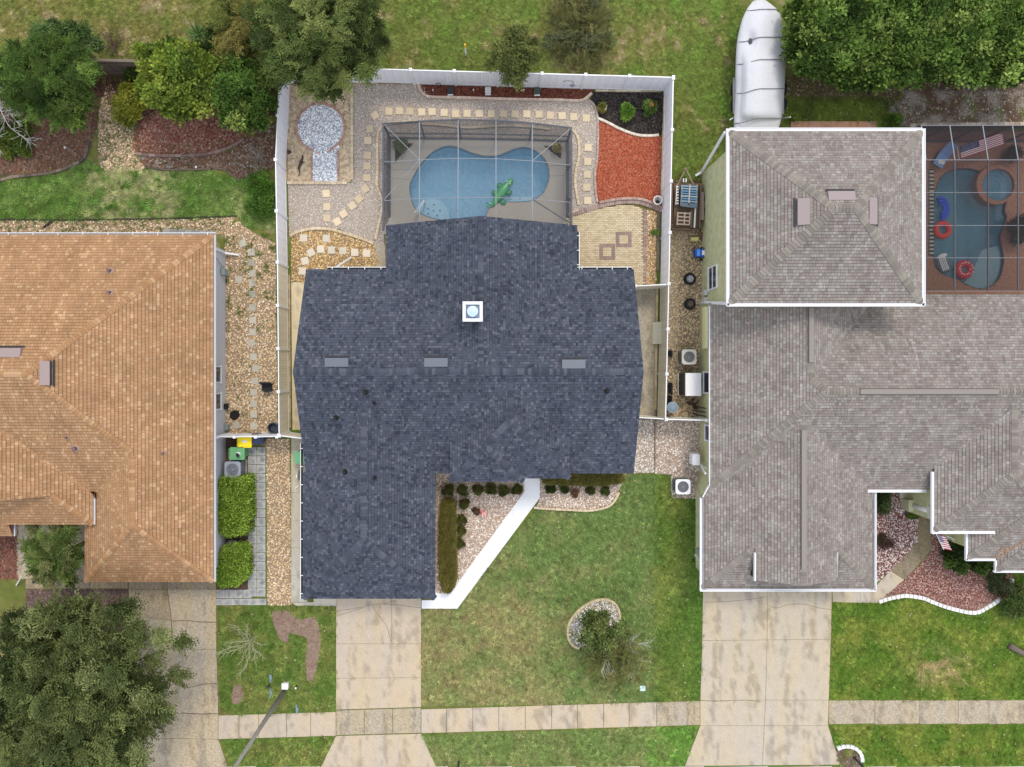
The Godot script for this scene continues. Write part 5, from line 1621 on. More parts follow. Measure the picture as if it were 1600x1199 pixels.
	for i in 32:
		var j := (i + 1) % 32
		b.quad(Vector3(big[i].x, 0.2, big[i].y), Vector3(spa[i].x, 0.2, spa[i].y), Vector3(spa[j].x, 0.2, spa[j].y), Vector3(big[j].x, 0.2, big[j].y))
		b.quad(Vector3(spa[j].x, -0.5, spa[j].y), Vector3(spa[i].x, -0.5, spa[i].y), Vector3(spa[i].x, 0.2, spa[i].y), Vector3(spa[j].x, 0.2, spa[j].y))
	obj("spa_wall", b, mats["terracotta_deck"], p2)
	b = MB.new()
	b.flat(spa, -0.35)
	b.torus(Vector3(spc.x, -0.35, spc.y), 0.5, 0.1, 28, 8)
	obj("spa_basin", b, mat("spa_plaster", Color(0.26, 0.40, 0.52), 0.7), p2)
	b = MB.new()
	b.flat(spa, 0.1)
	obj("spa_water", b, mats["water_green"], p2)
	# things floating in it
	var fr := thing("pool_float", "plain red swim ring in the right hand pool", "pool float", at(1471, 360, -0.02))
	b = MB.new()
	b.torus(Vector3(0, 0.1, 0), 0.36, 0.15, 28, 10)
	obj("ring", b, mat("float_red", Color(0.62, 0.06, 0.04), 0.35), fr, true)
	fr = thing("pool_float", "red swim ring with white dots in the right hand pool", "pool float", at(1504, 422, -0.02))
	b = MB.new()
	b.torus(Vector3(0, 0.11, 0), 0.34, 0.19, 28, 10)
	obj("ring", b, mat("float_dark_red", Color(0.5, 0.04, 0.045), 0.35), fr, true)
	b = MB.new()
	for i in 18:
		var a := i * 2.4
		var rr := 0.26 + 0.17 * fmod(i * 0.37, 1.0)
		b.cyl(Vector3(cos(a) * rr, 0.2, sin(a) * rr), Vector3(cos(a) * rr, 0.3, sin(a) * rr), 0.035, 0.03, 8)
	obj("dot", b, mats["white_paint"], fr)
	b = MB.new()
	b.cyl(Vector3(0, 0.02, 0), Vector3(0, 0.14, 0), 0.17, 0.17, 16)
	obj("centre", b, mat("float_grey", Color(0.12, 0.13, 0.15), 0.5), fr)
	fr = thing("pool_float", "blue inflatable lounge float curled at the right hand pool edge", "pool float", at(1468, 327, -0.02))
	for k in 3:
		b = MB.new()
		for i in 12:
			var a := -2.0 + i * 0.3
			var e := a + 0.3
			var rr := 0.2 + 0.13 * k
			b.cyl(Vector3(cos(a) * rr * 0.9, 0.12, sin(a) * rr * 1.3), Vector3(cos(e) * rr * 0.9, 0.12, sin(e) * rr * 1.3), 0.085, 0.085, 8)
		obj("tube", b, mat("float_blue", Color(0.025, 0.1, 0.55), 0.35), fr, true)
	fr = thing("pool_float", "oval grey float with white stripes in the right hand pool", "pool float", at(1473, 412, -0.02), 0.35)
	b = MB.new()
	b.lathe(Vector3(0, 0.08, 0), [V(0.001, -0.08), V(0.45, -0.06), V(0.5, 0), V(0.45, 0.07), V(0.001, 0.08)], 24, Basis().scaled(Vector3(0.82, 1, 1.1)))
	obj("mat", b, mat("float_slate", Color(0.1, 0.14, 0.16), 0.4), fr, true)
	for k in 4:
		b = MB.new()
		b.box(Vector3(-0.2 + k * 0.1, 0.175, 0.02), Vector3(0.055, 0.03, 0.75))
		obj("stripe", b, mats["white_paint"], fr)
	b = MB.new()
	b.lathe(Vector3(0.02, 0.13, -0.4), [V(0.001, -0.04), V(0.3, 0), V(0.2, 0.09), V(0.001, 0.1)], 18, Basis().scaled(Vector3(1.1, 1, 0.5)))
	obj("headrest", b, mats["white_paint"], fr, true)
	fr = thing("deck_chair", "light blue folding lounge chair on the terracotta deck corner", "chair", at(1469, 246, 0.03), -0.55)
	b = MB.new()
	b.box(Vector3(0, 0.32, 0.25), Vector3(0.55, 0.05, 0.8)); b.box(Vector3(0, 0.55, -0.35), Vector3(0.55, 0.05, 0.65), Basis(Vector3.RIGHT, 0.7))
	obj("sling", b, mat("sling_blue", Color(0.2, 0.33, 0.6), 0.8), fr)
	for s in [-1, 1]:
		b = MB.new()
		b.bar(Vector3(s * 0.29, 0.3, -0.2), Vector3(s * 0.29, 0.02, 0.5), 0.03, 0.03); b.bar(Vector3(s * 0.29, 0.3, 0.5), Vector3(s * 0.29, 0.02, -0.2), 0.03, 0.03)
		obj("leg", b, mats["dark_metal"], fr)
	b = MB.new()
	b.box(Vector3(0.05, 0.37, 0.4), Vector3(0.36, 0.06, 0.22), Basis(Vector3.UP, 0.3))
	obj("pad", b, mats["white_paint"], fr)
	# strip of cream bars on a dark backing along the left edge of the right pool
	var mt := thing("striped_strip", "narrow strip of cream and dark bars along the right pool edge", "mat", at(1455.5, 332, 0.03))
	for i in 22:
		b = MB.new()
		b.box(Vector3(0, 0.02, (i - 10.5) * 0.213), Vector3(0.24, 0.03, 0.11))
		obj("slat", b, mat("bar_cream", Color(0.42, 0.4, 0.33), 0.8), mt)
	b = MB.new()
	b.box(Vector3(0, 0.004, 0), Vector3(0.3, 0.006, 4.75))
	obj("backing", b, mats["dark_metal"], mt)
	# flag lying slanted inside the cage
	flag("large striped flag with starred blue canton slung along the right cage", at(1500, 229, 1.2), at(1566, 207, 1.2), Vector3(0.3, -0.3, 0.55), 13)
	# right screen cage
	cg = thing("screen_cage", "dark screen cage with pale rafters over the right hand pool", "pool cage", Vector3.ZERO)
	var dkm := mat("screen_dark", Color(0.035, 0.03, 0.035), 1.0, {"alpha": 0.5, "spec": 0.0})
	var dkw := mat("screen_dark_wall", Color(0.03, 0.03, 0.035), 1.0, {"alpha": 0.72, "spec": 0.0})
	var H := 3.0
	var z0 := at2(0, 196, 2.6).y
	var z1 := at2(0, 455, H).y
	var cx := []
	for q in [1447.0, 1492.0, 1544.0, 1591.0, 1640.0, 1690.0]: cx.append(at2(q, 0, H).x)
	var cz := [z0, at2(0, 250, H).y, at2(0, 301, H).y, at2(0, 352.5, H).y, at2(0, 403, H).y, z1]
	for i in 6: cage_beam(cg, Vector3(cx[i], 2.6, z0), Vector3(cx[i], H, cz[1]), 0.045, fm)
	for i in 6: cage_beam(cg, Vector3(cx[i], H, cz[1]), Vector3(cx[i], H, z1), 0.055, mat("frame_bronze", Color(0.07, 0.055, 0.065), 0.4) if i % 2 == 0 else fd)
	for k in 6:
		for i in 5: cage_beam(cg, Vector3(cx[i], 2.6 if k == 0 else H, cz[k]), Vector3(cx[i + 1], 2.6 if k == 0 else H, cz[k]), 0.026, fm if k < 2 else mat("frame_mid", Color(0.17, 0.17, 0.19), 0.4))
	for i in 5:
		for k in 5:
			var h0 := 2.6 if k == 0 else H
			screen(cg, Vector3(cx[i], h0, cz[k]), Vector3(cx[i + 1], h0, cz[k]), Vector3(cx[i + 1], H, cz[k + 1]), Vector3(cx[i], H, cz[k + 1]), dkm)
		screen(cg, Vector3(cx[i], 0.05, z0 + 0.001), Vector3(cx[i + 1], 0.05, z0), Vector3(cx[i + 1], 2.6, z0), Vector3(cx[i], 2.6, z0), dkw)
		cage_beam(cg, Vector3(cx[i], 0.06, z0), Vector3(cx[i], 2.6, z0), 0.08, fd, "post")
		cage_beam(cg, Vector3(cx[i], 0.08, z0), Vector3(cx[i + 1], 0.08, z0), 0.09, fd, "base_rail")
	for s in [0.95, 1.35]:
		var q := MB.new()
		q.cyl(at(1500 + s * 60, 252 + s * 14, 0.06), at(1516 + s * 45, 262 + s * 5, 0.06), 0.02, 0.02, 6)
		obj("hose", q, fd, cg)
func flag(label: String, a: Vector3, d: Vector3, drop: Vector3, stripes: int) -> void:
	var o := thing("flag", label, "flag", a)
	var L := d - a
	var red := mat("flag_red", Color(0.42, 0.03, 0.05), 0.8)
	var wt := mat("flag_white", Color(0.72, 0.72, 0.74), 0.8)
	for i in stripes:
		var b := MB.new()
		var n := 8
		for k in n:
			var u0 := float(k) / n
			var u1 := float(k + 1) / n
			var w0 := Vector3.UP * 0.04 * sin(u0 * 9.0)
			var w1 := Vector3.UP * 0.04 * sin(u1 * 9.0)
			var s0 := drop * i / stripes
			var s1 := drop * (i + 1) / stripes
			if u1 <= 0.45 and i < 7: continue
			b.quad(L * u0 + s0 + w0, L * u0 + s1 + w0, L * u1 + s1 + w1, L * u1 + s0 + w1)
		obj("stripe", b, red if i % 2 == 0 else wt, o)
	var c := MB.new()
	for k in 4:
		var u0 := k / 9.0
		var u1 := (k + 1) / 9.0
		c.quad(L * u0 + Vector3.UP * 0.01, L * u0 + drop * 7 / stripes + Vector3.UP * 0.01, L * u1 + drop * 7 / stripes + Vector3.UP * 0.01, L * u1 + Vector3.UP * 0.01)
	var cn := obj("canton", c, mat("flag_blue", Color(0.02, 0.03, 0.12), 0.8), o)
	var st := MB.new()
	var nrm := L.cross(drop).normalized()
	if nrm.y < 0: nrm = -nrm
	for i in 9:
		for k in (6 if i % 2 == 0 else 5):
			var p := L * (0.045 + (k + (0.0 if i % 2 == 0 else 0.5)) * 0.067) + drop * (i + 0.75) / 18.0 + nrm * 0.02
			var ax := L.normalized() * 0.022
			var ay := drop.normalized() * 0.022
			for t in 5:
				var an := TAU * t / 5.0 - PI / 2
				var p0 := p + (ax * cos(an) + ay * sin(an))
				var l := p + (ax * cos(an + 0.63) + ay * sin(an + 0.63)) * 0.4
				var rr := p + (ax * cos(an - 0.63) + ay * sin(an - 0.63)) * 0.4
				st.tri(p, p0, l); st.tri(p, rr, p0)
	obj("star", st, wt, cn)
	stuff(cn.get_child(0))
	var po := MB.new()
	po.cyl(-L * 0.06 - drop * 0.03, drop * 1.05 - L * 0.06, 0.018, 0.018, 8)
	obj("pole", po, mats["white_metal"], o)

# ---------------------------------------------------------------- fences
func build_fences() -> void:
	var blue := mat("vinyl_face_cool", Color(0.78, 0.785, 0.84), 0.5)
	var cream := mat("vinyl_face_cream", Color(0.74, 0.69, 0.57), 0.5)
	vinyl_fence("white vinyl privacy fence across the back of the pool yard", [437,109, 573,107.5, 1052,121], 1.83, blue)
	vinyl_fence("white vinyl fence up the left of the sand pad", [436,680, 433.5,410], 1.83, cream, 2.44, false)
	vinyl_fence("white vinyl fence beside the left gravel yard with keyhole fire pit", [433.5,410, 430.5,250, 437,111], 1.83, blue, 2.44, false)
	vinyl_fence("white vinyl fence along the red mulch bed on the right", [1052,123, 1045,444], 1.83, blue, 2.44, false)
	vinyl_fence("white vinyl fence with cream inner face beside the air conditioners", [1045,444, 1040,655], 1.83, cream, 2.44, false)
	vinyl_fence("short white cross fence by the corner of the cream brick patio", [992,447, 1043,444.5], 1.83, cream, 2.44, false)
	vinyl_fence("white gate fence between the right fence and the lime green wall", [1041,655.5, 1104,657], 1.83, cream, 2.2)
	vinyl_fence("short white fence joining slate roofed house to the right fence", [988,652, 1039,655], 1.83, cream, 2.44, false)
	vinyl_fence("short white fence joining slate roofed house to the left fence", [437,681, 474,685.5], 1.83, cream, 2.44, false)
	# arched gate by the bins
	var H := 1.8
	var A := at(435, 682.5, H)
	var B := at(337, 683, H)
	var o := thing("gate", "white arched board gate behind the yellow bin", "gate", Vector3(A.x, 0, A.z))
	var L := A.x - B.x
	var n := 22
	for i in n:
		var u := (i + 0.5) / n
		var hh := 1.55 + 0.26 * absf(sin(u * PI * 2.0))
		var b := MB.new()
		b.box(Vector3(0, hh / 2 + 0.05, 0), Vector3(L / n - 0.012, hh, 0.03))
		put_mesh("board", b.commit(), blue, o, Transform3D(Basis(), Vector3(-L * u, 0, (B.z - A.z) * u)))
	for u in [0.02, 0.36, 0.7, 0.98]:
		var b := MB.new()
		b.box(Vector3(0, 0.95, 0.02), Vector3(0.13, 1.9, 0.13))
		put_mesh("post", b.commit(), mats["white_vinyl"], o, Transform3D(Basis(), Vector3(-L * u, 0, 0)))
	for y in [0.3, 1.3]:
		var b := MB.new()
		b.bar(Vector3(0, y, 0.05), Vector3(-L, y, 0.05), 0.04, 0.09)
		obj("rail", b, mats["white_vinyl"], o)
	# weathered board fence at the back of the tan house yard
	var q := plan([-40, 88, 140, 94, 432, 100], 1.8)
	o = thing("board_fence", "weathered brown board fence between the rear shrubs", "fence", Vector3(q[0].x, 0, q[0].y))
	var r := RandomNumberGenerator.new()
	r.seed = 2
	var kinds := []
	for k in 3:
		var b := MB.new()
		b.col = Color.WHITE * (0.75 + 0.12 * k)
		b.box(Vector3(0, 0.92, 0), Vector3(0.14, 1.78, 0.02))
		kinds.append(b.commit())
	for s in 2:
		var a := Vector3(q[s].x - q[0].x, 0, q[s].y - q[0].y)
		var d := Vector3(q[s + 1].x - q[0].x, 0, q[s + 1].y - q[0].y)
		var dir := (d - a).normalized()
		var bs := Basis(Vector3.UP, atan2(-dir.z, dir.x))
		for i in int(a.distance_to(d) / 0.15): put_mesh("board", kinds[r.randi() % 3], mats["grey_wood"], o, Transform3D(bs, a + dir * (i + 0.5) * 0.15 + Vector3.UP * r.randf_range(-0.02, 0.02)))
		var b := MB.new()
		b.bar(a + Vector3.UP * 1.83, d + Vector3.UP * 1.83, 0.14, 0.035)
		obj("cap_rail", b, mats["grey_wood"], o)
		b = MB.new()
		b.bar(a + Vector3(0, 0.4, 0.04), d + Vector3(0, 0.4, 0.04), 0.04, 0.09); b.bar(a + Vector3(0, 1.4, 0.04), d + Vector3(0, 1.4, 0.04), 0.04, 0.09)
		obj("rail", b, mats["grey_wood"], o)
# ---------------------------------------------------------------- planting beds, gravel and edgings
func stones(called: String, label: String, marks: Array, size: float, tone: Color, sd: int, grass := false) -> void:
	var o := setting(called, label)
	var r := RandomNumberGenerator.new()
	r.seed = sd
	var kinds := []
	for k in 4:
		var b := MB.new()
		b.col = Color(tone.r, tone.g, tone.b) * (0.86 + 0.07 * k)
		b.prism(PackedVector2Array([V(-size / 2, -size / 2), V(size / 2, -size / 2), V(size / 2, size / 2), V(-size / 2, size / 2)]), 0.0, 0.05)
		b.box(Vector3(0, 0.053, 0), Vector3(size - 0.05, 0.008, size - 0.05))
		kinds.append(b.commit())
	for q in marks:
		var turn: float = q[2] if q.size() > 2 else r.randf_range(-0.06, 0.06)
		put_mesh("stepping_stone", kinds[r.randi() % 4], mats["paver"], o, Transform3D(Basis(Vector3.UP, turn), at(q[0], q[1]) + Vector3.UP * 0.015))
func build_beds() -> void:
	var pm := mats["pebble"] as Material
	var cm := mats["chip"] as Material
	var peb := pebble_mesh(1)
	var peb2 := pebble_mesh(2, 0.8)
	var chip := chip_mesh()
	var tan_rock := [Color(0.5, 0.36, 0.22), Color(0.62, 0.48, 0.33), Color(0.42, 0.28, 0.17), Color(0.36, 0.27, 0.19), Color(0.7, 0.58, 0.44), Color(0.55, 0.38, 0.2)]
	# --- left side yard
	bed("gravel_bed", "tan river rock side yard between tan roofed house and the left fence", plan([352,362, 372,345, 386,358, 430,380, 434,682, 350,682]), 0.012, mats["tan_soil"], peb, pm, 190.0, 0.06, 0.13, tan_rock, 0.4, 31, "pebble")
	bed("gravel_bed", "long strip of tan river rock beside the grey paver path", plan([416,686, 453,686, 455,946, 418,946]), 0.012, mats["tan_soil"], peb, pm, 230.0, 0.06, 0.12, tan_rock, 0.4, 32, "pebble")
	bed("gravel_bed", "thin strip of tan rock along the north eave of tan roofed house", plan([-40,342, 80,346, 300,343, 368,339, 352,366, -40,366]), 0.012, mats["tan_soil"], peb, pm, 170.0, 0.05, 0.12, tan_rock, 0.4, 33, "pebble")
	bed("gravel_bed", "funnel of pale tan rock between the two rear mulch beds", curve(plan(from_zoom([525,470, 560,430, 620,540, 675,640, 685,770, 735,850, 640,870, 520,855, 500,780, 495,680, 505,560], 0, 0, 3.24)), true, 4), 0.012, mats["tan_soil"], peb, pm, 150.0, 0.06, 0.13, tan_rock, 0.4, 34, "pebble")
	bed("soil_strip", "dark soil round the bins and boxwood hedges", plan([338,684, 388,684, 388,922, 338,922]), 0.01, mat("dark_soil", Color(0.09, 0.06, 0.04), 1.0), chip, cm, 60.0, 0.05, 0.1, [Color(0.2, 0.12, 0.08), Color(0.12, 0.07, 0.05), Color(0.3, 0.22, 0.16)], 0.4, 35, "leaf_litter")
	var red := [Color(0.23, 0.085, 0.06), Color(0.18, 0.066, 0.046), Color(0.27, 0.125, 0.09), Color(0.13, 0.055, 0.04), Color(0.25, 0.14, 0.10), Color(0.33, 0.22, 0.18), Color(0.2, 0.12, 0.09)]
	var brown := [Color(0.18, 0.105, 0.07), Color(0.125, 0.073, 0.05), Color(0.24, 0.155, 0.11), Color(0.10, 0.06, 0.043), Color(0.2, 0.09, 0.06)]
	bed("mulch_bed", "rear bed of faded red mulch under the lime green tree", curve(plan(from_zoom([690,640, 720,560, 900,540, 1060,500, 1190,560, 1260,640, 1240,700, 1130,765, 1000,785, 690,780], 0, 0, 3.24)), true, 3), 0.016, mat("red_mulch_base", Color(0.16, 0.06, 0.05), 1.0), chip, cm, 240.0, 0.08, 0.17, red, 0.5, 36, "mulch_chip")
	bed("mulch_bed", "lower terrace of brown mulch behind the timber edging", plan(from_zoom([690,788, 1000,792, 1180,762, 1280,660, 1385,620, 1390,850, 1290,890, 1200,905, 1130,858, 900,862, 740,850], 0, 0, 3.24)), 0.014, mat("brown_mulch_base", Color(0.13, 0.085, 0.065), 1.0), chip, cm, 220.0, 0.08, 0.17, brown + [Color(0.28, 0.25, 0.22)], 0.5, 37, "mulch_chip")
	bed("mulch_bed", "brown mulch bed at the far left under the bare tree", plan(from_zoom([-60,640, 140,480, 500,500, 490,620, 470,710, 445,770, 400,825, 270,880, 120,895, -60,925], 0, 0, 3.24)), 0.014, mats["brown_mulch_base"], chip, cm, 230.0, 0.08, 0.17, brown, 0.5, 38, "mulch_chip")
	bed("mulch_bed", "shaded mulch under the rear shrubs along the board fence", plan([-40,95, 430,103, 428,182, 385,165, 300,175, 210,190, 160,150, -40,200]), 0.010, mat("dark_mulch_base", Color(0.09, 0.055, 0.04), 1.0), chip, cm, 150.0, 0.08, 0.17, [Color(0.14, 0.07, 0.05), Color(0.2, 0.11, 0.08), Color(0.08, 0.05, 0.035)], 0.5, 39, "mulch_chip")
	edging("garden_edging", "dark stone edging round the far left mulch bed", curve(plan(from_zoom([-20,925, 60,900, 180,888, 280,872, 380,835, 430,800, 448,740, 460,700], 0, 0, 3.24)), false), 0.34, 0.14, 0.12, 0.0, mats["chip"], [Color(0.13, 0.1, 0.085), Color(0.09, 0.07, 0.06), Color(0.2, 0.15, 0.12)], 40)
	edging("garden_edging", "mauve stone edging below the faded red mulch", curve(plan(from_zoom([690,780, 800,790, 1000,788, 1120,765, 1200,730, 1240,700], 0, 0, 3.24)), false), 0.36, 0.15, 0.12, 0.0, mats["chip"], [Color(0.19, 0.13, 0.115), Color(0.15, 0.1, 0.09), Color(0.24, 0.17, 0.15)], 41)
	edging("garden_edging", "dark timber edging between rear terrace and lawn", curve(plan(from_zoom([740,850, 850,862, 1000,860, 1130,858, 1200,905, 1260,915], 0, 0, 3.24)), false), 0.9, 0.09, 0.1, 0.0, mats["chip"], [Color(0.09, 0.07, 0.055), Color(0.13, 0.1, 0.08)], 42)
	edging("garden_edging", "black plastic edging between rear lawn and rock strip", curve(plan(from_zoom([-20,1112, 270,1114, 500,1112, 800,1108, 1100,1098, 1200,1095], 0, 0, 3.24)), false), 1.1, 0.06, 0.08, 0.0, mats["chip"], [Color(0.05, 0.045, 0.04)], 43)
	edging("garden_edging", "slanting black edging board in the tan rock strip", plan(from_zoom([272,1116, 210,1165], 0, 0, 3.24)), 0.66, 0.09, 0.1, 0.01, mats["chip"], [Color(0.045, 0.04, 0.036)], 44)
	edging("garden_edging", "row of grey blocks under the tan roof's north eave", plan([255,362, 345,366]), 0.4, 0.3, 0.08, 0.0, mats["paver"], [Color(0.35, 0.33, 0.3), Color(0.28, 0.27, 0.25), Color(0.42, 0.4, 0.37)], 45)
	stones("stepping_path", "grey stepping stones down the tan rock side yard", [[379.5,380.4, 0.3], [393,394.6], [392.6,410.5], [394.9,427.5], [394.3,442.2], [394.3,459.8], [394.9,480.5], [395.1,500.4], [395.1,519.3], [393.1,536.4], [396.3,557.9], [399.7,576], [398.8,595.3], [396.6,613.2], [396.6,630.8], [396.6,647.8], [396.6,666.2], [373.3,437.1], [369.6,664.8, 0.15]], 0.38, Color(0.5, 0.46, 0.38), 46)
	# grass that has grown through the rock
	var wd := setting("weeds", "weeds growing through the tan rock side yard")
	var weedp := plan([352,365, 428,365, 432,520, 352,520])
	scatter("weed", weedp, 90.0, tuft_mesh(8), mats["blade"], wd, 0.02, 0.1, 0.22, [Color(0.1, 0.16, 0.03), Color(0.15, 0.19, 0.05), Color(0.2, 0.2, 0.08)], 0.3, 47, null, [], weed_density)
	scatter("weed", plan([360,560, 400,560, 410,680, 352,680]), 60.0, tuft_mesh(8), mats["blade"], wd, 0.02, 0.08, 0.16, [Color(0.1, 0.16, 0.03), Color(0.15, 0.17, 0.05)], 0.3, 48, null, [], weed_density)
	scatter("weed", plan([150,150, 215,150, 225,262, 150,262]), 60.0, tuft_mesh(8), mats["blade"], wd, 0.02, 0.08, 0.18, [Color(0.1, 0.16, 0.03), Color(0.16, 0.18, 0.06)], 0.3, 49, null, [], weed_density)
	scatter("weed", plan([0,343, 350,343, 350,362, 0,362]), 60.0, tuft_mesh(8), mats["blade"], wd, 0.02, 0.08, 0.18, [Color(0.1, 0.16, 0.03), Color(0.16, 0.18, 0.06)], 0.3, 50, null, [], weed_density)
	scatter("weed", plan([230,228, 380,215, 428,215, 428,285, 380,285, 330,262, 230,262]), 40.0, tuft_mesh(8), mats["blade"], wd, 0.02, 0.08, 0.18, [Color(0.1, 0.14, 0.03), Color(0.22, 0.18, 0.1)], 0.3, 51, null, [], weed_density)
	# --- pool yard
	var fine := [Color(0.58, 0.50, 0.43), Color(0.66, 0.58, 0.51), Color(0.46, 0.37, 0.33), Color(0.69, 0.63, 0.56), Color(0.36, 0.28, 0.25), Color(0.6, 0.5, 0.44), Color(0.7, 0.64, 0.58)]
	var pool_hole := plan([609,214, 886,220, 884,366, 609,362])
	bed("gravel_bed", "pinkish grey gravel round the screen cage", plan([446,126, 660,127, 668,145, 690,153, 900,158, 918,152, 928,160, 934,180, 934,205, 931,260, 934,322, 905,330, 885,338, 884,366, 600,366, 600,430, 586,408, 560,372, 530,358, 496,356, 452,372]), 0.010, mat("gravel_base", Color(0.62, 0.53, 0.45), 1.0, {"tex": grain("gravel", 0.12, grey(0.45), grey(1.0), 3), "scale": 0.9}), peb, pm, 360.0, 0.03, 0.062, fine, 0.5, 50, "pebble", [pool_hole, plan([447,131, 550,131, 550,286, 449,286])])
	bed("sand_pad", "tan sand pad holding the keyhole fire pit", plan([445,131, 549,131, 549,285, 449,285]), 0.014, mat("sand", Color(0.68, 0.53, 0.36), 1.0, {"tex": grain("sand", 0.02, grey(0.7), grey(1.0), 5), "scale": 0.35}), chip, cm, 22.0, 0.035, 0.09, [Color(0.16, 0.1, 0.07), Color(0.1, 0.06, 0.045), Color(0.24, 0.16, 0.1)], 0.5, 51, "dead_leaf")
	var disc := PackedVector2Array()
	var kc := at2(501, 200)
	for i in 40: disc.append(kc + V(cos(TAU * i / 40.0), sin(TAU * i / 40.0)) * 1.27)
	var key := Geometry2D.merge_polygons(disc, plan([488,225, 529,225, 529,284, 488,284]))[0]
	bed("fire_pit_gravel", "white and blue grey rock filling the keyhole fire pit", key, 0.022, mat("white_base", Color(0.4, 0.42, 0.46), 1.0), peb2, pm, 330.0, 0.06, 0.12, [Color(0.72, 0.73, 0.76), Color(0.78, 0.785, 0.79), Color(0.44, 0.46, 0.5), Color(0.68, 0.7, 0.73), Color(0.82, 0.82, 0.81), Color(0.3, 0.32, 0.36), Color(0.75, 0.755, 0.77)], 0.6, 52, "pebble")
	var ringp := PackedVector2Array()
	for i in 35: ringp.append(kc + V(cos(1.85 + 5.72 * i / 34.0), sin(1.85 + 5.72 * i / 34.0)) * 1.31)
	var bricks := [Color(0.42, 0.24, 0.19), Color(0.36, 0.21, 0.17), Color(0.47, 0.3, 0.24)]
	edging("garden_edging", "brick ring round the keyhole fire pit", ringp, 0.23, 0.09, 0.1, 0.0, mats["chip"], bricks, 53)
	edging("garden_edging", "brick edge left of the fire pit channel", plan([487,239, 487.5,285]), 0.23, 0.08, 0.09, 0.0, mats["chip"], bricks, 54)
	edging("garden_edging", "brick edge right of the fire pit channel", plan([528.5,236, 528.5,285]), 0.23, 0.08, 0.09, 0.0, mats["chip"], bricks, 55)
	for q in [[494.5, 239, 502, 239.5], [511, 238.5, 521, 234]]:
		edging("garden_edging", "short %s brick lip at the mouth of the fire pit" % ("left" if q[0] < 500 else "right"), plan(q), 0.2, 0.09, 0.09, 0.0, mats["chip"], bricks, 56)
	var cream := [Color(0.66, 0.54, 0.38), Color(0.6, 0.48, 0.34), Color(0.7, 0.59, 0.44), Color(0.62, 0.51, 0.36)]
	var em := mats["paver"] as Material
	edging("garden_edging", "cream brick edging down the right of the sand pad", plan([550,136, 550.5,288]), 0.3, 0.15, 0.12, 0.0, em, cream, 57)
	edging("garden_edging", "cream brick edging across the foot of the sand pad", plan([449,286.5, 547,286.5]), 0.3, 0.15, 0.12, 0.0, em, cream, 58)
	edging("garden_edging", "tan board edging along the left fence by the sand pad", plan([447,131, 448.5,285]), 0.6, 0.1, 0.12, 0.0, em, [Color(0.4, 0.3, 0.2), Color(0.46, 0.36, 0.24)], 59)
	edging("garden_edging", "curving cream edging left of the screen cage", curve(plan(from_zoom([825,352, 720,360, 645,370, 608,405, 598,480, 600,610, 596,700, 612,750, 627,800, 620,860, 600,950, 585,1020], 420, 90, 3.526)), false), 0.3, 0.13, 0.1, 0.0, em, cream, 60)
	edging("garden_edging", "curving cream edging right of the screen cage", curve(plan(from_zoom([520,395, 548,405, 572,440, 581,500, 577,560, 564,620, 559,690, 568,760, 578,810, 584,832], 740, 90, 3.526)), false), 0.3, 0.13, 0.1, 0.0, em, cream, 61)
	edging("garden_edging", "cream edging inside the north screen of the cage", curve(plan([655,194, 690,196, 730,200, 790,197, 830,199, 868,204]), false), 0.4, 0.12, 0.1, 0.0, em, cream, 62)
	edging("garden_edging", "cream brick edging along the brown mulch by the back fence", curve(plan([653,131, 657,142, 664,149.5, 676,152.5, 720,153.5, 800,156, 870,157, 905,158, 917,153, 927,143]), false), 0.28, 0.14, 0.12, 0.0, em, [Color(0.68, 0.53, 0.42), Color(0.62, 0.47, 0.37), Color(0.72, 0.58, 0.46)], 63)
	edging("garden_edging", "arched cream edging round the river rock bed", curve(plan(from_zoom([118,985, 160,962, 215,948, 270,943, 330,946, 380,957, 470,985, 530,1005, 580,1027], 420, 90, 3.526)), false), 0.3, 0.15, 0.12, 0.0, em, cream, 64)
	edging("garden_edging", "thin white edging between black and red mulch", curve(plan(from_zoom([685,338, 720,352, 760,372, 800,393, 850,413, 900,428, 950,433, 1000,431, 1035,424], 740, 90, 3.526)), false), 0.32, 0.13, 0.12, 0.0, em, [Color(0.75, 0.68, 0.58), Color(0.7, 0.62, 0.52)], 65)
	edging("garden_edging", "mauve brick edging up the left of the red mulch", curve(plan(from_zoom([635,238, 658,258, 674,290, 682,335, 685,420, 680,560, 668,640, 671,740, 683,805], 740, 90, 3.526)), false), 0.24, 0.1, 0.1, 0.0, em, [Color(0.46, 0.36, 0.32), Color(0.4, 0.31, 0.28), Color(0.52, 0.42, 0.37)], 66)
	edging("garden_edging", "pale block edging along the right fence by the mulch beds", plan([1038.5,142, 1036,215, 1033,325]), 0.36, 0.11, 0.12, 0.0, em, [Color(0.6, 0.5, 0.36), Color(0.52, 0.42, 0.3), Color(0.66, 0.57, 0.43)], 67)
	edging("garden_edging", "pale block edging along the back fence by the black mulch", plan([930,142.5, 1038,143.5]), 0.36, 0.1, 0.12, 0.0, em, [Color(0.6, 0.5, 0.36), Color(0.45, 0.37, 0.27), Color(0.66, 0.57, 0.43)], 68)
	edging("garden_edging", "tan block line along the back fence by the sand pad", plan([448,130.5, 655,130.5]), 0.42, 0.1, 0.12, 0.0, em, [Color(0.46, 0.37, 0.25), Color(0.36, 0.27, 0.18), Color(0.5, 0.41, 0.29)], 69)
	bed("gravel_bed", "golden river rock bed with cream stepping stones", curve(plan([455,372, 470,361, 497,358, 530,362, 560,372, 585,382, 585,440, 455,440]), false, 3), 0.016, mats["tan_soil"], peb, pm, 330.0, 0.05, 0.1, [Color(0.55, 0.34, 0.12), Color(0.68, 0.48, 0.22), Color(0.4, 0.24, 0.1), Color(0.74, 0.58, 0.34), Color(0.3, 0.19, 0.09)], 0.5, 70, "pebble")
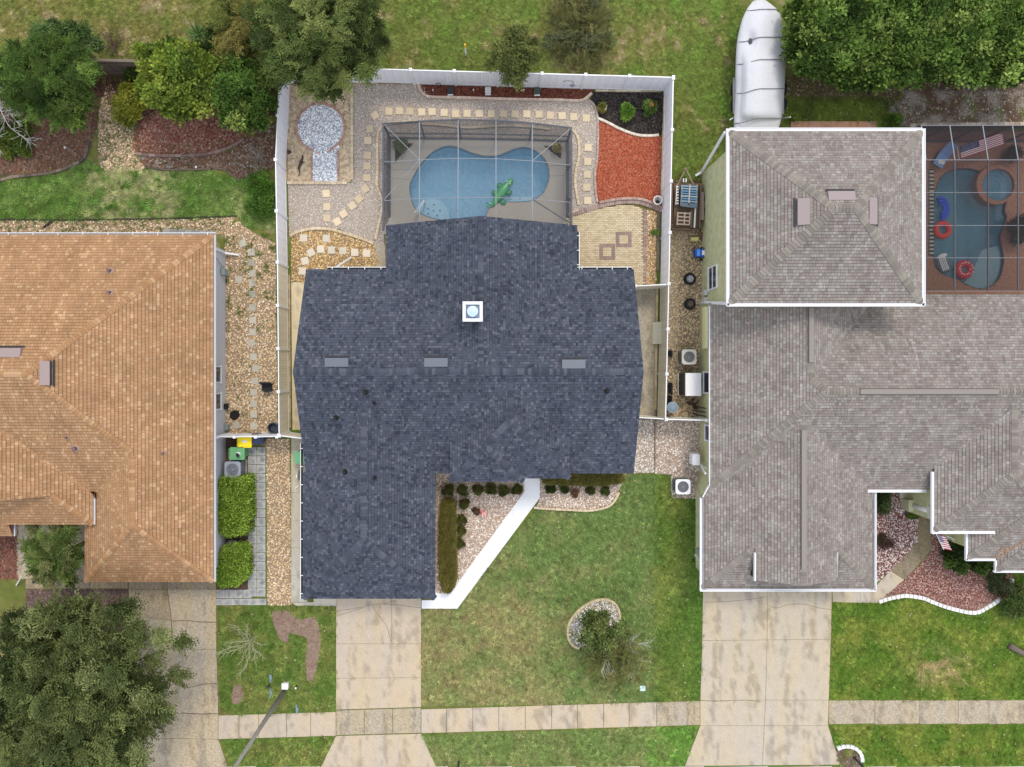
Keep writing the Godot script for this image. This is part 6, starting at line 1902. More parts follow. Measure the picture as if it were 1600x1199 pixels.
	bed("gravel_bed", "golden rock strip between patio and right fence", plan([1011,328, 1026,332, 1025,445, 1009,445]), 0.016, mats["tan_soil"], peb, pm, 330.0, 0.05, 0.1, [Color(0.52, 0.3, 0.13), Color(0.66, 0.45, 0.22), Color(0.36, 0.22, 0.1), Color(0.72, 0.58, 0.38)], 0.5, 71, "pebble")
	edging("garden_edging", "weathered boards between golden rock strip and right fence", plan([1028.5,332, 1027,445]), 0.8, 0.14, 0.1, 0.0, mats["grey_wood"], [Color(1.1, 1.0, 0.9).clamp(), Color(0.8, 0.75, 0.7)], 72)
	bed("mulch_bed", "brown mulch strip along the back fence", plan([655,128, 925,132, 927,143, 915,153, 900,157, 690,152, 668,148, 659,140]), 0.016, mat("maroon_mulch", Color(0.13, 0.045, 0.03), 1.0), chip, cm, 330.0, 0.05, 0.12, [Color(0.16, 0.05, 0.035), Color(0.11, 0.035, 0.025), Color(0.22, 0.09, 0.055), Color(0.07, 0.028, 0.02)], 0.5, 73, "mulch_chip")
	bed("mulch_bed", "black mulch bed in the back right corner", plan(from_zoom([660,190, 1045,190, 1036,425, 1000,430, 950,432, 900,427, 850,411, 800,392, 760,370, 720,351, 686,338, 680,290, 665,255, 640,235], 740, 90, 3.526)), 0.016, mat("black_mulch", Color(0.03, 0.026, 0.025), 1.0), chip, cm, 330.0, 0.06, 0.14, [Color(0.035, 0.03, 0.028), Color(0.06, 0.05, 0.046), Color(0.02, 0.018, 0.018), Color(0.085, 0.07, 0.06)], 0.5, 74, "mulch_chip")
	bed("mulch_bed", "bright red mulch bed by the right fence", plan(from_zoom([688,345, 760,378, 850,418, 950,440, 1035,432, 1032,600, 1028,800, 1030,835, 960,803, 880,788, 790,792, 686,806, 674,740, 671,640, 683,560, 688,420], 740, 90, 3.526)), 0.016, mat("bright_mulch", Color(0.36, 0.085, 0.045), 1.0), chip, cm, 620.0, 0.045, 0.095, [Color(0.37, 0.095, 0.05), Color(0.31, 0.072, 0.037), Color(0.43, 0.14, 0.08), Color(0.25, 0.055, 0.03), Color(0.47, 0.21, 0.13)], 0.5, 75, "mulch_chip")
	stones("stepping_path", "cream stepping stones curving round the screen cage", [[607.7,174.5], [624.2,173.7], [640.6,174.5], [659.1,175.6], [675.2,175.1], [694.2,176.5], [712.1,178.5], [729.7,177.9], [749,178], [767.8,178.5], [787.1,178.5], [804.7,178.5], [823.1,178.5], [842.1,179.1], [859.7,180.8], [878.1,181.3], [896.3,183], [915.8,185], [585.9,180.7, 0.5], [578,202, 0.12], [574.9,219.9], [574.6,243.1], [573.7,259.6], [573.4,278], [570.9,295.6, 0.55], [561,311.2, 0.75], [550.5,322, 0.6], [536.8,334.5, 0.6], [527.2,346.7, 0.5], [509.9,302.7], [511,323.4], [511.3,341.3], [918.7,231], [918.1,253], [917.3,273], [916.4,293.3], [918,314]], 0.4, Color(0.70, 0.57, 0.40), 76)
	stones("stepping_path", "cream stepping stones in the golden river rock", [[474.5,372.2], [510.2,373], [486.1,394.9, 0.5], [501.4,389.8], [518.1,391.2], [536,392.3], [554.4,394.9], [573.2,396.3], [476.7,408.2, 0.2], [473,424]], 0.4, Color(0.72, 0.64, 0.52), 77)
	# cream patch by the west corner of the north wing
	var w := setting("walkway", "small cream concrete pad at the corner of the north wing")
	slab(w, "slab", [585,382, 601,382, 603,420, 585,420], 0.03, 0.05, mats["cream_slab"], 0.0)
	# --- brick patio
	var pt := setting("patio", "cream brick patio with two linked mauve squares")
	var poly := plan([887,341, 898,336, 912,330.5, 940,325, 967,321.5, 990,321.5, 1004,326, 1005,452, 900,452, 886,400])
	var b := MB.new()
	var r := RandomNumberGenerator.new()
	r.seed = 6
	sheet("bed", poly, 0.010, mat("joint_sand", Color(0.33, 0.25, 0.15), 1.0), pt, 0.5)
	var sq := []
	for q in [[691.5,1028, 778.5,1117], [782,960, 870,1047]]:
		var z := from_zoom(q, 740, 90, 3.526)
		sq.append([at2(z[0], z[1]), at2(z[2], z[3])])
	var x := poly[9].x
	var bl := 0.2
	var bw := 0.1
	var lo := at2(885, 318)
	var row := 0
	var z := lo.y
	var mb2 := MB.new()
	var bands := []
	for q in sq:
		var bwid := 0.2
		for e in [[q[0].x, q[0].y, q[1].x, q[0].y + bwid], [q[0].x, q[1].y - bwid, q[1].x, q[1].y], [q[0].x, q[0].y + bwid, q[0].x + bwid, q[1].y - bwid], [q[1].x - bwid, q[0].y + bwid, q[1].x, q[1].y - bwid]]:
			bands.append(PackedVector2Array([V(e[0], e[1]), V(e[2], e[1]), V(e[2], e[3]), V(e[0], e[3])]))
			var wide: bool = e[2] - e[0] > e[3] - e[1]
			var len_: float = e[2] - e[0] if wide else e[3] - e[1]
			var cnt := int(round(len_ / 0.1))
			for i in cnt:
				var t: float = (i + 0.5) * len_ / cnt
				mb2.col = Color(0.33, 0.235, 0.21) * r.randf_range(0.9, 1.12)
				mb2.col.a = 1.0
				mb2.box(Vector3(e[0] + (t if wide else bwid / 2), 0.03, e[1] + (bwid / 2 if wide else t)), Vector3(len_ / cnt - 0.014 if wide else bwid - 0.01, 0.03, bwid - 0.01 if wide else len_ / cnt - 0.014))
	while z < at2(0, 453).y:
		x = lo.x - (0.1 if row % 2 else 0.0)
		while x < at2(1006, 0).x:
			var c := V(x + bl / 2, z + bw / 2)
			if Geometry2D.is_point_in_polygon(c, poly):
				b.col = [Color(0.61, 0.495, 0.325), Color(0.65, 0.535, 0.36), Color(0.57, 0.46, 0.3), Color(0.68, 0.57, 0.4)][r.randi() % 4] * r.randf_range(0.95, 1.05)
				b.col.a = 1.0
				var ps := [PackedVector2Array([V(x + 0.007, z + 0.007), V(x + bl - 0.007, z + 0.007), V(x + bl - 0.007, z + bw - 0.007), V(x + 0.007, z + bw - 0.007)])]
				for k in bands:
					var nx := []
					for q in ps: nx.append_array(Geometry2D.clip_polygons(q, k))
					ps = nx
				var top := 0.045 + r.randf_range(-0.003, 0.003)
				for q in ps: b.prism(q, 0.012, top)
			x += bl
		z += bw
		row += 1
	stuff(obj("cream_brick", b, em, pt))
	stuff(obj("mauve_brick", mb2, em, pt))
	var mv := [Color(0.36, 0.265, 0.235), Color(0.31, 0.22, 0.2), Color(0.41, 0.31, 0.27)]
	edging("patio_border", "mauve brick soldier course arching over the cream patio", curve(plan(from_zoom([520,872, 600,848, 690,820, 790,800, 880,795, 950,810, 1040,845], 740, 90, 3.526)), false), 0.13, 0.24, 0.1, 0.0, em, mv, 78)
	edging("patio_border", "mauve brick course down the right of the patio", plan([1008,328, 1007,446]), 0.12, 0.2, 0.035, 0.01, em, mv, 79)
	edging("patio_border", "raised mauve brick row against the red mulch", curve(plan(from_zoom([690,802, 790,784, 880,780, 950,792, 1045,836], 740, 90, 3.526)), false), 0.3, 0.14, 0.18, 0.0, em, [Color(0.4, 0.27, 0.23), Color(0.46, 0.33, 0.28)], 80)
	edging("patio_border", "pale brick lip from cage corner to the patio", plan(from_zoom([520,862, 590,838], 740, 90, 3.526)), 0.3, 0.12, 0.1, 0.01, em, cream, 81)
	edging("garden_edging", "cream block line along the right fence of the side strip", plan([1026.5,449, 1023.5,652]), 0.42, 0.12, 0.1, 0.0, em, [Color(0.66, 0.55, 0.32), Color(0.58, 0.47, 0.28), Color(0.7, 0.6, 0.38)], 82)
	edging("garden_edging", "tan block line along the left fence of the side strip", plan([452.5,430, 453.5,672]), 0.42, 0.1, 0.1, 0.0, em, [Color(0.5, 0.4, 0.27), Color(0.42, 0.33, 0.22)], 83)
	# --- front beds
	var shell := [Color(0.6, 0.5, 0.42), Color(0.7, 0.62, 0.55), Color(0.5, 0.37, 0.28), Color(0.42, 0.31, 0.24), Color(0.76, 0.7, 0.65), Color(0.34, 0.24, 0.2)]
	var base := mat("shell_base", Color(0.36, 0.28, 0.22), 1.0)
	bed("gravel_bed", "pale pink rock bed between garage hedge and white walkway", plan([680,736, 819,746, 819,769, 714.5,912, 703,927, 680,927]), 0.016, base, peb2, pm, 300.0, 0.06, 0.11, shell, 0.6, 84, "pebble")
	bed("gravel_bed", "pale pink rock bed right of the white walkway", plan([844,738, 978,738, 967,767, 954,789, 922,797, 880,797, 838,793, 844,779]), 0.016, base, peb2, pm, 300.0, 0.06, 0.11, shell, 0.6, 85, "pebble")
	edging("garden_edging", "cream curb round the rock bed right of the walkway", curve(plan([834,793, 860,795, 890,796.5, 921,797.5, 945,793, 957,786, 965,773, 968,764]), false), 0.3, 0.12, 0.12, 0.0, em, cream, 86)
	bed("gravel_bed", "island bed of white rock in the front lawn", curve(plan([889,990, 893,970, 910,951, 931,939.5, 948,939, 960,946, 967,962, 960,985, 940,1004, 905,1011, 893,1004]), true, 3), 0.018, base, peb2, pm, 300.0, 0.06, 0.11, [Color(0.66, 0.62, 0.6), Color(0.74, 0.72, 0.71), Color(0.5, 0.44, 0.42), Color(0.36, 0.31, 0.3)], 0.6, 87, "pebble")
	edging("garden_edging", "tan curb looping round the island rock bed", curve(plan([905,1013, 893,1006, 887,991, 891,970, 908,950, 930,938, 949,937, 962,945, 968,960, 967,972]), false), 0.3, 0.13, 0.12, 0.0, em, [Color(0.58, 0.48, 0.3), Color(0.52, 0.43, 0.27)], 88)
	bed("gravel_bed", "white rock strip beside the gable below the cross fence", plan([984,655, 1022,656, 1022,739, 984,739]), 0.014, base, peb2, pm, 260.0, 0.06, 0.12, [Color(0.62, 0.58, 0.53), Color(0.73, 0.7, 0.66), Color(0.47, 0.42, 0.38), Color(0.36, 0.3, 0.26)], 0.6, 89, "pebble")
	bed("gravel_bed", "white rock yard by the lime green wall", plan([1023,657, 1093,657, 1093,780, 1050,778, 1050,742, 1023,740]), 0.014, base, peb2, pm, 240.0, 0.06, 0.12, [Color(0.62, 0.55, 0.5), Color(0.72, 0.67, 0.62), Color(0.47, 0.37, 0.32), Color(0.33, 0.24, 0.2)], 0.6, 90, "pebble")
	edging("garden_edging", "thin brown edging between the two white rock yards", plan([1023,658, 1023,739]), 0.5, 0.06, 0.08, 0.0, mats["chip"], [Color(0.2, 0.15, 0.11)], 91)
	bed("gravel_bed", "tan rock alley between right fence and lime green wall", plan([1044,335, 1098,325, 1096,655, 1040,655]), 0.012, mat("alley_soil", Color(0.34, 0.27, 0.19), 1.0, {"tex": grain("soil", 0.05, grey(0.6), grey(1.0), 5), "scale": 0.7}), peb, pm, 170.0, 0.06, 0.12, [Color(0.46, 0.34, 0.2), Color(0.56, 0.43, 0.26), Color(0.36, 0.25, 0.15), Color(0.62, 0.5, 0.34)], 0.4, 92, "pebble")
	sheet("concrete_path", plan([1046,358, 1078,352, 1068,390, 1058,440, 1062,500, 1058,545, 1044,545]), 0.02, mats["concrete_old"], setting("walkway", "cracked concrete path in the alley by the right fence"), 0.25, stained)
	bed("soil_strip", "dark earth under the trailer", plan([1048,282, 1098,282, 1098,362, 1046,362]), 0.014, mat("dark_soil", Color(0.09, 0.06, 0.04), 1.0), chip, cm, 120.0, 0.05, 0.12, [Color(0.2, 0.12, 0.08), Color(0.1, 0.07, 0.05), Color(0.3, 0.22, 0.15)], 0.4, 93, "leaf_litter")
	bed("mulch_bed", "red brown mulch bed behind the white block edging", curve(plan([1372,940, 1396,934, 1412,930, 1440,934, 1470,945, 1510,955, 1528,953, 1556,935, 1576,915, 1580,895, 1510,860, 1460,820, 1455,862, 1413,906]), true, 2), 0.016, mat("rust_mulch", Color(0.2, 0.1, 0.085), 1.0), peb2, cm, 330.0, 0.06, 0.12, [Color(0.24, 0.11, 0.09), Color(0.33, 0.19, 0.16), Color(0.15, 0.07, 0.055), Color(0.42, 0.29, 0.26)], 0.6, 94, "mulch_chip")
	bed("mulch_bed", "speckled mulch bed by the grey garage wall", plan([1360,766, 1436,766, 1433,848, 1391,892, 1360,918]), 0.016, mats["rust_mulch"], peb2, cm, 330.0, 0.06, 0.12, [Color(0.2, 0.09, 0.075), Color(0.5, 0.42, 0.4), Color(0.12, 0.06, 0.05), Color(0.36, 0.25, 0.23), Color(0.62, 0.55, 0.53)], 0.6, 95, "mulch_chip")
	edging("garden_edging", "scalloped white blocks along the red brown mulch bed", curve(plan([1372,940, 1384,936, 1396,933, 1412,930.5, 1426,931.5, 1442,934.5, 1458,941, 1474,947, 1492,952, 1510,956, 1526,956, 1542,948, 1555,940, 1566,931, 1575,922, 1579,910, 1579,897]), false), 0.24, 0.2, 0.14, 0.0, mats["white_paint"], [Color(1, 1, 0.98), Color(0.94, 0.92, 0.88), Color(0.88, 0.86, 0.8)], 96, 0.03)
	bed("mulch_bed", "small brown mulch round the mailbox post by the street", curve(plan([1312,1196, 1308,1172, 1322,1167, 1338,1170, 1345,1182, 1345,1196]), true, 3), 0.016, mats["rust_mulch"], chip, cm, 300.0, 0.06, 0.12, [Color(0.2, 0.13, 0.12), Color(0.28, 0.2, 0.19), Color(0.13, 0.09, 0.08)], 0.6, 97, "mulch_chip")
	edging("garden_edging", "white block arc round the mailbox mulch", curve(plan([1307,1169, 1318,1165.5, 1332,1167, 1342,1174, 1346,1184, 1346,1196]), false), 0.24, 0.18, 0.14, 0.0, mats["white_paint"], [Color(1, 1, 0.98), Color(0.9, 0.88, 0.84)], 98, 0.03)
	edging("garden_edging", "bumpy tan stones along the back of the right cage", plan([1420,198, 1436,197, 1660,194]), 0.3, 0.2, 0.16, 0.0, mats["chip"], [Color(0.36, 0.3, 0.24), Color(0.28, 0.22, 0.18), Color(0.42, 0.36, 0.3)], 99)
	bed("mulch_bed", "brown mulch in the nook of the tan roofed house", plan([-30,820, 28,820, 28,905, -30,905]), 0.016, mats["brown_mulch_base"], chip, cm, 250.0, 0.07, 0.15, [Color(0.24, 0.1, 0.07), Color(0.17, 0.075, 0.055), Color(0.3, 0.15, 0.11)], 0.6, 100, "mulch_chip")
	bed("mulch_bed", "purplish mulch below the entry walk of tan roofed house", plan([40,921, 200,921, 200,985, 40,985]), 0.012, mats["brown_mulch_base"], chip, cm, 200.0, 0.06, 0.14, [Color(0.17, 0.12, 0.11), Color(0.12, 0.08, 0.07), Color(0.22, 0.17, 0.16)], 0.6, 101, "mulch_chip")
	var wk := setting("walkway", "stained concrete entry walk in the nook of the tan roofed house")
	slab(wk, "slab", [26,815, 138,815, 138,905, 26,905], 0.03, 0.05, mats["concrete_tan"], 0.01, stained)
func weed_density(x: float, z: float) -> float:
	var v: float = soft(0.0, 0.4, noise2.get_noise_2d(x * 25.0, z * 25.0)) * 0.9
	return v * (1.0 if sy(z) > 430 else 1.0 + 1.0 * (1.0 - soft(380, 430, sy(z)))) + 0.5 * (1.0 - soft(370, 410, sy(z))) * (1.0 - soft(352, 385, sx(x)))
func alley_density(_x: float, _z: float) -> float: return 1.0
# ---------------------------------------------------------------- trees, hedges and plants
func build_plants() -> void:
	var fine := [spray(1, 16, 0.34, 0.055), spray(2, 16, 0.3, 0.06), spray(3, 14, 0.38, 0.05)]
	var small := [spray(4, 12, 0.3, 0.09), spray(5, 12, 0.34, 0.1)]
	var broad := [spray(6, 8, 0.5, 0.15, 0.4), spray(7, 8, 0.55, 0.17, 0.4)]
	var frond := [spray(8, 12, 0.55, 0.05, 0.3), spray(9, 12, 0.6, 0.06, 0.3)]
	var twigs := [twig(11, 18, 0.26, 0.04), twig(12, 18, 0.24, 0.045), twig(13, 16, 0.28, 0.04)]
	var oakpal := [Color(0.092, 0.118, 0.044), Color(0.068, 0.09, 0.033), Color(0.14, 0.17, 0.062), Color(0.042, 0.058, 0.022), Color(0.19, 0.22, 0.092), Color(0.11, 0.133, 0.05)]
	tree("oak_tree", "large dark olive oak covering the lower left corner", 106, 1094, 166, 152, 5.0, 2.0, 420, 40, 0.46, twigs, Vector2(0.45, 0.95), oakpal, 201, 0.5)
	tree("oak_tree", "dark green oak hanging over the back fence", 500, 55, 92, 98, 4.6, 1.5, 230, 40, 0.38, twigs, Vector2(0.4, 0.8), [Color(0.08, 0.115, 0.035), Color(0.06, 0.085, 0.028), Color(0.115, 0.155, 0.048), Color(0.165, 0.2, 0.066), Color(0.045, 0.065, 0.022)], 202, 0.5)
	tree("wispy_tree", "yellowish olive tree left of the dark back fence oak", 385, 40, 58, 62, 2.6, 1.0, 60, 45, 0.45, twigs, Vector2(0.4, 0.8), [Color(0.17, 0.18, 0.05), Color(0.21, 0.2, 0.058), Color(0.13, 0.15, 0.042), Color(0.23, 0.2, 0.065)], 203, 0.5)
	tree("small_tree", "small tree in the front nook of the tan roofed house", 88, 868, 46, 46, 2.6, 1.0, 52, 45, 0.34, twigs, Vector2(0.35, 0.65), [Color(0.11, 0.165, 0.045), Color(0.08, 0.12, 0.035), Color(0.15, 0.2, 0.06), Color(0.17, 0.19, 0.075)], 204, 0.5)
	tree("feathery_tree", "dark green feathery tree by the far left board fence", 78, 118, 86, 66, 2.9, 1.2, 105, 55, 0.4, twigs, Vector2(0.35, 0.75), [Color(0.065, 0.115, 0.028), Color(0.09, 0.155, 0.036), Color(0.042, 0.074, 0.02), Color(0.14, 0.215, 0.05), Color(0.075, 0.12, 0.03)], 205, 0.5)
	tree("flowering_shrub", "pale flowered shrub behind the feathery tree", 110, 62, 55, 26, 2.2, 0.9, 26, 60, 0.4, small, Vector2(0.25, 0.4), [Color(0.1, 0.17, 0.06), Color(0.14, 0.2, 0.08), Color(0.07, 0.12, 0.04)], 206, 0.5, "shrub")
	tree("lime_tree", "lime green broadleaf tree over the faded red mulch", 272, 125, 62, 64, 2.9, 1.2, 90, 40, 0.36, broad, Vector2(0.28, 0.5), [Color(0.2, 0.27, 0.045), Color(0.26, 0.32, 0.06), Color(0.13, 0.19, 0.035), Color(0.16, 0.22, 0.04), Color(0.09, 0.14, 0.03)], 207, 0.5)
	tree("citrus_tree", "sparse green tree with pale dead twigs left of the pool yard fence", 383, 148, 50, 55, 2.6, 1.1, 64, 36, 0.34, broad, Vector2(0.22, 0.42), [Color(0.09, 0.16, 0.035), Color(0.13, 0.2, 0.05), Color(0.06, 0.11, 0.025), Color(0.17, 0.22, 0.06)], 208, 0.5)
	tree("leafy_shrub", "dark undergrowth between spiky palm and board fence", 355, 85, 45, 32, 1.7, 0.8, 26, 60, 0.4, small, Vector2(0.3, 0.45), [Color(0.05, 0.085, 0.025), Color(0.08, 0.12, 0.03), Color(0.035, 0.06, 0.02)], 209, 0.5, "shrub")
	tree("fence_tree", "small olive tree leaning over the middle of the back fence", 800, 88, 42, 48, 2.5, 0.9, 40, 36, 0.3, small, Vector2(0.2, 0.36), [Color(0.13, 0.155, 0.05), Color(0.17, 0.19, 0.065), Color(0.095, 0.115, 0.04)], 210, 0.5)
	tree("scrub", "brownish olive scrub in the rough grass behind the pool yard", 905, 45, 50, 64, 0.45, 0.25, 62, 14, 0.5, twigs, Vector2(0.3, 0.6), [Color(0.115, 0.115, 0.045), Color(0.14, 0.135, 0.055), Color(0.09, 0.095, 0.04), Color(0.11, 0.125, 0.07)], 211, 0.45, "shrub")
	shrub("shrub", "yellow green mounded shrub by the funnel of pale rock", 208, 160, 28, 36, 1.4, small, Vector2(0.24, 0.4), [Color(0.2, 0.21, 0.03), Color(0.15, 0.17, 0.03), Color(0.24, 0.25, 0.045)], 212, 60, 22)
	shrub("shrub", "dark low shrub at the left end of the board fence gap", 220, 118, 24, 18, 1.2, small, Vector2(0.24, 0.4), [Color(0.05, 0.085, 0.025), Color(0.08, 0.12, 0.03)], 213, 50, 14)
	shrub("weed_clump", "rank green weeds against the left fence beside the rear lawn", 407, 308, 26, 48, 0.5, small, Vector2(0.18, 0.32), [Color(0.08, 0.17, 0.03), Color(0.11, 0.21, 0.04), Color(0.06, 0.12, 0.025)], 214, 26, 46, "", "weeds")
	shrub("weed_clump", "low dark weeds under the bare tree at the left edge", 20, 215, 44, 34, 0.4, small, Vector2(0.24, 0.42), [Color(0.08, 0.12, 0.025), Color(0.12, 0.15, 0.035), Color(0.05, 0.08, 0.02)], 215, 45, 22, "", "weeds")
	# palm like spiky plant
	var o := thing("yucca", "spiky green yucca behind the lime green tree", "plant", at(316, 62))
	var r := RandomNumberGenerator.new()
	r.seed = 216
	for i in 46:
		var b := MB.new()
		var a := i * 2.4
		var el := r.randf_range(0.15, 1.2)
		var d := Vector3(cos(a) * cos(el), sin(el), sin(a) * cos(el))
		var w := Vector3(-sin(a), 0, cos(a)) * 0.035
		var L := r.randf_range(0.6, 1.05)
		var q := r.randf_range(0.75, 1.25)
		b.col = Color(0.10 * q, 0.165 * q, 0.05 * q)
		var m := Vector3(0, 0.5, 0) + d * L * 0.55
		b.quad(Vector3(0, 0.5, 0) - w, Vector3(0, 0.5, 0) + w, m + w, m - w); b.tri(m - w, m + w, Vector3(0, 0.5, 0) + d * L - Vector3(0, 0.12, 0))
		obj("leaf", b, mats["leaf"], o)
	var tb := MB.new()
	tb.cyl(Vector3.ZERO, Vector3(0, 0.55, 0), 0.12, 0.09, 8)
	obj("trunk", tb, mats["bark"], o)
	bare_shrub("bare_tree", "bare grey twiggy tree at the left edge", 0, 172, 3.6, 2.6, 15, 5, Color(0.5, 0.48, 0.46), 217, 0.026, "tree")
	bare_shrub("dead_branches", "pale dead branches in the sparse green tree by the fence", 395, 140, 1.2, 2.7, 6, 3, Color(0.44, 0.4, 0.34), 218, 0.02, "branches")
	bare_shrub("bare_shrub", "leafless pale green shrub in the left front lawn", 390, 1002, 1.45, 1.0, 13, 4, Color(0.34, 0.36, 0.21), 219, 0.02)
	bare_shrub("brush_pile", "pile of grey dead brush by the left fence", 405, 245, 0.8, 0.35, 12, 3, Color(0.32, 0.28, 0.23), 220, 0.015, "brush")
	bare_shrub("brush_pile", "dead brown brush behind the gap in the board fence", 180, 74, 0.9, 0.5, 12, 4, Color(0.14, 0.1, 0.075), 221, 0.02, "brush")
	# big broadleaf hedge, shrub by shrub
	var hp := [Color(0.095, 0.16, 0.035), Color(0.14, 0.215, 0.05), Color(0.06, 0.105, 0.025), Color(0.19, 0.265, 0.07), Color(0.045, 0.08, 0.02), Color(0.11, 0.18, 0.04)]
	var hx := [[1268, 56, 33, 62, "nearest the covered boat"], [1318, 62, 48, 74, "second from the covered boat"], [1376, 66, 46, 78, "bulging over the shade coloured lawn"], [1432, 62, 46, 70, "in the middle of the row"], [1490, 60, 46, 68, "third from the right edge"], [1546, 60, 46, 68, "second from the right edge"], [1606, 60, 46, 70, "at the right edge"]]
	for i in hx.size():
		var q: Array = hx[i]
		tree("hedge_shrub", "big glossy broadleaf hedge shrub " + q[4], q[0], q[1], q[2] * 0.86, q[3] * 0.92, 2.8, 0.9, 170, 24, 0.36, broad, Vector2(0.3, 0.56), hp, 230 + i, 0.5, "shrub", "tall hedge shrubs at the top right", 0.7)
	# box hedges by the tan house
	var lime := [Color(0.17, 0.28, 0.04), Color(0.24, 0.355, 0.055), Color(0.10, 0.18, 0.025), Color(0.32, 0.42, 0.085), Color(0.13, 0.22, 0.03)]
	clipped_hedge("boxwood_hedge", "long lime green boxwood block beside the round topped air conditioner", [344,751, 384,750, 385,800, 382,832, 356,836, 343,831, 342,790], 1.15, small, Vector2(0.2, 0.34), 190.0, lime, 240, 0.3)
	clipped_hedge("boxwood_hedge", "shorter lime green boxwood block nearest the left driveway", [346,862, 370,857, 379,860, 380,901, 369,912, 343,916, 340,890], 1.15, small, Vector2(0.2, 0.34), 190.0, lime, 241, 0.3)
	var ol := [Color(0.15, 0.135, 0.04), Color(0.18, 0.165, 0.05), Color(0.12, 0.105, 0.032), Color(0.205, 0.18, 0.06)]
	clipped_hedge("clipped_hedge", "long clipped olive hedge along the slate roofed garage wall", [692,787, 700,785, 707,787, 709,830, 709,905, 706,920, 700,927, 693,921, 689.5,908, 690,830], 0.95, small, Vector2(0.12, 0.22), 420.0, ol, 242, 0.07)
	clipped_hedge("clipped_hedge", "clipped olive hedge under the gable right of the porch", [852,738, 972,738, 973,753, 940,757, 852,755], 0.85, small, Vector2(0.12, 0.22), 420.0, ol, 243, 0.07)
	var rp := [Color(0.10, 0.105, 0.032), Color(0.135, 0.13, 0.045), Color(0.075, 0.08, 0.026)]
	var row := [701.5, 722, 747, 767, 786.5, 806.5]
	for i in 6: shrub("round_shrub", "%s round clipped shrub from the garage in the row under the porch eave" % ordinal(i), row[i], 765.5, 8.5, 8, 0.6, small, Vector2(0.12, 0.2), rp, 250 + i, 55, 13, "round shrubs under the porch eave")
	var colm := [[725, 787], [722, 811.5], [719.5, 829], [719, 849]]
	for i in 4: shrub("round_shrub", "%s small round shrub from the top beside the long clipped hedge" % ordinal(i), colm[i][0], colm[i][1], 7, 7, 0.5, small, Vector2(0.12, 0.2), rp, 260 + i, 50, 12, "round shrubs beside the long hedge")
	var rr := [[860, 765], [882, 765], [923, 765.5], [945, 766.5]]
	for i in 4: shrub("round_shrub", "%s round dark shrub right of the white walkway" % ordinal(i), rr[i][0], rr[i][1], 7, 6.5, 0.5, small, Vector2(0.12, 0.2), [Color(0.07, 0.095, 0.03), Color(0.1, 0.115, 0.035), Color(0.05, 0.065, 0.022)], 270 + i, 50, 12, "round shrubs right of the walkway")
	shrub("dry_plant", "dry brown plant in the rock bed right of the walkway", 899, 771, 7, 6, 0.3, small, Vector2(0.12, 0.2), [Color(0.16, 0.09, 0.06), Color(0.22, 0.13, 0.09)], 275, 20, 7, "", "plant")
	shrub("dry_plant", "brown straggly plant beside the pink flamingo ornament", 743, 798, 9, 6, 0.3, small, Vector2(0.12, 0.2), [Color(0.14, 0.08, 0.05), Color(0.2, 0.11, 0.08), Color(0.08, 0.07, 0.03)], 276, 20, 7, "", "plant")
	# island bed crape myrtle
	tree("crape_myrtle", "leafy half of the multi stemmed myrtle in the island bed", 940, 988, 34, 32, 2.0, 0.75, 46, 20, 0.3, broad, Vector2(0.18, 0.3), [Color(0.11, 0.15, 0.05), Color(0.08, 0.115, 0.036), Color(0.15, 0.19, 0.066), Color(0.17, 0.2, 0.07)], 280, 0.5)
	tree("myrtle_scrub", "yellow green twiggy growth at the lower right of the island bed", 965, 1030, 46, 40, 0.9, 0.5, 60, 22, 0.34, twigs, Vector2(0.2, 0.4), [Color(0.17, 0.18, 0.06), Color(0.2, 0.2, 0.075), Color(0.13, 0.145, 0.05)], 281, 0.5, "shrub")
	bare_shrub("bare_shrub", "pale leafless stems among the island bed myrtle", 962, 1010, 1.5, 1.5, 16, 5, Color(0.5, 0.48, 0.42), 282, 0.015, "branches")
	# plants in the black mulch
	shrub("shrub", "bright green round shrub in the black mulch bed", 980, 175, 11.5, 12, 0.65, small, Vector2(0.14, 0.24), [Color(0.15, 0.28, 0.045), Color(0.2, 0.34, 0.06), Color(0.1, 0.2, 0.035)], 283, 60, 16)
	o = shrub("flowering_shrub", "green shrub with one coral bloom in the black mulch bed", 1015, 169, 10.5, 11, 0.6, small, Vector2(0.13, 0.22), [Color(0.11, 0.19, 0.045), Color(0.15, 0.22, 0.06), Color(0.08, 0.14, 0.035)], 284, 50, 14)
	var fb := MB.new()
	for i in 7:
		var a := TAU * i / 7.0
		fb.lathe(Vector3(0.05 + cos(a) * 0.07, 0.62, -0.1 + sin(a) * 0.07), [V(0.001, -0.03), V(0.05, 0.0), V(0.001, 0.04)], 6)
	obj("bloom", fb, mat("coral_petal", Color(0.75, 0.22, 0.15), 0.7), o, true)
	planter("planter", "white round pot of yellow green succulent in the black mulch bed", 942, 167, 0.2, 0.3, Color(0.72, 0.72, 0.7), [Color(0.24, 0.2, 0.04), Color(0.15, 0.16, 0.04)], 285)
	planter("planter", "yellow leaved plant in the right corner of the pool deck", 869, 231, 0.22, 0.3, Color(0.2, 0.17, 0.12), [Color(0.45, 0.34, 0.06), Color(0.3, 0.25, 0.05), Color(0.52, 0.42, 0.12)], 286)
	shrub("shrub", "leafy dark plant in the left corner of the pool deck", 625, 228, 9.5, 9, 0.6, small, Vector2(0.14, 0.24), [Color(0.09, 0.13, 0.05), Color(0.13, 0.16, 0.07)], 287, 40, 12)
	shrub("weed_clump", "green weed in the golden rock strip by the patio", 1022, 363, 6, 7, 0.3, small, Vector2(0.1, 0.17), [Color(0.14, 0.22, 0.05), Color(0.18, 0.25, 0.07)], 288, 20, 6, "", "weeds")
